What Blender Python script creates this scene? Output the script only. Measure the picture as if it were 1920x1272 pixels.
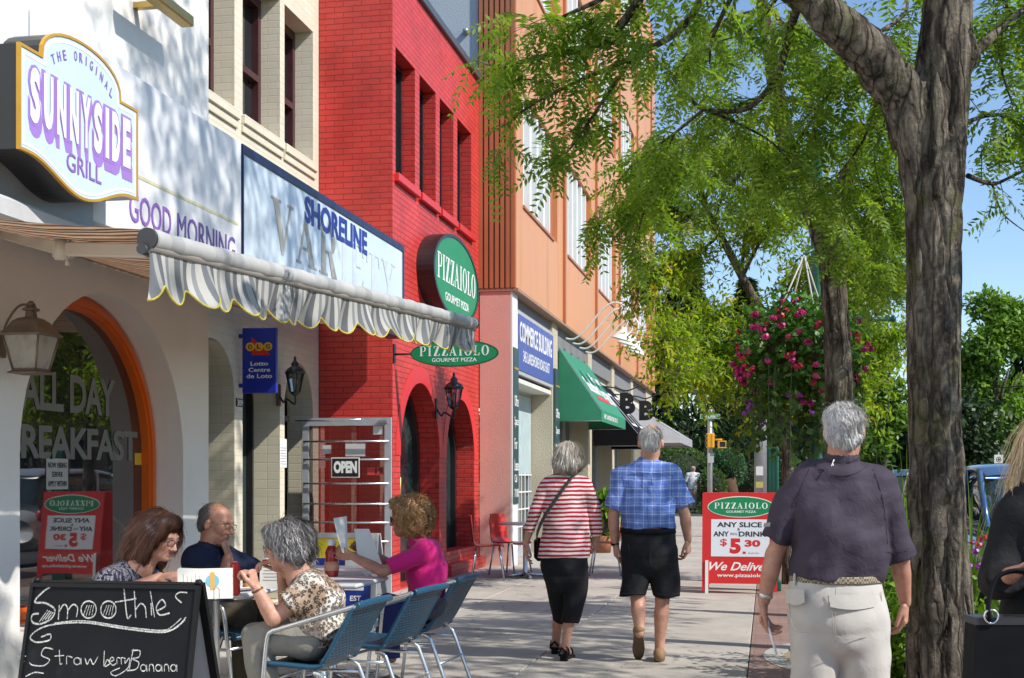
import bpy, math, random
import numpy as np
from mathutils import Vector, Matrix
# ---------------------------------------------------------------- clear, camera, sky, sun, exposure
for o in list(bpy.data.objects):
    bpy.data.objects.remove(o, do_unlink=True)
SC = bpy.context.scene
COL = SC.collection
random.seed(7)
RNG = np.random.default_rng(7)
FPX, U0, V0, CAMZ = 2500.0, 960.0, 895.0, 1.36
YAW = math.atan(480.0 / FPX)
cam = bpy.data.cameras.new("camera")
cam.sensor_fit = 'HORIZONTAL'; cam.sensor_width = 36.0
cam.lens = 36.0 * FPX / 1920.0
cam.shift_y = (V0 - 636.0) / 1920.0
cam.clip_start = 0.05; cam.clip_end = 2000
camo = bpy.data.objects.new("camera", cam); COL.objects.link(camo)
camo.location = (0, 0, CAMZ); camo.rotation_euler = (math.pi / 2, 0, YAW)
SC.camera = camo
SUN = Vector((1.0, -0.32, 0.94)).normalized()
wd = bpy.data.worlds.new("World"); SC.world = wd; wd.use_nodes = True
nt = wd.node_tree; nt.nodes.clear()
wo = nt.nodes.new("ShaderNodeOutputWorld"); bg = nt.nodes.new("ShaderNodeBackground")
sk = nt.nodes.new("ShaderNodeTexSky"); sk.sky_type = 'NISHITA'; sk.sun_disc = False
sk.sun_elevation = math.asin(SUN.z); sk.sun_rotation = math.atan2(SUN.x, SUN.y)
sk.altitude = 100; sk.air_density = 1.0; sk.dust_density = 0.15; sk.ozone_density = 3.5
bg.inputs[1].default_value = 0.15
nt.links.new(sk.outputs[0], bg.inputs[0]); nt.links.new(bg.outputs[0], wo.inputs[0])
sl = bpy.data.lights.new("sun", 'SUN'); sl.energy = 4.4; sl.angle = math.radians(0.55); sl.color = (1.0, 0.955, 0.88)
so = bpy.data.objects.new("sun", sl); COL.objects.link(so)
so.rotation_euler = SUN.to_track_quat('Z', 'Y').to_euler()
SC.view_settings.view_transform = 'Standard'; SC.view_settings.look = 'None'
SC.view_settings.exposure = 0.33; SC.view_settings.gamma = 1.0; SC.view_settings.use_curve_mapping = False
SC.render.engine = 'CYCLES'
SC.cycles.use_denoising = True
SC.cycles.max_bounces = 6; SC.cycles.transparent_max_bounces = 8
SC.cycles.sample_clamp_indirect = 6.0; SC.cycles.caustics_reflective = False; SC.cycles.caustics_refractive = False

# ---------------------------------------------------------------- picture point -> place helpers
CF = np.array([-math.sin(YAW), math.cos(YAW), 0.0]); CR = np.array([math.cos(YAW), math.sin(YAW), 0.0])
def ray(u, v):
    r = CF + CR * ((u - U0) / FPX)
    return np.array([r[0], r[1], (V0 - v) / FPX])
def at(u, v, d):
    p = ray(u, v) * d; p[2] += CAMZ; return p
def onX(u, v, X):
    return at(u, v, X / ray(u, v)[0])
def onY(u, v, Y):
    return at(u, v, Y / ray(u, v)[1])
def onZ(u, v, Z=0.0):
    return at(u, v, (Z - CAMZ) / ray(u, v)[2])
def Yx(u, X): return float(onX(u, 895, X)[1])
def Zx(u, v, X): return float(onX(u, v, X)[2])

# ---------------------------------------------------------------- tagging
def tag(o, label=None, cat=None, group=None, kind=None):
    if label: o["label"] = label
    if cat: o["category"] = cat
    if group: o["group"] = group
    if kind: o["kind"] = kind
    return o
def empty(name, loc=(0, 0, 0), rz=0.0, label=None, cat=None, group=None):
    o = bpy.data.objects.new(name, None); COL.objects.link(o)
    o.location = loc; o.rotation_euler = (0, 0, rz); o.empty_display_size = 0.1
    return tag(o, label, cat, group)
def copy_tree(o, parent=None):
    c = o.copy(); COL.objects.link(c)
    if parent is not None: c.parent = parent
    for ch in list(o.children): copy_tree(ch, c)
    return c

# ---------------------------------------------------------------- mesh builder
def link(name, me, m=None, parent=None):
    ob = bpy.data.objects.new(name, me); COL.objects.link(ob)
    if m is not None and len(me.materials) == 0:
        for k in (m if isinstance(m, (list, tuple)) else [m]): me.materials.append(k)
    if parent is not None:
        ob.parent = parent
        bpy.context.view_layer.update()
        ob.matrix_parent_inverse = parent.matrix_world.inverted()
    return ob
class MB:
    """collects shapes in world coordinates, then links them as one mesh object"""
    def __init__(s): s.v = []; s.f = []; s.mi = []; s.sm = []
    def raw(s, vs, fs, mi=0, smooth=False):
        b = len(s.v); s.v.extend([tuple(map(float, p)) for p in vs])
        for f in fs:
            s.f.append(tuple(b + i for i in f)); s.mi.append(mi); s.sm.append(smooth)
        return s
    def box(s, x0, x1, y0, y1, z0, z1, mi=0, bev=0.0):
        if bev <= 0:
            vs = [(x, y, z) for x in (x0, x1) for y in (y0, y1) for z in (z0, z1)]
            return s.raw(vs, [(0, 1, 3, 2), (4, 6, 7, 5), (0, 4, 5, 1), (2, 3, 7, 6), (0, 2, 6, 4), (1, 5, 7, 3)], mi)
        return s.obox(((x0 + x1) / 2, (y0 + y1) / 2, (z0 + z1) / 2), (1, 0, 0), (0, 1, 0), (0, 0, 1), abs(x1 - x0) / 2, abs(y1 - y0) / 2, abs(z1 - z0) / 2, mi, bev)
    def obox(s, c, ax, ay, az, hx, hy, hz, mi=0, bev=0.0):
        c, ax, ay, az = map(lambda a: np.array(a, float), (c, ax, ay, az))
        if bev <= 0:
            vs = [c + ax * i * hx + ay * j * hy + az * k * hz for i in (-1, 1) for j in (-1, 1) for k in (-1, 1)]
            return s.raw(vs, [(0, 1, 3, 2), (4, 6, 7, 5), (0, 4, 5, 1), (2, 3, 7, 6), (0, 2, 6, 4), (1, 5, 7, 3)], mi)
        b = min(bev, hx * .9, hy * .9, hz * .9)
        vs = []; idx = {}
        for i in (-1, 1):
            for j in (-1, 1):
                for k in (-1, 1):
                    for a in range(3):
                        h = [hx - b, hy - b, hz - b]; h[a] += b
                        idx[(i, j, k, a)] = len(vs)
                        vs.append(c + ax * i * h[0] + ay * j * h[1] + az * k * h[2])
        fs = []
        I = lambda i, j, k, a: idx[(i, j, k, a)]
        for sg in (-1, 1):
            q = [I(sg, -1, -1, 0), I(sg, 1, -1, 0), I(sg, 1, 1, 0), I(sg, -1, 1, 0)]; fs.append(q if sg > 0 else q[::-1])
            q = [I(-1, sg, -1, 1), I(-1, sg, 1, 1), I(1, sg, 1, 1), I(1, sg, -1, 1)]; fs.append(q if sg > 0 else q[::-1])
            q = [I(-1, -1, sg, 2), I(1, -1, sg, 2), I(1, 1, sg, 2), I(-1, 1, sg, 2)]; fs.append(q if sg > 0 else q[::-1])
        for i in (-1, 1):
            for j in (-1, 1):
                q = [I(i, j, -1, 0), I(i, j, 1, 0), I(i, j, 1, 1), I(i, j, -1, 1)]; fs.append(q if i * j < 0 else q[::-1])
                q = [I(i, -1, j, 0), I(i, -1, j, 2), I(i, 1, j, 2), I(i, 1, j, 0)]; fs.append(q if i * j < 0 else q[::-1])
                q = [I(-1, i, j, 1), I(1, i, j, 1), I(1, i, j, 2), I(-1, i, j, 2)]; fs.append(q if i * j < 0 else q[::-1])
                for k in (-1, 1):
                    q = [I(i, j, k, 0), I(i, j, k, 1), I(i, j, k, 2)]; fs.append(q if i * j * k > 0 else q[::-1])
        return s.raw(vs, fs, mi)
    def prism(s, poly, axis_o, ex, mi=0, smooth=False):
        """poly: list of world points (planar); ex: extrude vector"""
        n = len(poly); ex = np.array(ex, float)
        vs = [np.array(p, float) for p in poly] + [np.array(p, float) + ex for p in poly]
        fs = [tuple(range(n))[::-1], tuple(range(n, 2 * n))]
        s.raw(vs, fs, mi); b = len(s.v) - 2 * n
        for i in range(n):
            j = (i + 1) % n
            s.f.append((b + i, b + j, b + n + j, b + n + i)); s.mi.append(mi); s.sm.append(smooth)
        return s
    def tube(s, pts, r, n=10, mi=0, caps=True, flat=1.0):
        pts = [np.array(p, float) for p in pts]; m = len(pts)
        rs = r if isinstance(r, (list, tuple, np.ndarray)) else [r] * m
        T = []
        for i in range(m):
            t = pts[min(i + 1, m - 1)] - pts[max(i - 1, 0)]; T.append(t / (np.linalg.norm(t) + 1e-12))
        up = np.array([0, 0, 1.0]) if abs(T[0][2]) < .9 else np.array([1.0, 0, 0])
        nrm = up - T[0] * up.dot(T[0]); nrm /= np.linalg.norm(nrm)
        vs = []
        for i in range(m):
            nrm = nrm - T[i] * nrm.dot(T[i]); nrm /= np.linalg.norm(nrm) + 1e-12
            bn = np.cross(T[i], nrm)
            for k in range(n):
                a = 2 * math.pi * k / n
                vs.append(pts[i] + (nrm * math.cos(a) * flat + bn * math.sin(a)) * rs[i])
        fs = []
        for i in range(m - 1):
            for k in range(n):
                k2 = (k + 1) % n
                fs.append((i * n + k, i * n + k2, (i + 1) * n + k2, (i + 1) * n + k))
        s.raw(vs, fs, mi, True)
        b = len(s.v) - m * n
        if caps:
            s.f.append(tuple(b + k for k in range(n))[::-1]); s.mi.append(mi); s.sm.append(False)
            s.f.append(tuple(b + (m - 1) * n + k for k in range(n))); s.mi.append(mi); s.sm.append(False)
        return s
    def lathe(s, c, prof, n=20, ax=(0, 0, 1), mi=0, smooth=True, ph=0.0):
        """prof: list of (radius, height) along ax from c"""
        ax = np.array(ax, float); ax /= np.linalg.norm(ax); c = np.array(c, float)
        t = np.array([1.0, 0, 0]) if abs(ax[0]) < .9 else np.array([0, 1.0, 0])
        e1 = t - ax * t.dot(ax); e1 /= np.linalg.norm(e1); e2 = np.cross(ax, e1)
        vs = []
        for r, h in prof:
            for k in range(n):
                a = 2 * math.pi * k / n + ph
                vs.append(c + ax * h + (e1 * math.cos(a) + e2 * math.sin(a)) * max(r, 1e-4))
        fs = []
        for i in range(len(prof) - 1):
            for k in range(n):
                k2 = (k + 1) % n
                fs.append((i * n + k, i * n + k2, (i + 1) * n + k2, (i + 1) * n + k))
        fs.append(tuple(range(n))[::-1]); fs.append(tuple((len(prof) - 1) * n + k for k in range(n)))
        return s.raw(vs, fs, mi, smooth)
    def sphere(s, c, r, n=10, m=14, mi=0):
        r = (r, r, r) if isinstance(r, (int, float)) else r
        vs = []; fs = []
        for i in range(n + 1):
            a = math.pi * i / n
            for k in range(m):
                b = 2 * math.pi * k / m
                vs.append((c[0] + r[0] * math.sin(a) * math.cos(b), c[1] + r[1] * math.sin(a) * math.sin(b), c[2] + r[2] * math.cos(a)))
        for i in range(n):
            for k in range(m):
                k2 = (k + 1) % m
                fs.append((i * m + k, (i + 1) * m + k, (i + 1) * m + k2, i * m + k2))
        return s.raw(vs, fs, mi, True)
    def sheet(s, grid, mi=0, smooth=True):
        """grid: 2-D list of points"""
        r, c = len(grid), len(grid[0])
        vs = [p for row in grid for p in row]
        fs = [(i * c + j, i * c + j + 1, (i + 1) * c + j + 1, (i + 1) * c + j) for i in range(r - 1) for j in range(c - 1)]
        return s.raw(vs, fs, mi, smooth)
    def mesh(s, name):
        me = bpy.data.meshes.new(name)
        me.from_pydata(s.v, [], s.f)
        if s.f:
            me.polygons.foreach_set("material_index", s.mi)
            me.polygons.foreach_set("use_smooth", s.sm)
            box_uv(me)
        me.validate(); me.update()
        return me
    def build(s, name, m, parent=None, label=None, cat=None, group=None, kind=None):
        me = s.mesh(name)
        o = link(name, me, m, parent)
        return tag(o, label, cat, group, kind)
def box_uv(me):
    """UV in metres from place and face direction, so courses line up on every wall"""
    if not me.polygons: return
    nv, nl, nf = len(me.vertices), len(me.loops), len(me.polygons)
    co = np.empty(nv * 3); me.vertices.foreach_get("co", co); co = co.reshape(-1, 3)
    li = np.empty(nl, dtype=np.int32); me.loops.foreach_get("vertex_index", li)
    lt = np.empty(nf, dtype=np.int32); me.polygons.foreach_get("loop_total", lt)
    no = np.empty(nf * 3); me.polygons.foreach_get("normal", no); no = np.abs(no.reshape(-1, 3))
    pn = np.repeat(no.argmax(1), lt)
    p = co[li]
    uv = np.where((pn == 0)[:, None], p[:, [1, 2]], np.where((pn == 1)[:, None], p[:, [0, 2]], p[:, [0, 1]]))
    if not me.uv_layers: me.uv_layers.new(name="UVMap")
    me.uv_layers[0].data.foreach_set("uv", uv.astype(np.float32).ravel())
def mesh_np(name, V, F, smooth=True, attr=None):
    """numpy mesh; F (n,k); attr: dict name->per-face float"""
    me = bpy.data.meshes.new(name)
    V = np.ascontiguousarray(V, dtype=np.float32); F = np.ascontiguousarray(F, dtype=np.int32)
    n, k = F.shape
    me.vertices.add(len(V)); me.vertices.foreach_set("co", V.ravel())
    me.loops.add(n * k); me.loops.foreach_set("vertex_index", F.ravel())
    me.polygons.add(n)
    me.polygons.foreach_set("loop_start", np.arange(0, n * k, k, dtype=np.int32))
    try: me.polygons.foreach_set("loop_total", np.full(n, k, dtype=np.int32))
    except Exception: pass
    me.polygons.foreach_set("use_smooth", np.full(n, smooth, dtype=bool))
    me.update(calc_edges=True)
    for a, val in (attr or {}).items():
        at_ = me.attributes.new(a, 'FLOAT', 'FACE'); at_.data.foreach_set("value", np.ascontiguousarray(val, dtype=np.float32))
    me.validate()
    return me

# ---------------------------------------------------------------- plane frames, cut-out slabs, lettering
class Frame:
    def __init__(s, o, u, v):
        s.o = np.array(o, float); s.u = np.array(u, float); s.v = np.array(v, float)
        s.u /= np.linalg.norm(s.u); s.v /= np.linalg.norm(s.v); s.n = np.cross(s.u, s.v)
    def p(s, x, y, z=0.0): return s.o + s.u * x + s.v * y + s.n * z
    def mat(s):
        return Matrix(((s.u[0], s.v[0], s.n[0], s.o[0]), (s.u[1], s.v[1], s.n[1], s.o[1]), (s.u[2], s.v[2], s.n[2], s.o[2]), (0, 0, 0, 1)))
def facade(X): return Frame((X, 0, 0), (0, 1, 0), (0, 0, 1))
def facing(Y): return Frame((0, Y, 0), (1, 0, 0), (0, 0, 1))
def curve_mesh(cu):
    ob = bpy.data.objects.new("tmp", cu); COL.objects.link(ob)
    dg = bpy.context.evaluated_depsgraph_get(); dg.update()
    me = bpy.data.meshes.new_from_object(ob.evaluated_get(dg))
    bpy.data.objects.remove(ob, do_unlink=True); bpy.data.curves.remove(cu)
    return me
def add_mesh(mb, me, fr, f2=None, z=0.0, mi=0):
    n = len(me.vertices); co = np.empty(n * 3); me.vertices.foreach_get("co", co); co = co.reshape(-1, 3)
    if f2 is not None: co = f2(co)
    W = fr.o + co[:, :1] * fr.u + co[:, 1:2] * fr.v + (co[:, 2:3] + z) * fr.n
    mb.raw(W, [tuple(p.vertices) for p in me.polygons], mi)
    bpy.data.meshes.remove(me)
def slab(mb, fr, loops, z0, z1, mi=0, res=0):
    """plate with holes: loops[0] outline, the others openings, from z0 to z1 along the frame's normal"""
    cu = bpy.data.curves.new("tmp", 'CURVE'); cu.dimensions = '2D'; cu.fill_mode = 'BOTH'; cu.extrude = abs(z1 - z0) / 2
    for lp in loops:
        sp = cu.splines.new('POLY'); sp.points.add(len(lp) - 1); sp.use_cyclic_u = True
        for i, p in enumerate(lp): sp.points[i].co = (p[0], p[1], 0, 1)
    add_mesh(mb, curve_mesh(cu), fr, None, (z0 + z1) / 2, mi)
def text(mb, body, fr, x0, y0, x1, y1, z=0.002, th=0.002, bold=0.0, shear=0.0, mi=0, warp=None, space=1.0, res=3):
    """lettering stretched to fill the box x0..x1, y0..y1 of the frame"""
    cu = bpy.data.curves.new("tmp", 'FONT'); cu.body = body; cu.size = 1.0; cu.extrude = 0.5
    cu.offset = bold; cu.shear = shear; cu.resolution_u = res; cu.space_character = space
    me = curve_mesh(cu)
    n = len(me.vertices); co = np.empty(n * 3); me.vertices.foreach_get("co", co); co = co.reshape(-1, 3)
    lo, hi = co.min(0), co.max(0)
    def f2(c):
        q = c.copy()
        q[:, 0] = x0 + (c[:, 0] - lo[0]) / (hi[0] - lo[0]) * (x1 - x0)
        q[:, 1] = y0 + (c[:, 1] - lo[1]) / (hi[1] - lo[1]) * (y1 - y0)
        q[:, 2] = c[:, 2] * th
        return warp(q) if warp else q
    add_mesh(mb, me, fr, f2, z, mi)
CW = dict(I=.34, M=1.25, W=1.3)
def lettered(mb, word, fr, x0, y0, x1, y1, z=.002, th=.001, bold=.0, grow_=0.0, gap=.18, mi=0, dx=0.0, dy=0.0):
    """condensed lettering set one letter at a time, each a hair above the one before"""
    tot = sum(CW.get(c, .8) for c in word) + gap * (len(word) - 1); sx = (x1 - x0) / tot; x = x0
    for i, c in enumerate(word):
        w = CW.get(c, .8) * sx
        text(mb, c, fr, x - grow_ + dx, y0 - grow_ + dy, x + w + grow_ + dx, y1 + grow_ + dy, z + .00012 * i, th, bold, mi=mi); x += w + gap * sx
# serif capitals drawn as polygons on a 0..1 high cell (thick stems .2, thin strokes .06)
def _st(x0, y0, x1, y1): return [(x0, y0), (x1, y0), (x1, y1), (x0, y1)]
def _arc(cx, cy, rx, ry, a0, a1, n=14): return [(cx + rx * math.cos(math.radians(a0 + (a1 - a0) * i / n)), cy + ry * math.sin(math.radians(a0 + (a1 - a0) * i / n))) for i in range(n + 1)]
def _bowl(x0, x1, y0, y1, th, tv):
    cy, ry = (y0 + y1) / 2, (y1 - y0) / 2
    o = [(x0, y0)] + _arc(x1 - .22, cy, .22, ry, -90, 90) + [(x0, y1)]
    i = [(x0, y1 - th)] + _arc(x1 - .22, cy, .22 - tv, ry - th, 90, -90) + [(x0, y0 + th)]
    return [o + i]
def _stem(x, w=.16): return [_st(x, 0, x + w, 1), _st(x - .09, 0, x + w + .09, .05), _st(x - .09, .95, x + w + .09, 1)]
SERIF = {
 'I': (.42, _stem(.13)), 'P': (.66, _stem(.1) + _bowl(.24, .64, .44, 1, .05, .14)),
 'Z': (.66, [[(.06, 0), (.62, 0), (.64, .24), (.58, .24), (.54, .05), (.28, .05), (.62, .95), (.62, 1), (.08, 1), (.06, .78), (.11, .78), (.16, .95), (.4, .95), (.06, .05)]]),
 'A': (.74, [[(.66, 0), (.36, 1), (.32, 1), (.06, 0), (.11, 0), (.2, .3), (.41, .3), (.4, .35), (.22, .35), (.31, .72), (.48, 0)], _st(.01, 0, .18, .05), _st(.42, 0, .74, .05)]),
 'O': (.78, [_arc(.39, .5, .36, .52, 0, 360, 28) + _arc(.39, .5, .19, .46, 360, 0, 28)]),
 'L': (.62, _stem(.1) + [[(.2, 0), (.58, 0), (.6, .28), (.54, .28), (.5, .05), (.2, .05)]]),
 'V': (.74, [[(.06, 1), (.24, 1), (.41, .3), (.6, 1), (.65, 1), (.4, 0), (.33, 0)], _st(.0, .95, .32, 1), _st(.52, .95, .72, 1)]),
 'R': (.72, _stem(.1) + _bowl(.24, .64, .46, 1, .05, .14) + [[(.36, .48), (.5, .48), (.7, 0), (.5, 0)]]),
 'E': (.62, _stem(.1) + [[(.2, .95), (.2, 1), (.56, 1), (.58, .76), (.52, .76), (.48, .95)], [(.2, 0), (.2, .05), (.5, .05), (.54, .26), (.6, .26), (.58, 0)], _st(.24, .49, .44, .54)]),
 'T': (.68, [_st(.26, 0, .42, 1), _st(.16, 0, .52, .05), [(.04, 1), (.64, 1), (.66, .72), (.6, .72), (.56, .94), (.12, .94), (.08, .72), (.02, .72)]]),
 'Y': (.72, [_st(.28, 0, .44, .5), _st(.18, 0, .54, .05), [(.04, 1), (.24, 1), (.4, .56), (.56, 1), (.62, 1), (.44, .45), (.28, .45)], _st(.0, .95, .3, 1), _st(.5, .95, .7, 1)]),
 'N': (.8, [_st(.12, 0, .17, 1), _st(.6, 0, .65, 1), [(.08, 1), (.26, 1), (.65, .12), (.65, 0), (.6, 0)], _st(.03, 0, .26, .05), _st(.5, .95, .75, 1)]),
 'G': (.76, [_arc(.39, .5, .36, .52, 40, 320, 24) + _arc(.39, .5, .19, .46, 320, 40, 24), _st(.5, .05, .66, .42), _st(.42, .38, .74, .42)]),
 'U': (.76, [[(.1, 1), (.26, 1), (.26, .3)] + _arc(.4, .26, .14, .2, 180, 360, 8) + [(.57, .3), (.57, 1), (.62, 1), (.62, .28)] + _arc(.36, .26, .26, .28, 0, -180, 10), _st(.0, .95, .34, 1), _st(.48, .95, .72, 1)]),
 'M': (.95, [_st(.12, 0, .17, 1), _st(.7, 0, .85, 1), [(.08, 1), (.26, 1), (.49, .2), (.7, 1), (.75, 1), (.47, 0), (.42, 0)], _st(.03, 0, .26, .05), _st(.62, 0, .93, .05), _st(.72, .95, .93, 1)]),
 ' ': (.35, [])}
def serif(mb, body, fr, x0, y0, x1, y1, z=0.002, th=0.003, mi=0, gap=.06, warp=None):
    W = sum(SERIF[c][0] + gap for c in body) - gap
    sx, sy = (x1 - x0) / W, (y1 - y0); x = 0.0
    for c in body:
        w, polys = SERIF[c]
        for k, pl in enumerate(polys):
            q = [(x0 + (x + px) * sx, y0 + py * sy) for px, py in pl]
            if warp: q = [warp(a) for a in q]
            slab(mb, fr, [q], z + k * .0006, z + th + k * .0006, mi)
        x += w + gap
def stroke(mb, fr, pts, w, z, mi=0, close=False):
    """a drawn line of width w on a frame, as a flat ribbon with its own thickness"""
    P = [np.array(p, float) for p in pts]
    n = len(P)
    if n < 2: return
    L = []; R = []
    for i in range(n):
        t = P[min(i + 1, n - 1)] - P[max(i - 1, 0)]; t /= np.linalg.norm(t) + 1e-9
        nn = np.array([-t[1], t[0]])
        ww = w * (0.75 + 0.5 * abs(nn[1]))
        L.append(fr.p(*(P[i] + nn * ww / 2), z)); R.append(fr.p(*(P[i] - nn * ww / 2), z))
    mb.sheet([L, R][::-1], mi, False)
def smooth_line(pts, n=6):
    P = [np.array(p, float) for p in pts]; out = []
    for i in range(len(P) - 1):
        p0, p1, p2, p3 = P[max(i - 1, 0)], P[i], P[i + 1], P[min(i + 2, len(P) - 1)]
        for k in range(n):
            t = k / n
            out.append(.5 * ((2 * p1) + (-p0 + p2) * t + (2 * p0 - 5 * p1 + 4 * p2 - p3) * t * t + (-p0 + 3 * p1 - 3 * p2 + p3) * t ** 3))
    out.append(P[-1]); return out

# ---------------------------------------------------------------- materials
def nmat(name):
    m = bpy.data.materials.new(name); m.use_nodes = True
    t = m.node_tree; b = t.nodes["Principled BSDF"]
    return m, t, b
def N(t, typ, **kw):
    n = t.nodes.new("ShaderNode" + typ)
    for k, v in kw.items():
        if k in ('ins',):
            for a, b in v.items(): n.inputs[a].default_value = b
        else: setattr(n, k, v)
    return n
def rgba(c): return (c[0], c[1], c[2], 1.0)
def srgb(r, g, b):
    f = lambda x: ((x / 255 + .055) / 1.055) ** 2.4 if x > 10 else x / 255 / 12.92
    return (f(r), f(g), f(b))
def mixc(t, fac, a, b, typ='MIX'):
    n = N(t, 'Mix', data_type='RGBA', blend_type=typ)
    if isinstance(fac, (int, float)): n.inputs[0].default_value = fac
    else: t.links.new(fac, n.inputs[0])
    for i, x in ((6, a), (7, b)):
        if isinstance(x, tuple): n.inputs[i].default_value = rgba(x)
        else: t.links.new(x, n.inputs[i])
    return n.outputs[2]
def ramp(t, src, stops):
    n = N(t, 'ValToRGB'); e = n.color_ramp.elements
    while len(e) < len(stops): e.new(.5)
    for i, (p, c) in enumerate(stops):
        e[i].position = p; e[i].color = rgba(c) if isinstance(c, tuple) else (c, c, c, 1)
    t.links.new(src, n.inputs[0]); return n.outputs[0]
def coords(t, kind='Object', scale=(1, 1, 1), rot=(0, 0, 0)):
    tc = N(t, 'TexCoord'); mp = N(t, 'Mapping')
    mp.inputs['Scale'].default_value = scale; mp.inputs['Rotation'].default_value = rot
    t.links.new(tc.outputs[kind], mp.inputs[0]); return mp.outputs[0]
def noise(t, co, scale, detail=4, rough=.55, dist=0.0):
    n = N(t, 'TexNoise'); n.inputs['Scale'].default_value = scale; n.inputs['Detail'].default_value = detail
    n.inputs['Roughness'].default_value = rough; n.inputs['Distortion'].default_value = dist
    t.links.new(co, n.inputs['Vector']); return n.outputs['Fac']
def bump(t, b, h, strength, dist=.01, prev=None):
    n = N(t, 'Bump'); n.inputs['Strength'].default_value = strength; n.inputs['Distance'].default_value = dist
    t.links.new(h, n.inputs['Height'])
    if prev is not None: t.links.new(prev, n.inputs['Normal'])
    t.links.new(n.outputs[0], b.inputs['Normal']); return n.outputs[0]
def math_(t, op, a, b=None, c=None):
    n = N(t, 'Math', operation=op)
    for i, x in enumerate((a, b, c)):
        if x is None: continue
        if isinstance(x, (int, float)): n.inputs[i].default_value = x
        else: t.links.new(x, n.inputs[i])
    return n.outputs[0]
MATS = {}
def pm(name, col, rough=.6, var=.12, vs=6.0, bs=40.0, bstr=.15, bdist=.004, metal=0.0, spec=.5, coat=0.0, stretch=(1, 1, 1), stain=None):
    """plain surface: colour drifting with noise, fine relief, roughness drifting too"""
    if name in MATS: return MATS[name]
    m, t, b = nmat(name)
    co = coords(t, 'Object', stretch)
    n1 = noise(t, co, vs, 5)
    c = ramp(t, n1, [(.25, tuple(x * (1 - var) for x in col)), (.75, tuple(min(1, x * (1 + var)) for x in col))])
    if stain:
        n3 = noise(t, co, stain[1], 6, .65)
        k = ramp(t, n3, [(stain[2], 0.0), (stain[2] + .18, 1.0)])
        c = mixc(t, math_(t, 'MULTIPLY', k, stain[3]), c, stain[0])
    t.links.new(c, b.inputs['Base Color'])
    r = ramp(t, n1, [(.2, max(0.02, rough - .08)), (.8, min(1, rough + .08))]); t.links.new(r, b.inputs['Roughness'])
    b.inputs['Metallic'].default_value = metal; b.inputs['Specular IOR Level'].default_value = spec
    if coat: b.inputs['Coat Weight'].default_value = coat; b.inputs['Coat Roughness'].default_value = .05
    if bstr > 0: bump(t, b, noise(t, co, bs, 4, .6), bstr, bdist)
    MATS[name] = m; return m
def brick(name, col, col2, mortar, bw=.215, bh=.0665, ms=.006, bstr=.6, rough=.6, var=.08, dirt=0.0, stack=False):
    m, t, b = nmat(name)
    uv = coords(t, 'UV'); co = coords(t, 'Object')
    br = N(t, 'TexBrick'); br.offset = .5 if not stack else 0.0
    for k, v in (('Scale', 1.0), ('Mortar Size', ms), ('Mortar Smooth', .25), ('Bias', 0.0), ('Brick Width', bw), ('Row Height', bh)): br.inputs[k].default_value = v
    br.inputs['Color1'].default_value = rgba(col); br.inputs['Color2'].default_value = rgba(col2); br.inputs['Mortar'].default_value = rgba(mortar)
    wob = N(t, 'VectorMath', operation='SCALE'); nn = N(t, 'TexNoise'); nn.inputs['Scale'].default_value = 9.0
    t.links.new(co, nn.inputs['Vector']); t.links.new(nn.outputs['Color'], wob.inputs[0]); wob.inputs['Scale'].default_value = .006
    ad = N(t, 'VectorMath', operation='ADD'); t.links.new(uv, ad.inputs[0]); t.links.new(wob.outputs[0], ad.inputs[1])
    t.links.new(ad.outputs[0], br.inputs['Vector'])
    n1 = noise(t, co, 2.2, 6, .6)
    c = mixc(t, 1.0, br.outputs['Color'], ramp(t, n1, [(.25, 1 - var * 1.5), (.75, 1 + var * .4)]), 'MULTIPLY')
    if dirt: c = mixc(t, math_(t, 'MULTIPLY', ramp(t, noise(t, co, 1.1, 7, .7), [(.52, 0.0), (.75, 1.0)]), dirt), c, (.16, .14, .11) if not dirt or col[0] < 3 * col[1] else tuple(x * .45 for x in col))
    c = mixc(t, math_(t, 'MULTIPLY', ramp(t, noise(t, coords(t, 'Object', (3, 3, .25)), 2.4, 6, .7), [(.50, 0.0), (.72, 1.0)]), min(.5, var * 1.8)), c, tuple(min(1, x * .6) for x in col))
    t.links.new(c, b.inputs['Base Color'])
    b.inputs['Roughness'].default_value = rough
    h = math_(t, 'ADD', math_(t, 'MULTIPLY', br.outputs['Fac'], -1.0), math_(t, 'MULTIPLY', noise(t, co, 55, 5, .6), .35))
    bump(t, b, h, bstr, .006)
    MATS[name] = m; return m
def glass(name, tint=(.012, .014, .015), ior=1.9, rough=.015):
    m, t, b = nmat(name)
    co = coords(t, 'Object')
    c = ramp(t, noise(t, co, 1.3, 3), [(.3, tint), (.7, tuple(x * 2.2 for x in tint))]); t.links.new(c, b.inputs['Base Color'])
    b.inputs['Roughness'].default_value = rough; b.inputs['IOR'].default_value = ior
    bump(t, b, noise(t, co, 1.7, 2), .05, .01)
    MATS[name] = m; return m
def clear_glass(name, fac=.10, tint=(.93, .95, .95)):
    m, t, b = nmat(name)
    tr = N(t, 'BsdfTransparent'); tr.inputs[0].default_value = rgba(tint)
    gl = N(t, 'BsdfGlossy'); gl.inputs['Roughness'].default_value = .02
    lw = N(t, 'Fresnel'); lw.inputs[0].default_value = 1.5
    mx = N(t, 'MixShader'); t.links.new(math_(t, 'ADD', lw.outputs[0], fac), mx.inputs[0])
    t.links.new(tr.outputs[0], mx.inputs[1]); t.links.new(gl.outputs[0], mx.inputs[2])
    t.links.new(mx.outputs[0], t.nodes['Material Output'].inputs[0])
    MATS[name] = m; return m
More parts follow.
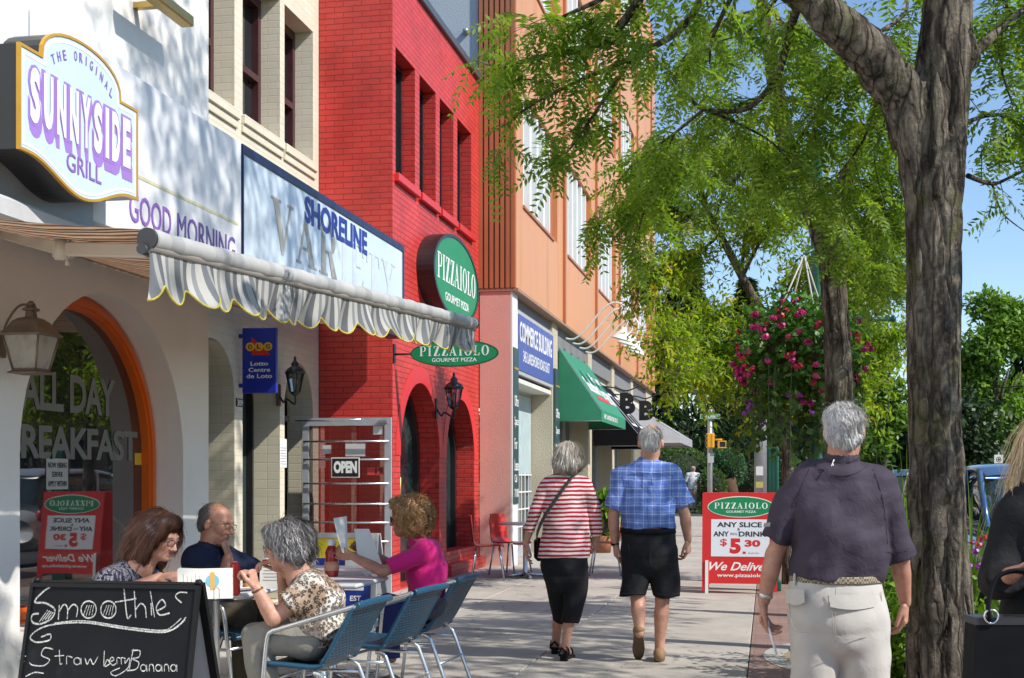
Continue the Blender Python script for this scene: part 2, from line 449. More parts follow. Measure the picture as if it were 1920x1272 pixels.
def leaf_mat(name, dark, light, yellow=None, trans=.35, rough=.45):
    m, t, b = nmat(name)
    at_ = N(t, 'Attribute'); at_.attribute_name = 'tone'
    st = [(0.0, dark), (.72, light)]
    if yellow: st.append((1.0, yellow))
    c = ramp(t, at_.outputs['Fac'], st)
    t.links.new(c, b.inputs['Base Color']); b.inputs['Roughness'].default_value = rough; b.inputs['Specular IOR Level'].default_value = .35
    tl = N(t, 'BsdfTranslucent'); c2 = mixc(t, 1.0, c, (1.0, 1.15, .35), 'MULTIPLY'); t.links.new(c2, tl.inputs[0])
    mx = N(t, 'MixShader'); mx.inputs[0].default_value = trans
    t.links.new(b.outputs[0], mx.inputs[1]); t.links.new(tl.outputs[0], mx.inputs[2])
    t.links.new(mx.outputs[0], t.nodes['Material Output'].inputs[0])
    MATS[name] = m; return m
# ---------------------------------------------------------------- smooth solids from distance fields (bodies, clothes, trunks)
def _unit(a):
    a = np.array(a, float); return a / (np.linalg.norm(a) + 1e-12)
class Solid:
    def __init__(s): s.ops = []; s.lo = np.full(3, 1e9); s.hi = np.full(3, -1e9)
    def _grow(s, lo, hi): s.lo = np.minimum(s.lo, lo); s.hi = np.maximum(s.hi, hi)
    def tube(s, pts, k=.02, side=(1, 0, 0), flat=(False, False), sub=False):
        """pts: (p, a[, b]) nodes: a half-width along 'side', b along the other way"""
        nodes = [(np.array(q[0], float), float(q[1]), float(q[2] if len(q) > 2 else q[1])) for q in pts]
        R = max(max(a, b) for _, a, b in nodes)
        lo = np.min([p for p, _, _ in nodes], 0) - R; hi = np.max([p for p, _, _ in nodes], 0) + R
        s.ops.append(('tube', nodes, k, _unit(side), flat, sub, lo, hi))
        if not sub: s._grow(lo, hi)
        return s
    def ell(s, c, r, k=.02, rot=None, sub=False):
        c = np.array(c, float); r = np.array((r, r, r) if isinstance(r, (int, float)) else r, float)
        R = r.max(); s.ops.append(('ell', c, r, k, rot, sub, c - R, c + R))
        if not sub: s._grow(c - R, c + R)
        return s
    def cut(s, p, n, k=.0): s.ops.append(('cut', np.array(p, float), _unit(n), k)); return s
    def ripple(s, amp, waves, lo=None, hi=None):
        """waves: list of (direction*frequency, phase)"""
        s.ops.append(('rip', amp, waves)); return s
    def wrinkle(s, amp, freq, n=6, seed=1, dirn=None, spread=.6):
        rg = np.random.default_rng(seed); W = []
        for i in range(n):
            d = rg.normal(size=3)
            if dirn is not None: d = np.array(dirn, float) + d * spread
            d = _unit(d) * freq * rg.uniform(.6, 1.6); W.append((d, rg.uniform(0, 6.28)))
        return s.ripple(amp / n * 2, W)
    def mesh_data(s, h, pad=.03):
        lo = s.lo - pad; n = np.ceil((s.hi + pad - lo) / h).astype(int) + 1
        ax = [(lo[i] + np.arange(n[i]) * h).astype(np.float32) for i in range(3)]
        F = np.full(n, .5, np.float32)
        def blk(blo, bhi, e):
            sl = []
            for i in range(3):
                a = max(0, int((blo[i] - e - lo[i]) / h)); b = min(n[i], int((bhi[i] + e - lo[i]) / h) + 2)
                if b <= a: return None
                sl.append(slice(a, b))
            return tuple(sl)
        for op in s.ops:
            if op[0] == 'cut':
                p, nn = op[1], op[2]
                g = (ax[0] - p[0])[:, None, None] * nn[0] + (ax[1] - p[1])[None, :, None] * nn[1] + (ax[2] - p[2])[None, None, :] * nn[2]
                np.maximum(F, g, out=F); continue
            if op[0] == 'fis':
                d, ph = op[2], op[3]
                zz = ax[2][None, None, :]
                arg = ax[0][:, None, None] * d[0] + ax[1][None, :, None] * d[1] + ph + 1.3 * np.sin(zz * 3.1 + ph * 3) + .8 * np.sin(zz * 7.7 + ph * 5 + ax[0][:, None, None] * 9) + .5 * np.sin(zz * 17 + ph)
                F += op[1] * np.clip(1 - np.abs(np.sin(arg * .5)) * 2.6, 0, 1) * (.35 + .65 * (np.sin(zz * 4.3 + ph * 7 + ax[1][None, :, None] * 20) > -.2)); continue
            if op[0] == 'rip':
                G = np.zeros(n, np.float32)
                for d, ph in op[2]:
                    G += np.sin(ax[0][:, None, None] * d[0] + ax[1][None, :, None] * d[1] + ax[2][None, None, :] * d[2] + ph)
                F += op[1] * G; continue
            kk = op[2] if op[0] == 'tube' else op[3]
            sl = blk(op[6], op[7], max(kk, .02) + .03)
            if sl is None: continue
            X = ax[0][sl[0]][:, None, None]; Y = ax[1][sl[1]][None, :, None]; Z = ax[2][sl[2]][None, None, :]
            if op[0] == 'ell':
                c, r, rot = op[1], op[2], op[4]
                qx, qy, qz = X - c[0], Y - c[1], Z - c[2]
                if rot is not None:
                    R = np.array(rot, float)
                    qx, qy, qz = (R[0][0] * qx + R[0][1] * qy + R[0][2] * qz, R[1][0] * qx + R[1][1] * qy + R[1][2] * qz, R[2][0] * qx + R[2][1] * qy + R[2][2] * qz)
                k0 = np.sqrt((qx / r[0]) ** 2 + (qy / r[1]) ** 2 + (qz / r[2]) ** 2)
                k1 = np.sqrt((qx / r[0] ** 2) ** 2 + (qy / r[1] ** 2) ** 2 + (qz / r[2] ** 2) ** 2)
                D = k0 * (k0 - 1) / (k1 + 1e-6)
                sub = op[5]
            else:
                nodes, side, flat, sub = op[1], op[3], op[4], op[5]
                D = None; ns = len(nodes) - 1
                for i in range(ns):
                    A, a0, b0 = nodes[i]; B, a1, b1 = nodes[i + 1]
                    ab = B - A; L2 = ab.dot(ab) + 1e-12; L = math.sqrt(L2); w = ab / L
                    sd = side - w * side.dot(w)
                    if np.linalg.norm(sd) < 1e-4: sd = np.array([0, 1.0, 0]) - w * w[1]
                    sd = _unit(sd); ff = np.cross(w, sd)
                    px, py, pz = X - A[0], Y - A[1], Z - A[2]
                    tw = px * w[0] + py * w[1] + pz * w[2]
                    t = np.clip(tw / L, 0, 1)
                    qs = px * sd[0] + py * sd[1] + pz * sd[2]; qf = px * ff[0] + py * ff[1] + pz * ff[2]
                    qw = tw - t * L
                    if flat[0] and i == 0: qw = np.maximum(qw, 0)
                    if flat[1] and i == ns - 1: qw = np.minimum(qw, 0)
                    a = a0 + (a1 - a0) * t; b = b0 + (b1 - b0) * t
                    mn = np.minimum(a, b)
                    d = (np.sqrt((qs / a) ** 2 + (qf / b) ** 2 + (qw / mn) ** 2) - 1) * mn
                    if flat[0] and i == 0: d = np.maximum(d, -tw)
                    if flat[1] and i == ns - 1: d = np.maximum(d, tw - L)
                    D = d if D is None else np.minimum(D, d)
            cur = F[sl]
            if sub:
                D = -D
                hh = np.maximum(kk - np.abs(cur - D), 0) / max(kk, 1e-5)
                F[sl] = np.maximum(cur, D) + hh * hh * kk * .25
            else:
                hh = np.maximum(kk - np.abs(cur - D), 0) / max(kk, 1e-5)
                F[sl] = np.minimum(cur, D) - hh * hh * kk * .25
        s.F, s.glo, s.h = F, lo, h
        return surface(F, lo, h)
    def build(s, name, h, m, parent=None, paint=None, **kw):
        V, Q = s.mesh_data(h)
        me = mesh_np(name, V, Q)
        if paint is not None: do_paint(me, V, paint)
        return tag(link(name, me, m, parent), **kw)
def surface(F, lo, h):
    """quads round the zero level (surface nets)"""
    I = F < 0
    nx, ny, nz = F.shape
    c = np.zeros((nx - 1, ny - 1, nz - 1), np.uint8)
    for dx in (0, 1):
        for dy in (0, 1):
            for dz in (0, 1):
                c += I[dx:nx - 1 + dx, dy:ny - 1 + dy, dz:nz - 1 + dz]
    act = (c > 0) & (c < 8)
    idx = np.full(act.shape, -1, np.int32)
    ci = np.argwhere(act); idx[act] = np.arange(len(ci))
    acc = np.zeros((len(ci), 3), np.float64); cnt = np.zeros(len(ci))
    cor = [(dx, dy, dz) for dx in (0, 1) for dy in (0, 1) for dz in (0, 1)]
    val = {k: F[ci[:, 0] + k[0], ci[:, 1] + k[1], ci[:, 2] + k[2]] for k in cor}
    for k in cor:
        for a in range(3):
            if k[a] == 0:
                k2 = list(k); k2[a] = 1; k2 = tuple(k2)
                v0, v1 = val[k], val[k2]; m = (v0 < 0) != (v1 < 0)
                t = np.where(m, v0 / np.where(m, v0 - v1, 1), 0)
                p = np.tile(np.array(k, float), (len(ci), 1)); p[:, a] += t
                acc[m] += p[m]; cnt[m] += 1
    V = lo + (ci + acc / np.maximum(cnt, 1)[:, None]) * h
    Q = []
    for a in range(3):
        b, c2 = (a + 1) % 3, (a + 2) % 3
        s0 = [slice(None)] * 3; s1 = [slice(None)] * 3
        s0[a] = slice(0, -1); s1[a] = slice(1, None)
        A = I[tuple(s0)]; B = I[tuple(s1)]
        e = np.argwhere(A != B)
        ok = (e[:, b] > 0) & (e[:, c2] > 0) & (e[:, b] < F.shape[b] - 1) & (e[:, c2] < F.shape[c2] - 1)
        e = e[ok]
        def g(db, dc):
            q = e.copy(); q[:, b] += db; q[:, c2] += dc
            return idx[q[:, 0], q[:, 1], q[:, 2]]
        q = np.stack([g(-1, -1), g(0, -1), g(0, 0), g(-1, 0)], 1)
        flip = ~A[e[:, 0], e[:, 1], e[:, 2]]
        q[flip] = q[flip][:, ::-1]
        Q.append(q)
    Q = np.concatenate(Q)
    Q = Q[(Q >= 0).all(1)]
    return V, Q
def do_paint(me, V, paint):
    """paint: base colour, then (centre, radius, colour[, softness]) spots of real colour (lips, brows, stubble)"""
    base, spots = paint
    C = np.tile(np.array([*base, 1.0], np.float32), (len(V), 1))
    for sp in spots:
        c, r, col = np.array(sp[0]), sp[1], sp[2]
        r = np.array((r, r, r) if isinstance(r, (int, float)) else r)
        if len(sp) > 3: d = np.linalg.norm(((V - c) @ sp[3].T) / r, axis=1)
        else: d = np.linalg.norm((V - c) / r, axis=1)
        w = np.clip((1.15 - d) / .3, 0, 1)[:, None]
        C[:, :3] = C[:, :3] * (1 - w) + np.array(col) * w
    a = me.attributes.new("paint", 'FLOAT_COLOR', 'POINT'); a.data.foreach_set("color", C.ravel())
def skin_mat():
    m, t, b = nmat("skin")
    at_ = N(t, 'Attribute'); at_.attribute_name = 'paint'
    co = coords(t, 'Object')
    c = mixc(t, 1.0, at_.outputs['Color'], ramp(t, noise(t, co, 22, 6, .65), [(.3, (.80, .68, .64)), (.7, (1.10, 1.08, 1.06))]), 'MULTIPLY')
    vv = N(t, 'TexVoronoi'); vv.inputs['Scale'].default_value = 110; t.links.new(co, vv.inputs['Vector']); c = mixc(t, math_(t, 'MULTIPLY', ramp(t, vv.outputs['Distance'], [(.12, 1.0), (.24, 0.0)]), .28), c, (.22, .10, .06))
    t.links.new(c, b.inputs['Base Color']); b.inputs['Roughness'].default_value = .5
    b.inputs['Subsurface Weight'].default_value = .12; b.inputs['Subsurface Radius'].default_value = (.012, .005, .003)
    b.inputs['Subsurface Scale'].default_value = .5
    bump(t, b, noise(t, co, 160, 4, .6), .12, .002)
    return m
def basis(fwd, up):
    """rows: right, forward, up of a head"""
    f = _unit(fwd); u = np.array(up, float); u = _unit(u - f * u.dot(f)); r = np.cross(f, u)
    return np.array([r, f, u])
def add_head(S, c, B, k=1.0, neck=None, nr=.056, male=True, spots=None, lip=(.45, .2, .17), brow=(.2, .14, .1)):
    P = lambda x, y, z: np.array(c) + (B[0] * x + B[1] * y + B[2] * z) * k
    E = lambda x, y, z, r, kk=.02, sub=False: S.ell(P(x, y, z), np.array(r) * k, kk * k, B, sub)
    E(0, -.012, .034, (.076, .096, .083), .01)
    E(0, .032, -.034, (.056, .060, .080), .03)
    E(0, .064, -.098, (.028, .024, .019), .035)
    for s_ in (-1, 1):
        E(s_ * .041, .056, -.024, (.022, .022, .022), .03)
        E(s_ * .045, .02, -.075, (.016, .03, .024), .03)
    E(0, .081, .020, (.05, .014, .011), .022)
    for s_ in (-1, 1): E(s_ * .031, .102, .001, (.019, .016, .011), .014, True)
    for s_ in (-1, 1): E(s_ * .031, .079, .000, (.0145, .0125, .0125), .003)
    S.tube([(P(0, .088, .010), .0085 * k), (P(0, .104, -.020), .0105 * k), (P(0, .113, -.037), .0115 * k)], .012, B[0])
    for s_ in (-1, 1): E(s_ * .013, .099, -.041, (.009, .011, .008), .008)
    E(0, .090, -.062, (.023, .010, .0055), .008); E(0, .089, -.073, (.020, .010, .0065), .008)
    E(0, .104, -.0665, (.024, .014, .0022), .003, True)
    for s_ in (-1, 1):
        S.ell(P(s_ * .081, -.014, -.012), np.array((.013, .019, .032)) * k, .008, B)
        S.ell(P(s_ * .093, -.006, -.008), np.array((.006, .010, .017)) * k, .006, B, True)
    if neck is not None:
        S.tube([(P(0, -.022, -.055), nr * k, nr * k * 1.05), (neck, nr * 1.12)], .035, B[0])
    if spots is not None:
        spots += [(P(0, .094, -.067), np.array((.021, .016, .0095)) * k, lip, B)]
        for s_ in (-1, 1):
            spots.append((P(s_ * .033, .090, .021), np.array((.02, .014, .0042)) * k, brow, B))
            spots.append((P(s_ * .031, .091, .0005), np.array((.0135, .008, .006)) * k, (.55, .52, .5), B))
            spots.append((P(s_ * .031, .093, .0005), np.array((.0058, .008, .0062)) * k, (.03, .022, .018), B))
            spots.append((P(s_ * .031, .090, .0078), np.array((.016, .010, .0022)) * k, (.09, .05, .04), B))
    return P
def hand_solid(w, fdir, palm, right=True, curl=(30, 35, 40, 45), thumb=25, k=1.0, S=None, spread=1.0):
    """w wrist point, fdir knuckle direction, palm = direction the palm faces"""
    S = S or Solid()
    x = _unit(fdir); z = -_unit(palm); z = _unit(z - x * z.dot(x)); y = np.cross(z, x)   # z back of hand
    if right: y = -y
    ty = y   # towards the thumb
    P = lambda a, b, c: np.array(w) + (x * a + ty * b + z * c) * k
    S.tube([(P(-.035, 0, 0), .027 * k, .020 * k), (P(.005, 0, 0), .028 * k, .018 * k), (P(.05, 0, 0), .038 * k, .0145 * k), (P(.088, -.002, 0), .039 * k, .0115 * k)], .015, ty)
    base = [(.092, .030), (.096, .010), (.092, -.010), (.084, -.028)]
    ln = [(.040, .025, .020), (.045, .028, .021), (.041, .026, .020), (.032, .020, .018)]
    for i, (bx, by) in enumerate(base):
        a = 0.0; p = P(bx - .012, by, 0); pts = [(p, .0098 * k)]; r = .0092
        off = (by * .8) * spread
        for j, l in enumerate(ln[i]):
            a += math.radians(curl[i] * (1.0 if j == 0 else .95))
            d = x * math.cos(a) - z * math.sin(a) + ty * off * (1 if j == 0 else .3)
            p = p + _unit(d) * (l + (.012 if j == 0 else 0)) * k; r -= .0007
            pts.append((p, r * k))
        S.tube(pts, .004, ty)
    ta = math.radians(thumb)
    p = P(.015, .026, -.004); pts = [(p, .0135 * k)]
    d1 = _unit(x * math.cos(ta) + ty * math.sin(ta) - z * .35)
    p = p + d1 * .042 * k; pts.append((p, .0115 * k))
    d2 = _unit(x * math.cos(ta * .45) + ty * math.sin(ta * .45) - z * .3)
    p = p + d2 * .03 * k; pts.append((p, .0100 * k)); p = p + d2 * .022 * k; pts.append((p, .0078 * k))
    S.tube(pts, .008, ty)
    return S
def person_mesh(name, parts, mat_, parent, paint):
    """joins several solids (body at its grid, each hand at a finer one) into ONE mesh"""
    Vs, Qs, b = [], [], 0
    for S, h in parts:
        V, Q = S.mesh_data(h); Vs.append(V); Qs.append(Q + b); b += len(V)
    V = np.concatenate(Vs); Q = np.concatenate(Qs)
    me = mesh_np(name, V, Q); do_paint(me, V, paint)
    return link(name, me, mat_, parent)
def hair_mat(name, dark, light):
    m, t, b = nmat(name)
    at_ = N(t, 'Attribute'); at_.attribute_name = 'tone'
    c = ramp(t, at_.outputs['Fac'], [(0.0, dark), (1.0, light)])
    t.links.new(c, b.inputs['Base Color']); b.inputs['Roughness'].default_value = .42; b.inputs['Specular IOR Level'].default_value = .6
    MATS[name] = m; return m
def hair(name, S, h, m, parent, flow, n=1800, length=.12, width=.004, lift=.003, curl=0.0, seed=3, up=(0, 0, 1), mask=None, taper=True, wav=0.0, fly=.10):
    """cap solid plus many tapering locks laid along it; flow(p) gives the lie of the hair at p"""
    V, Q = S.mesh_data(h)
    rg = np.random.default_rng(seed)
    F, lo, hh = S.F, S.glo, S.h
    G = np.stack(np.gradient(F, hh), -1)
    def samp(A, p):
        q = np.clip(((p - lo) / hh), 0, np.array(F.shape) - 1.001); i = q.astype(int); f = q - i
        out = 0
        for dx in (0, 1):
            for dy in (0, 1):
                for dz in (0, 1):
                    w = (f[:, 0] if dx else 1 - f[:, 0]) * (f[:, 1] if dy else 1 - f[:, 1]) * (f[:, 2] if dz else 1 - f[:, 2])
                    v = A[i[:, 0] + dx, i[:, 1] + dy, i[:, 2] + dz]
                    out = out + (v * w[:, None] if v.ndim > 1 else v * w)
        return out
    P = V[rg.integers(0, len(V), n)]
    if mask is not None: P = P[mask(P)]
    n = len(P)
    steps = 7; L = length * rg.uniform(.5, 1.15, n); wid = width * rg.uniform(.5, 1.3, n)
    lif = lift * rg.uniform(.0, 1.8, n) * np.where(rg.random(n) < fly, 3.0, 1.0); ph = rg.uniform(0, 6.28, n)
    pts = []; nor = []
    for s_ in range(steps):
        g = samp(G, P); g /= np.linalg.norm(g, axis=1)[:, None] + 1e-9
        d = samp(F, P)
        P = P - g * (d - lif * (0.4 + s_ / steps))[:, None]
        pts.append(P.copy()); nor.append(g)
        fl = flow(P); fl = fl - g * (fl * g).sum(1)[:, None]
        fl /= np.linalg.norm(fl, axis=1)[:, None] + 1e-9
        sdv = np.cross(g, fl)
        if curl or wav:
            fl = fl + sdv * (np.sin(ph + s_ * 1.9) * (curl + wav))[:, None] + g * (np.cos(ph + s_ * 1.9) * curl * .8)[:, None]
        fl = fl + rg.normal(size=fl.shape) * .10
        P = P + fl * (L / steps)[:, None]
    VV = []; 
    for s_ in range(steps):
        a, b = pts[min(s_ + 1, steps - 1)], pts[max(s_ - 1, 0)]
        t = a - b; t /= np.linalg.norm(t, axis=1)[:, None] + 1e-9
        sd = np.cross(nor[s_], t)
        w = wid * ((.55 + .45 * math.sin(math.pi * min(1, (s_ + .6) / 3)) ) if s_ < 3 else 1.0) * (1 - (s_ / (steps - 1)) ** 2 * (.9 if taper else .3))
        VV.append(pts[s_] + sd * w[:, None] * .5); VV.append(pts[s_] - sd * w[:, None] * .5)
        VV[-1] += nor[s_] * (wid * .25)[:, None]
    W = np.stack(VV, 1).reshape(-1, 3)
    base = (np.arange(n) * 2 * steps)[:, None]
    FQ = []
    for s_ in range(steps - 1):
        o = 2 * s_; FQ.append(np.concatenate([base + o, base + o + 1, base + o + 3, base + o + 2], 1))
    FQ = np.stack(FQ, 1).reshape(-1, 4)
    tone = np.repeat(rg.uniform(0, 1, n), steps - 1)
    allV = np.concatenate([V, W]); allF = np.concatenate([Q, FQ + len(V)])
    tn = np.concatenate([np.full(len(Q), .25) + rg.uniform(-.1, .1, len(Q)), tone])
    me = mesh_np(name, allV, allF, True, {'tone': tn})
    return link(name, me, m, parent)
# ---------------------------------------------------------------- shared materials
WHITE = pm('white_stucco', (.81, .785, .74), .85, .05, 1.5, 55, .35, .006, stain=((.55, .52, .47), 1.2, .62, .35))
PANEL = pm('white_panel', (.73, .735, .745), .45, .03, 1.0, 8, .04, .002)
CREAM = brick('cream_brick', (.74, .68, .54), (.70, .63, .49), (.66, .60, .47), .235, .075, .006, .5, .6, .07)
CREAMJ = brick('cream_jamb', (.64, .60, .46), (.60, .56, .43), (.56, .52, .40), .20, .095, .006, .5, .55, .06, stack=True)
RED = brick('red_brick', (.72, .060, .046), (.64, .046, .038), (.40, .022, .02), .225, .0675, .0055, 1.0, .45, .22, .3)
ORANGE = pm('orange_cladding', (.64, .29, .12), .45, .06, .8, 60, .05, .002, stretch=(1, 1, .12), stain=((.40, .15, .06), 1.6, .52, .55))
BROWNM = pm('brown_cladding', (.42, .15, .065), .45, .08, 1.0, 60, .05, .002)
PINKST = pm('pink_stucco', (.68, .40, .33), .9, .06, 2, 60, .45, .01)
BEIGEST = pm('beige_stucco', (.52, .46, .34), .9, .06, 2, 45, .9, .02)
GREYST = pm('grey_stucco', (.44, .49, .54), .9, .05, 1.5, 40, .6, .012)
DARKF = pm('dark_frame', (.018, .016, .018), .4, .2, 8, 60, .06)
MAROON = pm('maroon_frame', (.06, .018, .02), .4, .2, 8, 60, .06)
BLACKM = pm('black_metal', (.014, .014, .015), .38, .2, 20, 90, .1, spec=.6)
ALU = pm('aluminium', (.62, .64, .66), .28, .08, 14, 80, .05, metal=.9, stretch=(1, 1, .2))
ALUP = pm('aluminium_frame', (.50, .53, .57), .38, .06, 10, 80, .04, metal=.35)
WHITEP = pm('white_paint', (.78, .78, .76), .4, .04, 5, 50, .05)
GLASS = glass('window_glass', ior=2.3); SHOPGL = glass('shop_glass', (.02, .03, .032), 1.6)
CLEAR = clear_glass('clear_glass')
DOORGL = clear_glass('door_glass', .05, (.62, .60, .60))
PURPLE = pm('purple_letters', (.27, .13, .46), .4, .04, 6, 40, 0)
PURPLED = pm('violet_letters', (.16, .10, .34), .4, .04, 6, 40, 0)
LILAC = pm('lilac_shade', (.34, .19, .56), .4, .04, 6, 40, 0)
NAVY = pm('navy_paint', (.012, .018, .075), .4, .1, 6, 40, .03)
NAVYT = pm('navy_letters', (.012, .028, .26), .4, .06, 6, 40, 0)
GREEN = pm('sign_green', (.005, .235, .075), .4, .05, 3, 40, .02)
SIGNW = pm('sign_white', (.82, .82, .80), .4, .03, 3, 40, .01)
SIGNR = pm('sign_red', (.62, .022, .018), .4, .06, 3, 40, .03)
GOLD = pm('gold_edge', (.62, .33, .03), .35, .12, 6, 40, .05, metal=.3)
BLACK = pm('black_letters', (.012, .012, .014), .45, .1, 6, 40, 0)

# ---------------------------------------------------------------- ground
def concrete(name, col):
    m, t, b = nmat(name); co = coords(t)
    n1 = noise(t, co, .9, 8, .68); n2 = noise(t, co, 60, 5, .7); n3 = noise(t, co, 5.0, 8, .7)
    c = ramp(t, n1, [(.3, tuple(x * .74 for x in col)), (.7, tuple(x * 1.10 for x in col))])
    c = mixc(t, math_(t, 'MULTIPLY', ramp(t, n3, [(.55, 0.0), (.72, 1.0)]), .35), c, tuple(x * .62 for x in col))
    c = mixc(t, 1.0, c, ramp(t, n2, [(.3, .82), (.7, 1.1)]), 'MULTIPLY')
    # old gum spots
    v = N(t, 'TexVoronoi'); v.inputs['Scale'].default_value = 3.2; t.links.new(co, v.inputs['Vector'])
    c = mixc(t, math_(t, 'MULTIPLY', ramp(t, v.outputs['Distance'], [(.045, 1.0), (.06, 0.0)]), .5), c, (.10, .09, .085))
    dr_ = ramp(t, noise(t, coords(t, 'Object', (1, .35, 1)), 1.7, 9, .75), [(.52, 0.0), (.70, 1.0)]); c = mixc(t, math_(t, 'MULTIPLY', dr_, .4), c, tuple(x * .5 for x in col))
    vc = N(t, 'TexVoronoi', feature='DISTANCE_TO_EDGE'); vc.inputs['Scale'].default_value = .42; wa = N(t, 'VectorMath', operation='ADD'); nz = N(t, 'TexNoise'); nz.inputs['Scale'].default_value = 2.5; nz.inputs['Detail'].default_value = 6; t.links.new(co, nz.inputs['Vector']); t.links.new(co, wa.inputs[0]); t.links.new(nz.outputs['Color'], wa.inputs[1]); t.links.new(wa.outputs[0], vc.inputs['Vector'])
    c = mixc(t, math_(t, 'MULTIPLY', ramp(t, vc.outputs['Distance'], [(.0, 1.0), (.006, 0.0)]), .7), c, (.10, .085, .07))
    t.links.new(c, b.inputs['Base Color']); b.inputs['Roughness'].default_value = .88
    bump(t, b, n2, .25, .003); MATS[name] = m; return m
CONC = concrete('concrete', (.47, .43, .375)); KERBM = concrete('kerb_concrete', (.42, .40, .36))
PAVER = brick('red_paver', (.27, .165, .135), (.33, .21, .17), (.19, .155, .13), .21, .105, .006, .7, .8, .15)
ASPH = pm('asphalt', (.058, .058, .062), .9, .2, 1.2, 220, .5, .004, stain=((.09, .088, .085), .6, .5, .5))
AGG = pm('aggregate', (.27, .22, .15), .9, .35, 90, 120, .6, .006)
LAWN = pm('lawn_soil', (.05, .085, .022), .95, .3, 3, 60, .6, .02)
SOILM = pm('soil', (.05, .036, .026), .95, .3, 8, 60, .8, .02)
g = MB(); g.box(-300, 300, -120, 520, -.6, -.17); g.build('terrain', LAWN, kind='structure')
g = MB(); g.box(1.72, 11.0, -40, 300, -.4, -.13); g.build('road', ASPH, kind='structure')
g = MB(); g.box(-60, 1.7, 46.6, 54.0, -.3, -.125); g.build('cross_street', ASPH, kind='structure')
g = MB()
g.box(1.52, 1.72, -40, 46.5, -.4, .0, bev=.02); g.box(1.52, 1.72, 54.2, 300, -.4, 0, bev=.02); g.box(11.0, 11.2, -40, 300, -.4, .0, bev=.02)
g.build('kerb', KERBM, kind='structure')
# sidewalk: separate slabs with real joints between
g = MB(); xs = [-7.0, -4.45, -3.1, -1.70, -.14]; y = -2.0; rows = []
while y < 46.3:
    rows.append(y); y += 1.52
for i, y0 in enumerate(rows):
    for j in range(4):
        dz = random.uniform(-.0015, .0015)
        g.box(xs[j] + .004, xs[j + 1] - .004, y0 + .004, y0 + 1.516, -.1, dz, bev=.006)
g.build('sidewalk', CONC, kind='structure')
g = MB(); g.box(-7.2, 1.5, -3, 46.5, -.2, -.012); g.build('sidewalk_base', pm('joint_dirt', (.085, .075, .062), .95, .3, 20, 60, .3), kind='structure')
g = MB()
pit = [(1.06 * math.cos(a) * .62 + .62, 10.35 + 1.06 * math.sin(a)) for a in [2 * math.pi * i / 28 for i in range(28)]]
slab(g, Frame((0, 0, 0), (1, 0, 0), (0, 1, 0)), [[(-.134, -3), (1.51, -3), (1.51, 46.4), (-.134, 46.4)], pit], -.11, -.001)
g.build('paver_strip', PAVER, kind='structure')
g = MB(); slab(g, Frame((0, 0, 0), (1, 0, 0), (0, 1, 0)), [pit, [(x * .78 + .136, (yy - 10.35) * .8 + 10.35) for x, yy in pit]], -.1, .004)
g.build('tree_pit_edging', KERBM, kind='structure')
g = MB(); slab(g, Frame((0, 0, 0), (1, 0, 0), (0, 1, 0)), [[(x * .78 + .136, (yy - 10.35) * .8 + 10.35) for x, yy in pit]], -.1, -.008)
g.build('tree_pit_gravel', AGG, kind='structure')
g = MB(); g.box(-2.6, -.6, 54.5, 200, -.3, -.02); g.build('far_sidewalk', CONC, kind='structure')
g = MB()
gr = Frame((0, 0, 0), (1, 0, 0), (0, 1, 0))
for y0 in range(-10, 200, 9): g.box(6.3, 6.42, y0, y0 + 3, -.2, -.126)
g.build('road_marking', pm('road_yellow', (.55, .36, .05), .8, .2, 20, 60, .2), kind='structure')

# ---------------------------------------------------------------- arch outline helpers
def arch(y0, y1, z0, spring, top, n=18):
    cy, ry, rz = (y0 + y1) / 2, (y1 - y0) / 2, top - spring
    return [(y0, z0), (y1, z0)] + [(cy + ry * math.cos(math.pi * i / n), spring + rz * math.sin(math.pi * i / n)) for i in range(n + 1)]
def grow(poly, d):
    cx = sum(p[0] for p in poly) / len(poly); cz = sum(p[1] for p in poly) / len(poly)
    P = [np.array(p) for p in poly]; n = len(P); out = []
    for i in range(n):
        e1 = P[i] - P[i - 1]; e2 = P[(i + 1) % n] - P[i]
        e1 = e1 / (np.linalg.norm(e1) + 1e-9); e2 = e2 / (np.linalg.norm(e2) + 1e-9)
        n1 = np.array([e1[1], -e1[0]]); n2 = np.array([e2[1], -e2[0]]); nn = n1 + n2; nn /= np.linalg.norm(nn) + 1e-9
        k = d / max(.4, nn.dot(n1)); out.append(tuple(P[i] + nn * k))
    return out
def rect(y0, y1, z0, z1): return [(y0, z0), (y1, z0), (y1, z1), (y0, z1)]

# ---------------------------------------------------------------- white building with the arched window
WX = -4.30
wb = empty('restaurant_building', (WX, 5, 0), label='white stucco restaurant with an orange framed arched window', cat='building')
A1 = arch(7.12, 9.34, .45, 1.50, 2.58, 26)
b = MB(); slab(b, facade(WX), [rect(-3, 9.80, -.1, 10.2), A1], -.34, 0)
b.box(-13, WX - .9, -3, 9.79, -.1, 10.0)
b.box(WX - .9, WX - .341, -3, 7.0, -.1, 10.1); b.box(WX - .9, WX - .341, 9.45, 9.79, -.1, 10.1); b.box(WX - .9, WX - .341, 7.0, 9.45, 2.75, 10.1)
wall = b.build('wall', WHITE, wb)
win = MB(); A1i = grow(A1, -.10)
slab(win, facade(WX), [grow(A1, -.002), A1i], -.33, -.225)
slab(win, facade(WX), [grow(A1, -.03), grow(A1, -.075)], -.224, -.205)
wo_ = win.build('window', pm('orange_frame', (.72, .135, .012), .4, .08, 6, 60, .08), wb)
gl = MB(); slab(gl, facade(WX), [grow(A1, -.09)], -.30, -.285); glo = gl.build('pane', GLASS, wo_)
lt = MB()
fr = facade(WX - .284); LET = pm('etched_letters', (.17, .175, .165), .6, .08, 8, 40, 0)
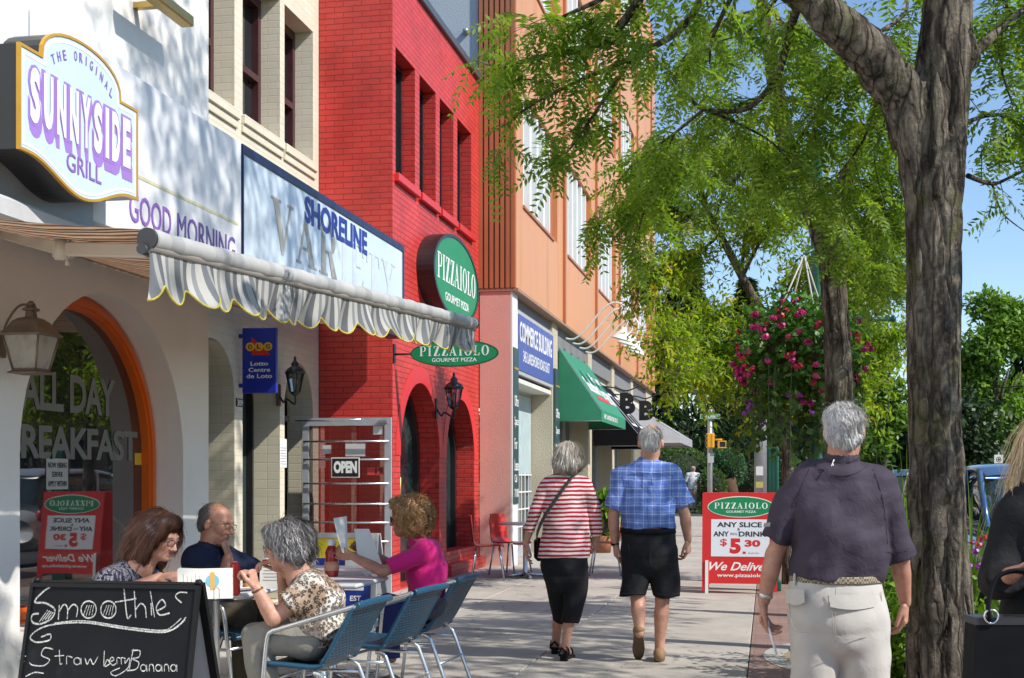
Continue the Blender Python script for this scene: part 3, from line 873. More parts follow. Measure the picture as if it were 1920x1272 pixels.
text(lt, "ALL DAY", fr, Yx(38, -4.58), Zx(120, 773, -4.58), Yx(216, -4.58), Zx(120, 700, -4.58), .003, .001, .028, space=.95)
text(lt, "BREAKFAST", fr, Yx(8, -4.58), Zx(120, 862, -4.58), Yx(258, -4.58), Zx(120, 800, -4.58), .003, .001, .028, space=.92)
lt.build('lettering', LET, wo_)
pp = MB(); z1 = Zx(105, 860, -4.58); z0 = Zx(105, 918, -4.58); y0, y1 = Yx(87, -4.58), Yx(128, -4.58)
slab(pp, fr, [rect(y0, y1, z0, z1)], .002, .003)
for i, s_ in enumerate(("NOW HIRING", "SERVER", "APPLY WITHIN")):
    zz = z1 - (z1 - z0) * (i * .3 + .3); text(pp, s_, fr, y0 + .02 + (.05 if i == 1 else 0), zz, y1 - .02 - (.05 if i == 1 else 0), zz + .035, .0045, .001, .01, mi=1)
pp.build('notice', [pm('paper_grey', (.42, .42, .41), .7, .05, 4, 30, 0), BLACK], wo_)
st = MB(); y0, y1 = Yx(253, -4.58), Yx(266, -4.58); slab(st, fr, [rect(y0, y1, Zx(260, 872, -4.58), Zx(260, 850, -4.58))], .002, .003); st.build('sticker', pm('yellow_label', (.62, .36, .03), .5), wo_)
# ---------------------------------------------------------------- sign band panel
ZS0, ZS1 = 2.97, 4.05
gm = empty('sign_panel', (-4.16, 7, ZS0), label='long white fascia panel reading GOOD MORNING in purple above the awning', cat='sign panel')
b = MB()
for (a, c) in ((-1.0, 3.98), (4.0, 6.98), (7.0, 10.12)): b.box(WX + .001, -4.16, a, c, ZS0, ZS1, bev=.004)
b.build('board', PANEL, gm)
t_ = MB(); fr = facade(-4.16)
text(t_, "GOOD", fr, Yx(243, -4.155), Zx(243, 413, -4.155), Yx(321, -4.155), Zx(243, 358, -4.155), .004, .006, .0)
t_.build('lettering', PURPLE, gm)
t_ = MB(); text(t_, "MORNING", fr, Yx(333, -4.155), Zx(243, 413, -4.155), Yx(441, -4.155), Zx(243, 358, -4.155), .004, .004, 0)
t_.build('lettering', PURPLED, gm)
t_ = MB(); za = Zx(253, 331, -4.155); b_ = MB(); t_.box(-4.159, -4.157, 1, 10.05, za, za + .022); t_.build('pinstripe', pm('faded_yellow', (.62, .58, .36), .5), gm)

# ---------------------------------------------------------------- shaped box sign
sg = empty('shop_sign', (-4.0, 7.1, 3.4), label='shaped white box sign with gold edge reading THE ORIGINAL SUNNYSIDE GRILL', cat='sign')
SX = -3.90
def S_(u, v): q = onX(u, v, SX); return (float(q[1]), float(q[2]))
y0, y1 = S_(36, 0)[0], S_(257, 0)[0]; yc = (y0 + y1) / 2
def side_pts():
    out = []
    zt, zb = 3.665, 3.105
    pts = [(y0, zb), (y0 + .08, zb)] 
    for i in range(13):
        a = i / 12; pts.append((y0 + .08 + (yc - y0 - .08) * a, zb - .135 * (.5 - .5 * math.cos(math.pi * a)) - .0))
    for i in range(1, 13):
        a = i / 12; pts.append((yc + (y1 - .08 - yc) * a, zb - .135 * (.5 + .5 * math.cos(math.pi * a))))
    pts += [(y1, zb), (y1, zt), (y1 - .22, zt)]
    for i in range(17):
        a = math.pi * i / 16
        pts.append((yc + (y1 - .22 - yc) * math.cos(a), zt + .005 + .205 * math.sin(a) ** .8))
    pts += [(y0 + .22, zt), (y0, zt)]
    o = []
    for p in pts:
        if not o or abs(p[0] - o[-1][0]) + abs(p[1] - o[-1][1]) > 1e-4: o.append(p)
    return o
SO = side_pts()
b = MB(); slab(b, facade(SX), [SO], -.245, -.016); b.build('case', BLACKM, sg)
b = MB(); slab(b, facade(SX), [grow(SO, .004), grow(SO, -.012)], -.016, .006); b.build('edge', GOLD, sg)
b = MB(); slab(b, facade(SX), [grow(SO, -.011)], -.0159, 0); fa = b.build('face', pm('sign_face_pale', (.56, .68, .80), .35, .03, 2, 40, 0), sg)
b = MB(); slab(b, facade(SX), [grow(SO, -.030), grow(SO, -.046)], .0005, .002); b.build('border', pm('border_cream', (.80, .80, .76), .4), sg)
fr = facade(SX)
yl, yr = S_(58, 0)[0] - .015, S_(243, 0)[0]
def big(mb, dz, dy, bold, z, mi):
    def wp(q):
        a = (q[:, 0] - yl) / (yr - yl)
        q = q.copy(); q[:, 1] += .0; q[:, 0] += dy; q[:, 1] += dz
        return q
    text(mb, "SUNNYSIDE", fr, yl, 3.255, yr, 3.575, z, .001, bold, mi=mi, warp=wp, space=1.02)
b = MB()
for i in range(8): lettered(b, 'SUNNYSIDE', fr, yl, 3.275, yr, 3.575, .002 - .0013 * (i > 0) , .001 + .0, .055, .018, .34, 0, .0022 * i, -.0085 * i) if i in (0, 7) else lettered(b, 'SUNNYSIDE', fr, yl, 3.275, yr, 3.575, .0007 + .00001 * i, .0006, .055, .018, .34, 0, .0022 * i, -.0085 * i)
b.build('letter_shadow', LILAC, sg)
b = MB(); lettered(b, 'SUNNYSIDE', fr, yl, 3.275, yr, 3.575, .0052, .001, .055, .001, .34); b.build('lettering', pm('letter_cream', (.76, .76, .74), .4), sg)
b = MB(); text(b, "GRILL", fr, yc - .19, 3.10, yc + .21, 3.205, .004, .001, .005)
for i, ch in enumerate("THE ORIGINAL"):
    if ch == ' ': continue
    a = (i - 5.5) / 11.0; ang = -a * .95
    c_ = (yc + a * .64, 3.755 - .13 * (a * 2) ** 2 * .75)
    def wp(q, c_=c_, ang=ang):
        x, yv = q[:, 0].copy(), q[:, 1].copy(); q = q.copy()
        q[:, 0] = c_[0] + x * math.cos(ang) - yv * math.sin(ang); q[:, 1] = c_[1] + x * math.sin(ang) + yv * math.cos(ang); return q
    w_ = .008 if ch == 'I' else .034
    text(b, ch, fr, -w_ / 2, 0, w_ / 2, .055, .004, .001, .004, warp=wp)
b.build('small_lettering', PURPLE, sg)
b = MB()
slab(b, facade(-4.14), [[(y0 - .02, 3.2), (y0 - .02, 2.96), (y0 + .12, 2.93), (yc - .25, 2.84), (yc + .35, 2.80), (y1 - .12, 2.86), (y1 - .1, 3.2)]], -.018, 0)
b.build('mount', pm('grey_metal', (.36, .37, .38), .45, .1, 6, 40, .05, metal=.5), sg)
# ---------------------------------------------------------------- variety store box sign
vs = empty('store_sign', (-4.2, 12.6, ZS0), label='navy framed pale blue box sign reading SHORELINE over faded VARIETY letters', cat='sign')
b = MB(); YA, YB = 10.15, 15.02
b.box(-4.36, -4.20, YA, YB, ZS0 + .002, ZS1 - .002)
slab(b, facade(-4.16), [rect(YA, YB, ZS0, ZS1), rect(YA + .03, YB - .05, ZS0 + .05, ZS1 - .07)], -.05, 0)
b.build('frame', NAVY, vs)
b = MB(); b.box(-4.20, -4.172, YA + .028, YB - .049, ZS0 + .049, ZS1 - .069)
b.build('face', pm('blue_white_face', (.60, .69, .78), .22, .10, 1.4, 30, .03, spec=.6), vs)
fr = facade(-4.172); b = MB()
ya, yb = Yx(571, -4.17), Yx(688, -4.17); zb, zt = Zx(571, 416, -4.17), Zx(571, 365, -4.17)
text(b, "SHORELINE", fr, ya, zb, yb, zt, .004, .003, .035); b.build('lettering', NAVYT, vs)
b = MB(); yv = Yx(508, -4.17); yw = Yx(742, -4.17); ym = yv + (yw - yv) * .46; serif(b, "VAR", fr, yv, zb - .40, ym, zb + .07, .002, .001)
b.build('ghost_lettering', pm('tan_ghost', (.36, .35, .31), .5, .15, 8, 40, 0, stain=((.52, .58, .62), 9, .5, .8)), vs)
b = MB(); serif(b, "IETY", fr, ym + .05, zb - .40, yw, zb + .07, .002, .001); b.build('faint_lettering', pm('faint_ghost', (.56, .62, .66), .5, .1, 8, 40, 0), vs)

# ---------------------------------------------------------------- cream brick building, set back
CX = -5.26
cb = empty('variety_store_building', (CX, 13, 0), label='cream painted brick store set back between white and red buildings', cat='building')
ups = [(11.55, 12.62), (12.83, 13.89), (14.03, 14.97)]
lows = [(11.55, 12.62, 2.70), (12.83, 13.89, 2.66), (14.03, 14.97, 2.66)]
b = MB(); slab(b, facade(CX), [rect(9.81, 15.17, -.1, 8.6)] + [rect(p, q, 5.05, 6.60) for p, q in ups] + [arch(p, q, .02, t - .53, t) for p, q, t in lows], -.32, 0)
b.box(-12, CX - .75, 9.81, 15.17, -.1, 8.5)
for zz in (4.2, 2.95): pass
cw = b.build('wall', CREAM, cb)
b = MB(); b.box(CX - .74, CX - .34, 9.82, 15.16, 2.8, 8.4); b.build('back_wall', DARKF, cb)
for i, (p, q) in enumerate(ups):
    w = MB(); slab(w, facade(CX), [rect(p + .002, q - .002, 5.052, 6.598), rect(p + .08, q - .08, 5.75, 6.5), rect(p + .08, q - .08, 5.12, 5.68)], -.34, -.22)
    wf = w.build('window', MAROON, cb)
    w = MB(); w.box(CX - .33, CX - .30, p + .02, q - .02, 5.07, 6.58); w.build('pane', GLASS, wf)
    w = MB(); w.box(CX - .2, CX + .05, p - .04, q + .04, 4.95, 5.048, bev=.008); w.box(CX + .0005, CX + .025, p - .04, q + .04, 4.87, 4.95); w.build('sill', CREAM, wf)
for i, (p, q, t) in enumerate(lows[:2]):
    a = arch(p + .002, q - .002, .02, t - .532, t - .002)
    w = MB(); slab(w, facade(CX), [a, grow(a, -.05)], -.42, -.30); w.box(CX - .415, CX - .305, (p + q) / 2 + .08, (p + q) / 2 + .2, .1, t - .06)
    wf = w.build('window', DARKF, cb)
    w = MB(); slab(w, facade(CX), [grow(a, -.045)], -.39, -.375); w.build('pane', SHOPGL, wf)
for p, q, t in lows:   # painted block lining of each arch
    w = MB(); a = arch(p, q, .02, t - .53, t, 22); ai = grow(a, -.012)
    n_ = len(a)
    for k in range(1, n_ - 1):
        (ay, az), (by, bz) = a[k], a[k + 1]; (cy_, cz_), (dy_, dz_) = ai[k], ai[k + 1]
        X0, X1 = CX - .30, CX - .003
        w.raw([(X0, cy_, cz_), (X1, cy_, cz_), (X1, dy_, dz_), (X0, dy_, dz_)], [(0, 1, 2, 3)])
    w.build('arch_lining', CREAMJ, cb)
# house number
w = MB(); y0, y1 = Yx(442, CX), Yx(454, CX); slab(w, facade(CX), [rect(y0, y1, Zx(448, 763, CX), Zx(448, 748, CX))], .001, .012)
for k, ch in enumerate("309"): text(w, ch, facade(CX), y0 + .012 + k * (y1 - y0 - .02) / 3, Zx(448, 761.5, CX), y0 + (k + 1) * (y1 - y0 - .02) / 3 + .004, Zx(448, 750, CX), .013, .002, .01, mi=1)
w.build('house_number', [BLACK, SIGNW], cb)
w = MB(); y0, y1 = Yx(524, CX), Yx(537, CX); slab(w, facade(CX), [rect(y0, y1, Zx(530, 877, CX), Zx(530, 823, CX))], .001, .004)
for k in range(7): text(w, "hours " + "ab" * (k % 3 + 1), facade(CX), y0 + .02, Zx(530, 840 + k * 5, CX), y1 - .02, Zx(530, 838 + k * 5, CX), .005, .001, mi=1) if False else w.box(CX + .0045, CX + .0055, y0 + .02, y1 - .02 - .01 * (k % 3), Zx(530, 841 + k * 5, CX), Zx(530, 839.5 + k * 5, CX), mi=1)
w.build('paper_notice', [SIGNW, pm('print_grey', (.3, .3, .32), .7)], cb)
# dark post beside the doorway with its lantern platform
w = MB(); w.box(CX - .30, CX - .06, 14.06, 14.20, 0, 1.98); w.box(CX - .34, CX - .05, 14.02, 14.34, 1.99, 2.05, bev=.01)
w.build('door_frame', pm('grey_post', (.07, .065, .06), .6, .2, 8, 40, .1), cb)
w = MB(); w.box(CX - .52, CX - .34, 14.0, 15.02, 0.02, 2.75); w.build('doorway', BLACK, cb)  # black block stands in for the unlit interior

# ---------------------------------------------------------------- red brick pizzeria
RX, RY = -4.35, 15.18
rb = empty('pizzeria_building', (RX, 17, 0), label='bright red painted brick pizzeria with arches and four tall windows', cat='building')
rw = [(15.31, 16.20), (16.42, 17.26), (17.48, 18.28), (18.52, 19.42)]
ra = [(15.52, 17.46, 2.56), (17.86, 19.62, 2.48)]
b = MB(); slab(b, facade(RX), [rect(RY, 19.96, -.1, 7.40)] + [rect(p, q, 4.98, 6.48) for p, q in rw] + [arch(p, q, .02, 1.62, t, 24) for p, q, t in ra], -.34, 0)
b.box(-12, RX - .341, RY, RY + .28, -.1, 7.39)
b.box(-12, -5.05, RY + .281, 19.95, -.1, 7.38); b.box(-5.05, RX - .341, RY + .281, 19.95, 3.0, 4.6)
for p, q in ((17.46, 17.86), (19.62, 19.95)): b.box(-5.05, RX - .341, p + .002, q - .002, -.1, 2.99)
b.build('wall', RED, rb)
b = MB(); b.box(-12, RX + .05, RY - .05, 19.95, 7.405, 7.52, bev=.01); b.build('roof_cap', pm('cap_metal', (.12, .125, .14), .4, .1, 4, 40, .03, metal=.5), rb)
for p, q in rw:
    w = MB(); slab(w, facade(RX), [rect(p + .002, q - .002, 4.982, 6.478), rect(p + .06, q - .06, 5.04, 6.42)], -.25, -.165)
    wf = w.build('window', DARKF, rb)
    w = MB(); w.box(RX - .23, RX - .215, p + .02, q - .02, 5.0, 6.46); w.build('pane', GLASS, wf)
    w = MB(); w.obox((RX - .02, (p + q) / 2, 4.92), (1, 0, 0), (0, 1, 0), (0, 0, 1), .085, (q - p) / 2 + .05, .05, bev=.008); w.build('sill', pm('red_paint', (.64, .030, .032), .4, .06, 4, 40, .05), wf)
for k, (p, q, t) in enumerate(ra):
    # voussoir band
    a = arch(p, q, .02, 1.62, t, 24); o_ = [(y, z) for y, z in grow(a, .21)]
    band = [pt for pt in o_[2:]] + [pt for pt in a[2:]][::-1]
    w = MB(); slab(w, facade(RX), [band], .001, .006); w.build('arch_band', pm('red_paint', (.64, .030, .032), .4), rb)
    w = MB(); slab(w, facade(RX), [grow(a, -.002), grow(a, -.10)], -.40, -.27)
    if k == 0:
        w.box(RX - .40, RX - .27, p + .62, p + .70, .02, 2.3)
        d_ = w.build('door', BLACKM, rb)
        w = MB(); slab(w, facade(RX), [grow(a, -.09)], -.36, -.345); w.build('pane', SHOPGL, d_)
        w = MB(); w.tube([(RX - .28, p + .78, .95), (RX - .22, p + .78, .97), (RX - .22, p + .78, 1.35), (RX - .28, p + .78, 1.37)], .012); w.build('handle', pm('brass', (.5, .33, .1), .35, metal=.9), d_)
        w = MB(); w.lathe((RX - .345, p + .45, 1.55), [(.05, 0), (.05, .004)], 20, (1, 0, 0)); w.build('sticker', GREEN, d_)
    else:
        w.box(RX - .40, RX - .27, (p + q) / 2 - .05, (p + q) / 2 + .05, .4, t - .06)
        d_ = w.build('window', BLACKM, rb)
        w = MB(); slab(w, facade(RX), [grow(a, -.09)], -.36, -.345); w.build('pane', SHOPGL, d_)
        w = MB(); w.box(RX - .27, RX - .003, p + .003, q - .003, .02, .32, bev=.01); w.build('sill', RED, d_)
    # lining of the reveal behind the wall thickness
    w = MB(); a2 = grow(a, .001)
    for j in range(1, len(a2) - 1):
        (ay, az), (by, bz) = a2[j], a2[j + 1]
        w.raw([(RX - .62, ay, az), (RX - .341, ay, az), (RX - .341, by, bz), (RX - .62, by, bz)], [(0, 1, 2, 3)])
    w.build('arch_lining', RED, rb)
w = MB(); w.box(-5.0, RX + .12, 17.66, 19.9, -.05, .16, bev=.012); w.build('step', RED, rb)
# bin bags' worth of small paper litter on the step is left as it is: two pale stones
for yy in (18.0, 18.5):
    pass

# ---------------------------------------------------------------- orange clad office building
OX, OY, OE, OZ = -3.77, 19.98, 45.3, 4.25
ob_ = empty('office_building', (OX, 32, 0), label='long orange metal clad office building with shops below', cat='building')
bay = 4.74; bays = [OY + .02 + i * bay for i in range(6)]
b = MB()
wins = []
for i in range(5):
    yb0 = bays[i]
    for k in range(3):
        wins.append((i, k, yb0 + .55, yb0 + 4.02, 5.62 + 3.72 * k, 7.42 + 3.72 * k))
slab(b, facade(OX), [rect(OY, OE, OZ, 16.2)] + [rect(p, q, z0, z1) for _, _, p, q, z0, z1 in wins], -.14, 0)
b.build('cladding', ORANGE, ob_)
b = MB(); b.box(-14, OX - .141, OY + .16, OE - .01, 3.75, 16.1); b.build('core', pm('core_grey', (.2, .2, .2), .8), ob_)
b = MB(); b.box(-4.36, OX - .141, OY + .03, OY + .15, OZ, 16.2)
for i in range(7):
    x0 = -4.36 + i * .084
    b.box(x0 + .012, x0 + .07, OY - .03, OY + .029, OZ, 16.2)
b.build('ribbed_panel', BROWNM, ob_)
b = MB(); b.box(-14, -4.37, OY + .02, OY + .15, 3.5, 16.0); b.build('side_wall', GREYST, ob_)
b = MB(); b.lathe((-4.55, OY + .01, 8.2), [(.05, 0), (.05, .06), (.03, .1)], 12, (0, -1, 0)); b.build('vent_cap', pm('grey_metal', (.36, .37, .38)), ob_)
b = MB(); b.box(-4.9, OX + .03, OY - .02, OE + .02, OZ - .05, OZ - .004); b.build('soffit', pm('soffit_brown', (.34, .20, .13), .6), ob_)
b = MB()
for i in range(6):
    yv = bays[i]
    if 0 < i < 6: b.box(OX + .001, OX + .05, yv - .06, yv + .06, OZ, 16.2)
b.build('mullion', BROWNM, ob_)
FIN = pm('white_fin', (.74, .75, .74), .5, .04, 3, 40, .03); FING = pm('grey_blind', (.46, .49, .48), .6, .06, 3, 40, .03)
for i, k, p, q, z0, z1 in wins:
    w = MB(); slab(w, facade(OX), [rect(p + .002, q - .002, z0 + .002, z1 - .002), rect(p + .05, q - .62, z0 + .05, z1 - .05)], -.139, -.09)
    w.box(OX - .085, OX + .03, p - .02, q - .45, z0 - .045, z0 - .003)
    wf = w.build('window', BROWNM, ob_)
    w = MB(); w.box(OX - .13, OX - .12, p + .03, q - .6, z0 + .03, z1 - .03); w.build('blind', FING, wf)
    w = MB()
    for j in range(5):
        yy = p + .10 + j * (q - .72 - p - .1) / 4
        w.box(OX - .118, OX - .03, yy, yy + .17 if j < 4 else yy + .08, z0 + .052, z1 - .052)
    w.build('fin', FIN, wf)
# ground floor
GX = -3.86
def pier(y0, y1, m, x0=-4.6, x1=GX, nm='pillar'):
    w = MB(); w.box(x0, x1, y0, y1, -.05, OZ - .052); return w.build(nm, m, ob_)
pier(OY, OY + .42, PINKST, -4.34, GX)
pier(OY - .001, OY + .43, WHITEP, GX + .001, GX + .03, 'corner_trim')
pier(24.0, 24.62, BEIGEST); pier(28.9, 29.55, BEIGEST); pier(33.4, 34.0, BEIGEST); pier(38.2, 38.8, BEIGEST); pier(43.0, 45.2, BEIGEST)
w = MB(); w.box(-4.6, -4.27, 20.41, 24.0, 2.9, 4.19); w.build('shopfront_header', BEIGEST, ob_)
w = MB(); w.box(-4.27, GX - .02, 20.41, 23.99, 2.86, 2.93); w.build('porch_ceiling', pm('porch_white', (.66, .64, .58), .7), ob_)
def shopfront(y0, y1, x, z1, n):
    w = MB(); hs = []
    for j in range(n):
        a = y0 + .06 + j * (y1 - y0 - .06) / n; c = y0 + (j + 1) * (y1 - y0 - .06) / n
        hs.append(rect(a, c, .15, z1 - .08))
    slab(w, facade(x), [rect(y0, y1, .0, z1)] + hs, -.1, 0)
    wf = w.build('shopfront', ALUP, ob_)
    w = MB(); w.box(x - .07, x - .055, y0 + .02, y1 - .02, .1, z1 - .03); w.build('pane', SHOPGL, wf)
    return wf
sf = shopfront(20.43, 23.99, -4.25, 2.89, 3)
w = MB(); w.box(-4.254, -4.246, 20.5, 23.93, 1.42, 2.80); w.build('blind', pm('blue_blind', (.40, .50, .50), .6), sf)
w = MB()
for zz in (.5, .8, 1.1, 1.4): w.box(-4.252, -4.235, 20.5, 23.95, zz - .012, zz + .012)
for j in range(9): w.box(-4.252, -4.2352, 20.8 + j * .36, 20.824 + j * .36, .15, 1.42)
w.build('grid', WHITEP, sf)
shopfront(24.64, 28.88, -4.2, 2.75, 4); shopfront(29.57, 33.38, -4.2, 2.75, 3); shopfront(34.02, 38.18, -4.2, 2.75, 4); shopfront(38.82, 42.98, -4.2, 2.75, 4)
w = MB(); w.box(-4.55, -4.0, 24.64, 28.88, 2.76, 4.19); w.box(-4.55, -4.0, 29.57, 33.38, 2.76, 4.19); w.box(-4.55, -4.0, 34.02, 42.98, 2.76, 4.19); w.build('fascia', pm('fascia_cream', (.66, .61, .48), .7), ob_)
# office signboards on the pillars
for k, (ya, yb_) in enumerate(((20.02, 20.40), (24.08, 24.55))):
    o = MB(); o.box(GX + .031 if k == 0 else GX + .001, GX + .05, ya, yb_, .95, 3.35, bev=.004)
    fr = facade(GX + .05)
    for j, s_ in enumerate(("Office", "Space", "For", "Lease")):
        text(o, s_, fr, ya + .03, 2.45 - j * .33, yb_ - .03 - (.1 if j == 2 else 0), 2.62 - j * .33, .002, .002, .006, mi=1)
    text(o, "Call", fr, ya + .03, 1.28, yb_ - .15, 1.4, .002, .002, .006, mi=1); text(o, "7100", fr, ya + .03, 1.05, yb_ - .03, 1.18, .002, .002, .006, mi=1)
    o.box(GX + .0505, GX + .053, ya + .02, yb_ - .02, 3.02, 3.05, mi=2)
    o.build('pillar_sign', [pm('slate_green', (.035, .075, .075), .4), SIGNW, GOLD], None,
            ('tall narrow dark sign reading Office Space For Lease beside pink pillar', 'tall narrow Office Space sign on beige pillar beside the green awning')[k], 'sign', 'office to let signs')
# named building sign above the porch
cs = empty('building_sign', (GX, 22.2, 3.0), label='blue sign reading COMMERCE BUILDING over the office doorway', cat='sign')
w = MB(); w.box(GX - .08, GX + .02, 20.44, 23.98, 2.98, 3.98); w.build('frame', pm('grey_frame', (.42, .42, .42), .5), cs)
w = MB(); w.box(GX + .0201, GX + .03, 20.5, 23.92, 3.04, 3.92); w.build('face', pm('sign_blue', (.07, .10, .34), .4, .05, 3, 40, 0), cs)
w = MB(); fr = facade(GX + .03)
text(w, "COMMERCE BUILDING", fr, 20.2 + .4, 3.5, 23.75, 3.82, .002, .002, .02); text(w, "345 LAKESHORE ROAD EAST", fr, 20.9, 3.2, 23.5, 3.38, .002, .002, .012)
w.build('lettering', SIGNW, cs)
# ---------------------------------------------------------------- awning over the terrace
def stripes(name, cols, period, trans=0.0, axis='Y', rough=.7, tint=(1, 1, 1)):
    m, t, b = nmat(name); co = coords(t)
    sx = N(t, 'SeparateXYZ'); t.links.new(co, sx.inputs[0])
    wv = math_(t, 'ADD', sx.outputs[axis], math_(t, 'MULTIPLY', noise(t, co, 4, 2), .015))
    f = math_(t, 'FRACT', math_(t, 'MULTIPLY', wv, 1.0 / period))
    r = N(t, 'ValToRGB'); r.color_ramp.interpolation = 'CONSTANT'; e = r.color_ramp.elements
    while len(e) < len(cols): e.new(.5)
    for i, (p, c) in enumerate(cols): e[i].position = p; e[i].color = rgba(c)
    t.links.new(f, r.inputs[0])
    c = mixc(t, 1.0, r.outputs[0], ramp(t, noise(t, co, 3, 5), [(.3, .82), (.7, 1.05)]), 'MULTIPLY')
    t.links.new(c, b.inputs['Base Color']); b.inputs['Roughness'].default_value = rough
    bump(t, b, noise(t, co, 260, 2), .1, .002)
    if trans:
        tl = N(t, 'BsdfTranslucent'); t.links.new(mixc(t, 1.0, c, tint, 'MULTIPLY'), tl.inputs[0])
        mx = N(t, 'MixShader'); mx.inputs[0].default_value = trans
        t.links.new(b.outputs[0], mx.inputs[1]); t.links.new(tl.outputs[0], mx.inputs[2]); t.links.new(mx.outputs[0], t.nodes['Material Output'].inputs[0])
    return m
AWN = stripes('awning_canvas', [(0, (.52, .42, .34)), (.22, (.06, .05, .045)), (.36, (.40, .31, .25)), (.5, (.05, .045, .04)), (.62, (.50, .40, .33)), (.8, (.14, .10, .085))], .30, .42, 'Y', tint=(.9, .65, .45))
VAL = stripes('valance_canvas', [(0, (.46, .45, .42)), (.2, (.15, .16, .17)), (.42, (.36, .36, .34)), (.55, (.13, .135, .15)), (.72, (.50, .49, .46)), (.88, (.24, .25, .26))], .26, .12, 'Y')  # stripe colours lowered to carry dappled shade
Bn, Bf = np.array([-2.85, 5.80, 2.475]), np.array([-2.44, 10.98, 2.655])
aw = empty('retractable_awning', (-4.1, 8, 2.9), label='retractable striped awning with wavy yellow edged valance over the cafe tables', cat='awning')
w = MB(); grid = []
for i in range(25):
    t_ = i / 24; a = np.array([-4.32, 5.0 + 5.8 * t_, 2.76]); c = Bn + (Bf - Bn) * t_ + np.array([-.03, 0, .045])
    grid.append([tuple(a + (c - a) * (j / 6) - np.array([0, 0, .085 * math.sin(math.pi * j / 6)])) for j in range(7)])
w.sheet(grid); w.build('canopy', AWN, aw)
ax_ = (Bf - Bn) / np.linalg.norm(Bf - Bn)
w = MB(); pr = []
w.tube([Bn + (Bf - Bn) * (i / 60) + np.array([0, 0, .0025 * math.sin(i * 1.7)]) for i in range(61)], [.047 + .0018 * math.sin(i * 2.3) for i in range(61)], 20, flat=1.05)
w.build('front_bar', stripes('bar_shadow_bands', [(0, (.47, .46, .45)), (.3, (.40, .40, .395)), (.42, (.46, .455, .44)), (.6, (.36, .36, .36)), (.8, (.44, .44, .43))], .62, 0, 'Y', .55), aw)  # grey bands along the bar are tree shadow put into the colour
for p_, e_ in ((Bn, -ax_ * .02), (Bf, ax_ * .016)):
    w = MB(); w.tube([p_ + e_ * .3, p_ - e_ * .6], .052, 20); w.tube([p_ + np.array([-.02, -.02, -.05]), p_ + np.array([-.02, .06, -.05])], .026, 10); w.build('end_cap', pm('cap_plastic', (.05, .05, .055), .5), aw)
w = MB(); edge = []; nsc = 21; per = 12
grid = [[] for _ in range(8)]
for i in range(nsc * per + 1):
    t_ = i / (nsc * per); ph = (i % per) / per
    base = Bn + (Bf - Bn) * t_ + np.array([0, 0, -.05])
    h = (.245 - .04 * t_) * (.84 + .16 * math.cos(2 * math.pi * t_ * nsc))
    for j in range(8):
        q = j / 7
        sw = .030 * q * math.sin(2 * math.pi * t_ * nsc * .5 + 1.2 * math.sin(t_ * 9)) + .022 * q * math.sin(2 * math.pi * t_ * nsc + .8) + .05 * q * q * math.sin(t_ * 13)
        ly = -.05 * q * q + .018 * q * math.sin(t_ * 31)
        grid[j].append(tuple(base + np.array([sw + .01, ly, -h * q])))
w.sheet(grid); w.build('valance', VAL, aw)
w = MB(); w.tube([np.array(p) for p in grid[7]], .0055, 6); w.build('trim', pm('yellow_trim', (.52, .43, .06), .6, .2, 30, 80, .1), aw)
w = MB(); w.tube([Bn + np.array([.0, 0, -.035]), Bf + np.array([0, 0, -.035])], .03, 8); w.build('valance_rail', pm('rail_taupe', (.30, .27, .24), .6), aw)  # rail in a plain taupe colour
ARM = pm('arm_beige', (.46, .40, .33), .5, .08, 4, 40, .06)
w = MB(); A_ = [(-4.12, 6.55, 2.70), (-3.5, 6.2, 2.515), (-2.88, 5.93, 2.44)]
for p, q in zip(A_, A_[1:]):
    p, q = np.array(p), np.array(q); m_ = (p + q) / 2; d_ = _unit(q - p); s_ = _unit(np.cross(d_, (0, 0, 1))); w.obox(m_, d_, s_, np.cross(d_, s_) * -1, np.linalg.norm(q - p) / 2 - .03, .022, .036, bev=.008)
w.build('folding_arm', ARM, aw)
w = MB(); c = np.array(A_[1]); w.lathe(c - np.array([0, 0, .055]), [(.045, 0), (.045, .11)], 16); w.box(c[0] - .05, c[0] + .05, c[1] - .03, c[1] + .03, c[2] - .045, c[2] + .045, bev=.006); w.tube([c + np.array([.02, 0, -.05]), c + np.array([.02, 0, -.085])], .012, 8)
w.build('elbow_joint', ARM, aw)
w = MB(); w.box(-4.16, -4.08, 4.9, 10.9, 2.77, 2.90, bev=.02); w.build('cassette', pm('bar_grey', (.5, .5, .5)), aw)

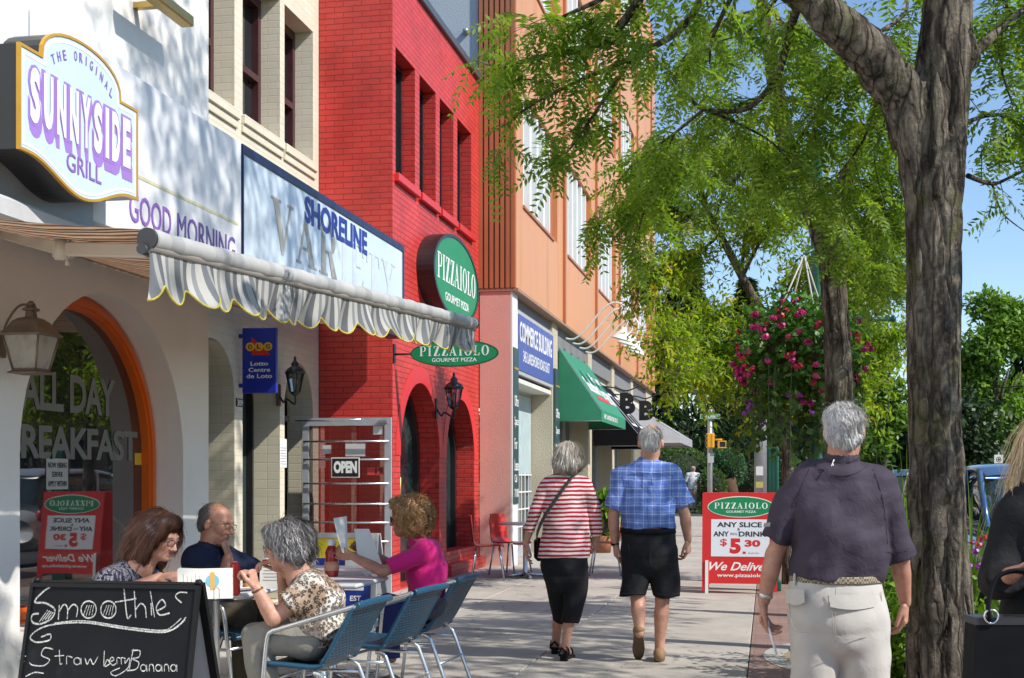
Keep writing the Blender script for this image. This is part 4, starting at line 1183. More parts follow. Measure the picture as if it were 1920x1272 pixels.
# ---------------------------------------------------------------- wall lanterns, brass picture light
def lantern_big():
    c = np.array([-4.02, 6.83, 0.0]); L = empty('wall_lantern', (-4.3, 6.9, 2.1), label='large weathered copper wall lantern beside the orange framed window', cat='lantern')
    CU = pm('old_copper', (.19, .145, .105), .55, .25, 9, 60, .2, .004, metal=.35, stain=((.20, .25, .20), 7, .62, .6))
    z0, z1, z2 = 1.935, 2.17, 2.27
    w = MB(); w.lathe((c[0], c[1], z1 - .012), [(.205, 0), (.21, .012), (.185, .028), (.15, .06), (.125, .095), (.085, .118), (.04, .128), (.035, .165), (.06, .172), (.055, .185), (.02, .2), (.03, .215), (.012, .235)], 4, ph=.78, smooth=False); w.build('hood', CU, L)
    w = MB(); w.lathe((c[0], c[1], z0 - .025), [(.15, 0), (.155, .008), (.12, .022), (.118, .035)], 4, ph=.78, smooth=False)
    for k in range(4):
        a = .78 + k * math.pi / 2; w.tube([(c[0] + .117 * math.cos(a), c[1] + .117 * math.sin(a), z0), (c[0] + .185 * math.cos(a), c[1] + .185 * math.sin(a), z1)], .008, 6)
    w.build('cage', CU, L)
    w = MB(); w.lathe((c[0], c[1], z0 + .005), [(.112, 0), (.178, z1 - z0 - .01)], 4, ph=.78, smooth=False); w.build('glazing', pm('dusty_glass', (.40, .36, .30), .3, .12, 9, 30, .05, stain=((.2, .17, .13), 12, .5, .5)), L)
    w = MB()
    w.tube(smooth_line([np.array(p) for p in ((-4.27, 6.9, 2.16), (-4.24, 6.9, 2.26), (-4.15, 6.88, 2.36), (-4.06, 6.85, 2.37), (-4.0, 6.83, 2.32), (-4.01, 6.83, 2.27))]), .0085, 8)
    ri = [(-4.02 + .035 * math.sin(a), 6.83, 2.385 - .045 + .04 * math.cos(a)) for a in [i * 2 * math.pi / 14 for i in range(15)]]; w.tube(ri, .005, 6)
    w.tube([(-4.28, 6.9, 2.19), (-4.1, 6.85, 2.19)], .006, 6)
    w.box(-4.299, -4.27, 6.86, 6.95, 2.03, 2.2, bev=.006); w.build('bracket', CU, L)
    w = MB(); w.lathe((c[0], c[1], z0 + .0), [(.02, 0), (.02, .06), (.035, .065), (.04, .13), (.02, .17)], 12); w.build('bulb', SIGNW, L); L.scale = (.85, .85, .85)
lantern_big()
def carriage(c, k, wallx, label, name='wall_lantern'):
    c = np.array(c); L = empty(name, c, label=label, cat='lantern', group='black carriage lanterns')
    w = MB()
    w.lathe(c, [(.075 * k, .10 * k), (.105 * k, .16 * k), (.03 * k, .07 * k), (.02 * k, 0)][::-1] if 0 else [(.02 * k, -.03 * k), (.055 * k, 0), (.06 * k, .015 * k)], 6)
    w.lathe(c + np.array([0, 0, .21 * k]), [(.115 * k, 0), (.12 * k, .012 * k), (.085 * k, .06 * k), (.04 * k, .085 * k), (.045 * k, .11 * k), (.025 * k, .135 * k), (.012 * k, .15 * k), (.018 * k, .165 * k), (.004 * k, .195 * k)], 6)
    for i in range(6):
        a = i * math.pi / 3; w.tube([c + np.array([.058 * math.cos(a), .058 * math.sin(a), .01]) * k, c + np.array([.1 * math.cos(a), .1 * math.sin(a), .212]) * k], .007 * k, 5)
    w.build('cage', BLACKM, L)
    w = MB(); w.lathe(c, [(.052 * k, .014 * k), (.093 * k, .208 * k)], 6, smooth=False); w.build('glazing', clear_glass('lamp_glass', .18, (.75, .75, .72)), L)
    w = MB(); w.lathe(c + np.array([0, 0, .03 * k]), [(.012 * k, 0), (.012 * k, .05 * k), (.03 * k, .075 * k), (.03 * k, .11 * k), (.01 * k, .14 * k)], 10); w.build('bulb', SIGNW, L)
    w = MB(); pts = smooth_line([np.array(p) for p in ((wallx + .02, c[1], c[2] - .02 * k), (wallx + .07 * k, c[1], c[2] - .1 * k), ((wallx + c[0]) / 2, c[1], c[2] - .06 * k), (c[0], c[1], c[2] - .12 * k), (c[0], c[1], c[2] - .02 * k))])
    w.tube(pts, .011 * k, 8); w.box(wallx + .001, wallx + .025, c[1] - .045 * k, c[1] + .045 * k, c[2] - .14 * k, c[2] + .1 * k, bev=.006)
    w.build('bracket', BLACKM, L)
q = onX(851, 768, -4.10); carriage((-4.10, q[1], q[2] + .03), 1.15, RX, 'black wall lantern on the red brick between the arches')
q = onX(553, 765, -5.06); carriage((-5.06, q[1], q[2] + .16), 1.0, CX, 'black carriage lantern on cream wall beside the open door')
w = MB(); q0, q1 = onX(262, -12, -4.08), onX(352, 42, -4.08); w.obox(((-4.08), (q0[1] + q1[1]) / 2, (q1[2])), (1, 0, 0), (0, 1, 0), (0, 0, 1), .05, (q1[1] - q0[1]) / 2, .04, bev=.01)
w.box(-4.299, -4.13, (q0[1] + q1[1]) / 2 - .03, (q0[1] + q1[1]) / 2 + .03, q1[2] - .02, q1[2] + .02)
w.build('strip_light', pm('brass', (.5, .33, .1), .35, .15, 6, 50, .05, metal=.9), None, 'brass strip light fixed high on the white wall', 'wall light')

# ---------------------------------------------------------------- pizzeria signs
def oval(cx, cy, rx, ry, n=56): return [(cx + rx * math.cos(2 * math.pi * i / n), cy + ry * math.sin(2 * math.pi * i / n)) for i in range(n)]
ov = empty('oval_sign', (RX, 17.6, 3.9), label='large green oval box sign with black rim reading PIZZAIOLO on red wall', cat='sign')
OXF = -4.13; c = onX(853, 522, OXF); yc_, zc = float(c[1]), float(c[2]); ra_ = (Yx(897, OXF) - Yx(812, OXF)) / 2; yc_ = (Yx(897, OXF) + Yx(812, OXF)) / 2; rz_ = .575
w = MB(); slab(w, facade(OXF), [oval(yc_, zc, ra_, rz_)], -.22, -.012); slab(w, facade(OXF), [oval(yc_, zc, ra_, rz_), oval(yc_, zc, ra_ - .07, rz_ - .04)], -.0119, .01); w.build('case', BLACKM, ov)
w = MB(); slab(w, facade(OXF), [oval(yc_, zc, ra_ - .069, rz_ - .039)], -.011, 0); w.build('face', GREEN, ov)
w = MB(); serif(w, "PIZZAIOLO", facade(OXF), yc_ - ra_ * .84, zc - .12, yc_ + ra_ * .84, zc + .21, .002, .003)
text(w, "GOURMET PIZZA", facade(OXF), yc_ - ra_ * .52, zc - .36, yc_ + ra_ * .52, zc - .25, .002, .003, .015); w.build('lettering', SIGNW, ov)
YB_ = 15.22
bl = empty('blade_sign', (RX, YB_, 2.85), label='flat green oval hanging sign reading PIZZAIOLO on a bracket under the awning end', cat='sign')
c0, c1 = onY(770, 664, YB_), onY(934, 664, YB_); cx_, cz_, rx_ = (c0[0] + c1[0]) / 2, c0[2], (c1[0] - c0[0]) / 2
w = MB(); slab(w, facing(YB_), [oval(cx_, cz_, rx_, .155)], -.025, .0); bd = w.build('board', GREEN, bl)
w = MB(); slab(w, facing(YB_), [oval(cx_, cz_, rx_ + .004, .159), oval(cx_, cz_, rx_ - .012, .143)], -.026, .0015); w.build('rim', pm('rim_dark', (.01, .08, .035), .5), bl)
w = MB(); serif(w, "PIZZAIOLO", facing(YB_), cx_ - .42, cz_ - .03, cx_ + .42, cz_ + .085, .001, .002, gap=.14)
text(w, "GOURMET PIZZA", facing(YB_), cx_ - .27, cz_ - .10, cx_ + .27, cz_ - .055, .001, .002, .012); w.build('lettering', SIGNW, bl)
w = MB(); w.tube([(RX, YB_ + .012, cz_ + .0), (cx_ - rx_ + .05, YB_ + .012, cz_)], .012, 8); w.box(RX + .001, RX + .02, YB_ - .03, YB_ + .05, cz_ - .1, cz_ + .12); w.tube([(RX, YB_ + .012, cz_ + .22), (cx_ - .2, YB_ + .012, cz_ + .15)], .006, 6); w.build('bracket', BLACKM, bl)
# lottery sign
YO = 12.72
lo = empty('lottery_sign', (-5.2, YO, 2.3), label='blue projecting sign reading OLG Lotto Centre de Loto on cream wall', cat='sign')
c0, c1 = onY(454, 738, YO), onY(518, 614, YO)
w = MB(); w.box(c0[0], c1[0], YO, YO + .05, c0[2], c1[2], bev=.006); w.box(CX, c0[0] + .02, YO + .01, YO + .04, c1[2] - .1, c1[2] - .06); w.box(CX, c0[0] + .02, YO + .01, YO + .04, c0[2] + .06, c0[2] + .1); w.build('panel', pm('lotto_blue', (.012, .03, .33), .35, .05, 3, 30, 0), lo)
W_, H_ = c1[0] - c0[0], c1[2] - c0[2]; fr = facing(YO); X_ = lambda a: c0[0] + W_ * a; Z_ = lambda a: c1[2] - H_ * a
w = MB(); slab(w, fr, [[(X_(.28), Z_(.14)), (X_(.28), Z_(.42)), (X_(.84), Z_(.42))]], .001, .003); w.build('triangle', SIGNR, lo)
w = MB()
for k in range(3): slab(w, fr, [oval(X_(.24 + .26 * k), Z_(.29), W_ * .13, W_ * .12, 24)], .0035, .006)
w.build('ball', pm('ball_yellow', (.72, .40, .02), .4), lo)
w = MB()
for k, ch in enumerate("OLG"): text(w, ch, fr, X_(.18 + .26 * k), Z_(.325), X_(.30 + .26 * k), Z_(.255), .0065, .002, .03)
w.build('ball_lettering', BLACK, lo)
w = MB()
for k, s_ in enumerate(("Lotto", "Centre", "de Loto")): text(w, s_, fr, X_((.25, .19, .13)[k]), Z_(.58 + .095 * k), X_((.76, .82, .88)[k]), Z_(.515 + .095 * k), .001, .002, .02)
w.build('lettering', SIGNW, lo)
# open shop door, swung out across the pavement
YD = 14.62
dr = empty('shop_door', (-5.2, YD, 0), label='open aluminium and glass door with OPEN sign and push bars', cat='door')
c0, c1 = onY(567, 1112, YD), onY(733, 783, YD); xa, xb, za_, zb_ = c0[0], c1[0], c0[2], c1[2]
w = MB(); slab(w, facing(YD), [rect(xa, xb, za_, zb_), rect(xa + .075, xb - .075, za_ + .19, zb_ - .09)], -.045, 0); w.build('frame', ALUP, dr)
w = MB(); w.box(xa + .074, xb - .074, YD + .018, YD + .026, za_ + .189, zb_ - .089); w.build('pane', DOORGL, dr)
fr = facing(YD)
for v in (828, 862, 907, 945, 980, 1015):
    z_ = onY(650, v, YD)[2]; w = MB(); w.tube([(xa + .02, YD - .028, z_), (xb - .02, YD - .028, z_)], .011, 8)
    for xx in (xa + .04, xb - .04): w.tube([(xx, YD, z_), (xx, YD - .03, z_)], .008, 6)
    w.build('push_bar', ALU, dr)
w = MB(); w.tube([(xa - .08, YD - .03, zb_ - .03), (xa + .35, YD - .03, zb_ - .035), (xb - .35, YD - .03, zb_ - .02)], .008, 6); w.box(xb - .14, xb - .04, YD - .03, YD - .001, zb_ - .06, zb_ - .03); w.build('closer', ALU, dr)
def pxr(u0, v0, u1, v1, Y): a, b_ = onY(u0, v1, Y), onY(u1, v0, Y); return a[0], b_[0], a[2], b_[2]
a, b_, cz0, cz1 = pxr(621, 858, 674, 896, YD - .05)
w = MB(); w.box(a, b_, YD - .048, YD - .042, cz0, cz1, mi=1); w.box(a + .012, b_ - .012, YD - .051, YD - .0481, cz0 + .012, cz1 - .012, mi=0)
text(w, "OPEN", facing(YD - .051), a + .03, cz0 + .05, b_ - .03, cz1 - .04, .001, .002, .06, mi=1); w.build('open_sign', [BLACK, SIGNW], dr)
w = MB(); a, b_, cz0, cz1 = pxr(647, 832, 684, 856, YD); w.box(a, b_, YD + .012, YD + .0165, cz0, cz1); a, b_, cz0, cz1 = pxr(699, 799, 717, 815, YD); w.box(a, b_, YD + .012, YD + .0165, cz0, cz1); a, b_, cz0, cz1 = pxr(604, 835, 620, 851, YD); w.box(a, b_, YD + .012, YD + .0165, cz0, cz1)
w.build('sticker', pm('sticker_white', (.6, .6, .6), .5), dr)
a, b_, cz0, cz1 = pxr(688, 876, 718, 891, YD); w = MB(); w.box(a, b_, YD + .012, YD + .0165, cz0, cz1, mi=0); text(w, "19", facing(YD + .012), (a + b_) / 2, cz0 + .01, b_ - .005, cz1 - .008, .001, .001, .03, mi=1); w.build('age_sticker', [pm('sticker_red', (.6, .05, .05), .5), BLACK], dr)

# ---------------------------------------------------------------- terrace furniture
def wicker(name, col):
    m, t, b = nmat(name); uv = coords(t, 'UV')
    br = N(t, 'TexBrick'); br.offset = .5
    for k, v in (('Scale', 1.0), ('Mortar Size', .0048), ('Mortar Smooth', .6), ('Brick Width', .040), ('Row Height', .0165)): br.inputs[k].default_value = v
    br.inputs['Color1'].default_value = rgba(col); br.inputs['Color2'].default_value = rgba(tuple(x * 1.35 for x in col)); br.inputs['Mortar'].default_value = rgba(tuple(x * .2 for x in col))
    t.links.new(uv, br.inputs['Vector']); t.links.new(br.outputs['Color'], b.inputs['Base Color']); b.inputs['Roughness'].default_value = .38
    bump(t, b, math_(t, 'MULTIPLY', br.outputs['Fac'], -1.0), 1.0, .004); return m
WICK = wicker('blue_wicker', (.008, .060, .115)); WRAP = pm('blue_wrap', (.010, .070, .13), .36, .15, 40, 300, .3, .002)
def bistro_chair(loc, rz, label, group='blue wicker cafe chairs'):
    """faces local +X"""
    o = empty('cafe_chair', (0, 0, 0))
    for s_ in (-1, 1):
        w = MB(); w.tube(smooth_line([np.array(p) for p in ((.215, s_ * .255, 0.0), (.175, s_ * .265, .33), (.145, s_ * .27, .56), (.115, s_ * .272, .605), (.05, s_ * .27, .625), (-.14, s_ * .262, .675), (-.405, s_ * .235, .745))]), .0135, 10); w.build('arm_tube', ALU, o)
        w = MB(); w.tube(smooth_line([np.array(p) for p in ((-.13, s_ * .235, .40), (-.185, s_ * .24, .385), (-.22, s_ * .243, .33), (-.36, s_ * .25, 0.0))]), .0135, 10); w.build('rear_leg', ALU, o)
        w = MB(); w.tube([(.172, s_ * .262, .345), (-.215, s_ * .243, .345)], .0095, 8); w.build('side_rail', ALU, o)
    for x_s, z_s in ((-.27, .22), (.17, .345)): w = MB(); w.tube([(x_s, -.25, z_s), (x_s, .25, z_s)], .009, 8); w.build('stretcher', ALU, o)
    g_ = []
    prof = [(.205, .415), (.19, .435), (.08, .437), (-.05, .430), (-.14, .428), (-.19, .445), (-.235, .49), (-.315, .615), (-.40, .742)]
    P = smooth_line([np.array(p) for p in prof], 4)
    w = MB(); n_ = len(P)
    for up in (0, 1):
        gg = []
        for i, p in enumerate(P):
            t_ = P[min(i + 1, n_ - 1)] - P[max(i - 1, 0)]; t_ /= np.linalg.norm(t_); nn = np.array([t_[1], -t_[0]]) * (-1 if up else 1)
            row = []
            for j in range(9):
                f = j / 8 * 2 - 1; back = max(0, min(1, (-.14 - p[0]) / .1))
                cy = .02 * f * f * back; sag = -.012 * (1 - f * f) * (1 - back)
                q = p + nn * .009 * (1 if up else 1)
                row.append((q[0] + cy, f * (.235 + .0 * back), q[1] + sag))
            gg.append(row)
        w.sheet(gg if up else gg[::-1])
    w.build('woven_seat', WICK, o)
    w = MB()
    for s_ in (-1, 1): w.tube([(p[0] + (.02 if p[0] < -.2 else 0), s_ * .237, p[1]) for p in P], .0145, 8)
    w.tube([(.202, -.237, .413), (.202, .237, .413)], .015, 8); w.build('wrapped_edge', WRAP, o)
    w = MB(); w.tube(smooth_line([np.array(p) for p in ((-.40, -.25, .744), (-.415, -.12, .75), (-.42, 0, .752), (-.415, .12, .75), (-.40, .25, .744))]), .0185, 10); w.build('top_rail', WRAP, o)
    o.location = loc; o.rotation_euler = (0, 0, rz); o.scale = (.86, .95, .98); return tag(o, label, 'chair', group)
def gp(u, d): p = at(u, 895, d); return (float(p[0]), float(p[1]), 0.0)
ch0 = bistro_chair(gp(583, 6.84), math.radians(176), 'blue wicker armchair under the woman in the leopard print blouse')
def chair_copy(loc, rz, label):
    c = copy_tree(ch0); c.location = loc; c.rotation_euler = (0, 0, rz); c["label"] = label; return c
chair_copy(gp(703, 7.62), math.radians(172), 'empty blue wicker armchair between the leopard print and pink seated women')
chair_copy(gp(780, 8.44), math.radians(176), 'blue wicker armchair under the woman in the pink top')
chair_copy(gp(428, 8.15), math.radians(-8), 'blue wicker armchair under the seated man in dark navy')
chair_copy(gp(262, 7.15), math.radians(4), 'blue wicker armchair under the brown haired woman by the window')
TOP = pm('table_laminate', (.56, .56, .57), .32, .05, 3, 60, .03)
def cafe_table(cx, cy, label, sz=.33):
    o = empty('cafe_table', (cx, cy, 0), 0, label, 'table', 'square pedestal cafe tables')
    w = MB(); w.obox((cx, cy, .727), (1, 0, 0), (0, 1, 0), (0, 0, 1), sz, sz, .014, bev=.01); w.build('tabletop', TOP, o)
    w = MB(); w.lathe((cx, cy, .03), [(.06, 0), (.042, .02), (.042, .66), (.09, .682)], 20); w.build('pedestal', ALU, o)
    w = MB()
    for a in range(4):
        an = a * math.pi / 2 + .785; d_ = np.array([math.cos(an), math.sin(an), 0]); w.tube([np.array([cx, cy, .05]), np.array([cx, cy, .035]) + d_ * .2, np.array([cx, cy, .02]) + d_ * .34], [.028, .024, .018], 10, flat=.7)
    w.build('foot', ALU, o); return o
T1, T2, T3 = (-3.05, 7.0), (-2.66, 7.72), (-2.90, 8.62)
cafe_table(*T1, 'square cafe table nearest the chalkboard with menus and plate of food')
cafe_table(*T2, 'middle square cafe table in front of the empty wicker chair')
cafe_table(*T3, 'square cafe table where the woman in pink reads a menu')
# things on the tables
def menu(name, c, rz, w2, h, m, label, lean=.12):
    e = np.array([math.cos(rz), math.sin(rz), 0]); n_ = np.array([-e[1], e[0], 0]); up = _unit(np.array([0, 0, 1]) + n_ * lean)
    b = MB(); fr = Frame(np.array(c), e, up)
    for k in range(3): slab(b, fr, [[(-w2 + .004 * k, 0), (w2 - .006 * k, .0), (w2 - .006 * k, h - .004 * k), (-w2 + .004 * k, h + .003 * k)]], -.003 * k - .002, -.003 * k, 0)
    return b, fr
PAPER = pm('menu_paper', (.72, .70, .62), .55, .04, 4, 30, .02)
q0 = at(333, 1110, 6.72); q1 = at(437, 1110, 6.80); e_ = q1 - q0; L_ = np.linalg.norm(e_)
b, fr = menu('menu', (q0 + q1) / 2 * np.array([1, 1, 0]) + np.array([0, 0, .742]), math.atan2(e_[1], e_[0]), L_ / 2, .155, PAPER, '')
slab(b, fr, [oval(.035, .09, .034, .034, 30)], .0005, .001, 1); b2 = fr
for k in range(5): slab(b, fr, [rect(-.11 + .02 * k, -.108 + .02 * k, .03, .13 - .012 * (k % 3))], .0005, .001, 2)
slab(b, fr, [rect(.024, .046, .045, .135)], .0012, .0016, 3)
b.build('menu', [PAPER, pm('menu_blue', (.16, .42, .52), .5), pm('menu_print', (.30, .30, .30), .6), pm('menu_orange', (.62, .33, .05), .5)], None, 'stack of cream menus held by the brown haired woman', 'menu')
RP = pm('red_plastic', (.62, .02, .02), .3, .06, 5, 40, .02, coat=.3)
b = MB(); b.obox(at(441, 1078, 6.98) * np.array([1, 1, 0]) + np.array([0, 0, .829]), _unit(e_), np.cross((0, 0, 1), _unit(e_)), (0, 0, 1), .022, .05, .088, bev=.012); b.build('menu_holder', RP, None, 'red plastic menu holder on the near table behind the cream menus', 'holder')
b = MB(); c = at(406, 1100, 6.66)
for dx in (-.014, .014): b.tube([(c[0] + dx, c[1], .741), (c[0] + dx, c[1], .80)], .0016, 5)
b.tube([(c[0] - .014, c[1], .80), (c[0], c[1], .812), (c[0] + .014, c[1], .80)], .0016, 5); b.tube([(c[0] - .03, c[1], .743), (c[0] + .03, c[1], .743)], .002, 5); b.build('card_clip', BLACKM, None, 'small black wire card clip in front of the cream menus', 'clip')
def plate(c, label):
    o = empty('food_plate', c, label=label, cat='plate')
    b = MB(); b.lathe(c, [(.07, 0), (.085, .004), (.115, .018), (.125, .022), (.123, .025), (.085, .010), (.001, .009)], 28); b.build('dish', WHITEP, o)
    S = Solid(); rg = np.random.default_rng(5)
    for i in range(16):
        a, r = rg.uniform(0, 6.28), rg.uniform(0, .07); S.ell((c[0] + r * math.cos(a), c[1] + r * math.sin(a), c[2] + .02 + rg.uniform(0, .014)), rg.uniform(.012, .022, 3), .004)
    S.build('food', .006, pm('fried_food', (.36, .13, .03), .6, .45, 40, 90, .5), o)
plate(np.array([-2.86, 6.86, .742]), 'white plate of fried food in front of the woman in leopard print')
def ketchup(c, label, k=1.0, cap=True):
    o = empty('ketchup_bottle', c, label=label, cat='bottle', group='ketchup bottles')
    c = np.array(c); b = MB()
    b.lathe(c, [(.030 * k, 0), (.034 * k, .006 * k), (.036 * k, .05 * k), (.030 * k, .09 * k), (.034 * k, .12 * k), (.022 * k, .148 * k), (.014 * k, .155 * k)], 20); b.build('body', pm('ketchup_red', (.34, .012, .010), .22, .1, 5, 40, .02, coat=.4), o)
    b = MB(); b.lathe(c + np.array([0, 0, .154 * k]), [(.022 * k, 0), (.022 * k, .026 * k), (.012 * k, .032 * k)], 16); b.build('cap', SIGNW, o)
    b = MB(); b.lathe(c + np.array([0, 0, .03 * k]), [(.0366 * k, 0), (.0366 * k, .045 * k)], 20); b.build('label', pm('ketchup_label', (.50, .25, .16), .5), o)
k1 = at(622, 1065, 8.3); ketchup((k1[0], k1[1], .742), 'large dark red ketchup bottle beside the open menu of the woman in pink', 1.25)
k2 = at(499, 1070, 7.5); ketchup((k2[0], k2[1], .742), 'ketchup bottle on the middle table behind the grey haired woman', 1.0)
b = MB(); q = at(508, 1100, 7.38); b.obox((q[0], q[1], .815), (.97, .2, 0), (-.2, .97, 0), (0, 0, 1), .062, .004, .073); 
for k in range(5): b.obox((q[0] + .001, q[1] - .0046, .79 + .018 * k), (.97, .2, 0), (-.2, .97, 0), (0, 0, 1), .045 - .006 * (k % 2), .0005, .002, mi=1)
b.build('table_card', [PAPER, pm('menu_print', (.3, .3, .3))], None, 'white printed table card standing beside the ketchup bottle', 'card')
# chalkboard easel sign
CB = pm('chalk_black', (.009, .010, .012), .55, .35, 2.2, 30, .06, .002, stain=((.05, .053, .057), 2.6, .56, .6), spec=.15)
cbo = empty('chalkboard_sign', at(210, 895, 4.75) * np.array([1, 1, 0]), label='black chalkboard easel sign with Smoothies written in chalk', cat='sandwich board')
YT, YBt = 4.70, 4.47
tl, tr = onY(58, 1093, YT), onY(374, 1090, YT); zt_ = tl[2]
up = np.array([0, YT - YBt, zt_ - .02]); 
frc = Frame((tl[0], YT, zt_), (1, 0, 0), up); Wd = tr[0] - tl[0]; Hh = np.linalg.norm(up)
b = MB(); slab(b, frc, [rect(.008, Wd - .008, -Hh + .08, -.008)], -.012, -.004); b.build('board', CB, cbo)
CFR = pm('easel_black', (.008, .008, .009), .45, .2, 20, 90, .1, spec=.25)
b = MB(); slab(b, frc, [rect(0, Wd, -Hh, .0), rect(.013, Wd - .013, -Hh + .09, -.016)], -.02, .004)
for xx in (.012, Wd - .012): b.lathe(frc.p(xx, .004, -.02), [(.014, 0), (.016, .012), (.009, .022)], 10)
b.build('frame', CFR, cbo)
upb = np.array([0, -.34, zt_ - .02]); frb = Frame((tl[0], YT + .03, zt_), (1, 0, 0), upb)
b = MB(); slab(b, frb, [rect(0, Wd, -Hh, 0), rect(.03, Wd - .03, -Hh + .09, -.03)], -.024, 0); b.build('rear_frame', CFR, cbo)
b = MB(); slab(b, frb, [rect(.02, Wd - .02, -Hh + .08, -.02)], -.016, -.006); b.build('rear_board', pm('board_grey', (.42, .43, .46), .6), cbo)
# chalk writing
def bp(zx, zy):   # enlarged-photo point to a point on the board
    u, v = zx / 2.945, 840 + zy / 2.945; r = ray(u, v); o_ = np.array([0, 0, CAMZ]); n_ = frc.n
    d_ = (frc.o - o_).dot(n_) / r.dot(n_); p = o_ + r * d_ - frc.o; return (p.dot(frc.u), p.dot(frc.v))
CH = MB()
def chalk(pts, w=.006, sm=6):
    L = [bp(*p) for p in pts]; stroke(CH, frc, smooth_line(L, sm) if sm else L, w * .62, -.0025 + random.random() * .0006)
def circ(cx, cy, rx, ry, a0=0, a1=370): return [(cx + rx * math.cos(math.radians(a)), cy + ry * math.sin(math.radians(a))) for a in range(a0, a1, 20)]
chalk([(275, 768), (235, 795), (190, 850), (250, 858), (300, 892), (282, 942), (220, 972), (175, 960), (178, 922), (212, 915)], .010)
for k in range(4): chalk([(215 + 16 * k, 960 - 5 * k), (262 + 10 * k, 895 + 4 * k)], .006, 0)
chalk([(320, 950), (326, 868)], .008, 0); chalk([(325, 905), (350, 865), (371, 885), (369, 945)], .008); chalk([(371, 900), (402, 865), (427, 885), (420, 935)], .008)
for cx_c in (488, 597):
    chalk(circ(cx_c, 893, 42, 47), .008)
    for k in range(4): chalk([(cx_c - 30 + 16 * k, 925), (cx_c - 8 + 12 * k, 868)], .005, 0)
chalk([(682, 770), (690, 850), (702, 938), (722, 922)], .009); chalk([(632, 852), (752, 832)], .007, 0)
chalk([(740, 790), (748, 938)], .008, 0); chalk([(746, 895), (775, 860), (800, 880), (806, 938)], .008)
chalk([(832, 858), (836, 925)], .008, 0); chalk([(828, 790), (852, 935)], .006, 0)
chalk([(865, 900), (912, 872), (892, 838), (862, 880), (880, 922), (935, 912)], .008)
chalk([(1032, 800), (990, 798), (968, 822), (1002, 856)], .007)
chalk([(1025, 935), (985, 980), (900, 1018), (700, 1000), (460, 965), (260, 982), (168, 1038), (195, 1072), (270, 1062), (275, 1028), (225, 1045)], .008)
chalk([(1020, 950), (960, 1000), (880, 1012)], .006); chalk([(1000, 940), (950, 985), (890, 1008), (700, 990), (460, 955), (300, 968)], .006)
for a in range(3): chalk([(120 + 22 * math.cos(a * 1.05), 1150 + 35 * math.sin(a * 1.05)), (120 - 22 * math.cos(a * 1.05), 1150 - 35 * math.sin(a * 1.05))], .006, 0)
chalk([(292, 1112), (245, 1105), (228, 1145), (272, 1170), (240, 1202), (180, 1200), (160, 1185)], .006)
chalk([(326, 1115), (330, 1190), (342, 1190)], .006); chalk([(300, 1150), (352, 1146)], .005, 0)
chalk([(366, 1195), (366, 1155), (376, 1150), (398, 1158)], .006)
chalk(circ(424, 1178, 18, 19) + [(445, 1160), (446, 1195)], .006)
chalk([(468, 1160), (480, 1195), (497, 1165), (514, 1195), (540, 1152)], .006)
chalk([(575, 1120), (572, 1205), (590, 1170), (605, 1190), (580, 1208)], .006)
chalk([(600, 1185), (628, 1170), (615, 1155), (604, 1180), (622, 1200), (640, 1190)], .006)
for k in range(2): chalk([(645 + 24 * k, 1195), (645 + 24 * k, 1160), (664 + 24 * k, 1162)], .005)
chalk([(690, 1160), (690, 1190), (712, 1160), (705, 1215), (640, 1258), (610, 1240), (660, 1215)], .005)
chalk([(735, 1110), (712, 1225)], .006, 0); chalk([(725, 1120), (770, 1120), (765, 1155), (730, 1165), (765, 1185), (750, 1222), (700, 1230)], .006)
x_ = 790
for ch in "anana":
    if ch == 'a': chalk(circ(x_, 1215, 15, 18) + [(x_ + 18, 1198), (x_ + 20, 1235)], .0055); x_ += 45
    else: chalk([(x_ - 12, 1235), (x_ - 10, 1200), (x_ + 8, 1200), (x_ + 14, 1236)], .0055); x_ += 38
chalk([(140, 1262), (190, 1240), (240, 1245)], .006)
def chalk_mat():
    m, t, b = nmat('chalk'); co = coords(t); n_ = noise(t, co, 150, 4, .75)
    t.links.new(ramp(t, n_, [(.36, (.07, .07, .07)), (.50, (.50, .50, .46)), (.62, (.76, .75, .69))]), b.inputs['Base Color']); b.inputs['Roughness'].default_value = .95; return m
CH.build('chalk_writing', chalk_mat(), cbo)

# red pizzeria sandwich board
YP = 15.75
ps = empty('sandwich_board', onY(1388, 1112, YP), label='red sandwich board advertising any slice and any drink for $5.30', cat='sandwich board')
x0, _, _, _ = pxr(1316, 925, 1455, 1112, YP); tlp, trp, blp = onY(1316, 925, YP), onY(1457, 925, YP), onY(1318, 1096, YP)
upv = np.array([0, .16, tlp[2] - .12]); fr = Frame((tlp[0], YP, .09), (1, 0, 0), upv); PW = trp[0] - tlp[0]; PH = (tlp[2] - .09) / (upv[2] / np.linalg.norm(upv))
b = MB(); slab(b, fr, [[(0, -.06), (.06, -.06), (.06, .0), (.10, .03), (PW - .10, .03), (PW - .06, 0), (PW - .06, -.06), (PW, -.06), (PW, PH), (0, PH)]], -.03, 0); b.build('panel', SIGNR, ps)
b = MB(); fb = Frame((tlp[0], YP + .36 + .16, .09), (1, 0, 0), np.array([0, -.16, tlp[2] - .12])); slab(b, fb, [[(0, -.06), (.06, -.06), (.06, .0), (PW - .06, 0), (PW - .06, -.06), (PW, -.06), (PW, PH), (0, PH)]], -.03, 0); b.build('rear_panel', SIGNR, ps)
b = MB(); slab(b, fr, [oval(PW * .52, PH * .85, PW * .45, PH * .115)], .001, .003, 1); slab(b, fr, [oval(PW * .52, PH * .85, PW * .437, PH * .106)], .0031, .005, 0)
b.build('badge', [GREEN, SIGNW], ps)
b = MB(); serif(b, "PIZZAIOLO", fr, PW * .16, PH * .83, PW * .88, PH * .895, .0055, .001, gap=.12); text(b, "GOURMET PIZZA", fr, PW * .32, PH * .785, PW * .72, PH * .81, .0055, .001, .01)
sx = PW * .30; 
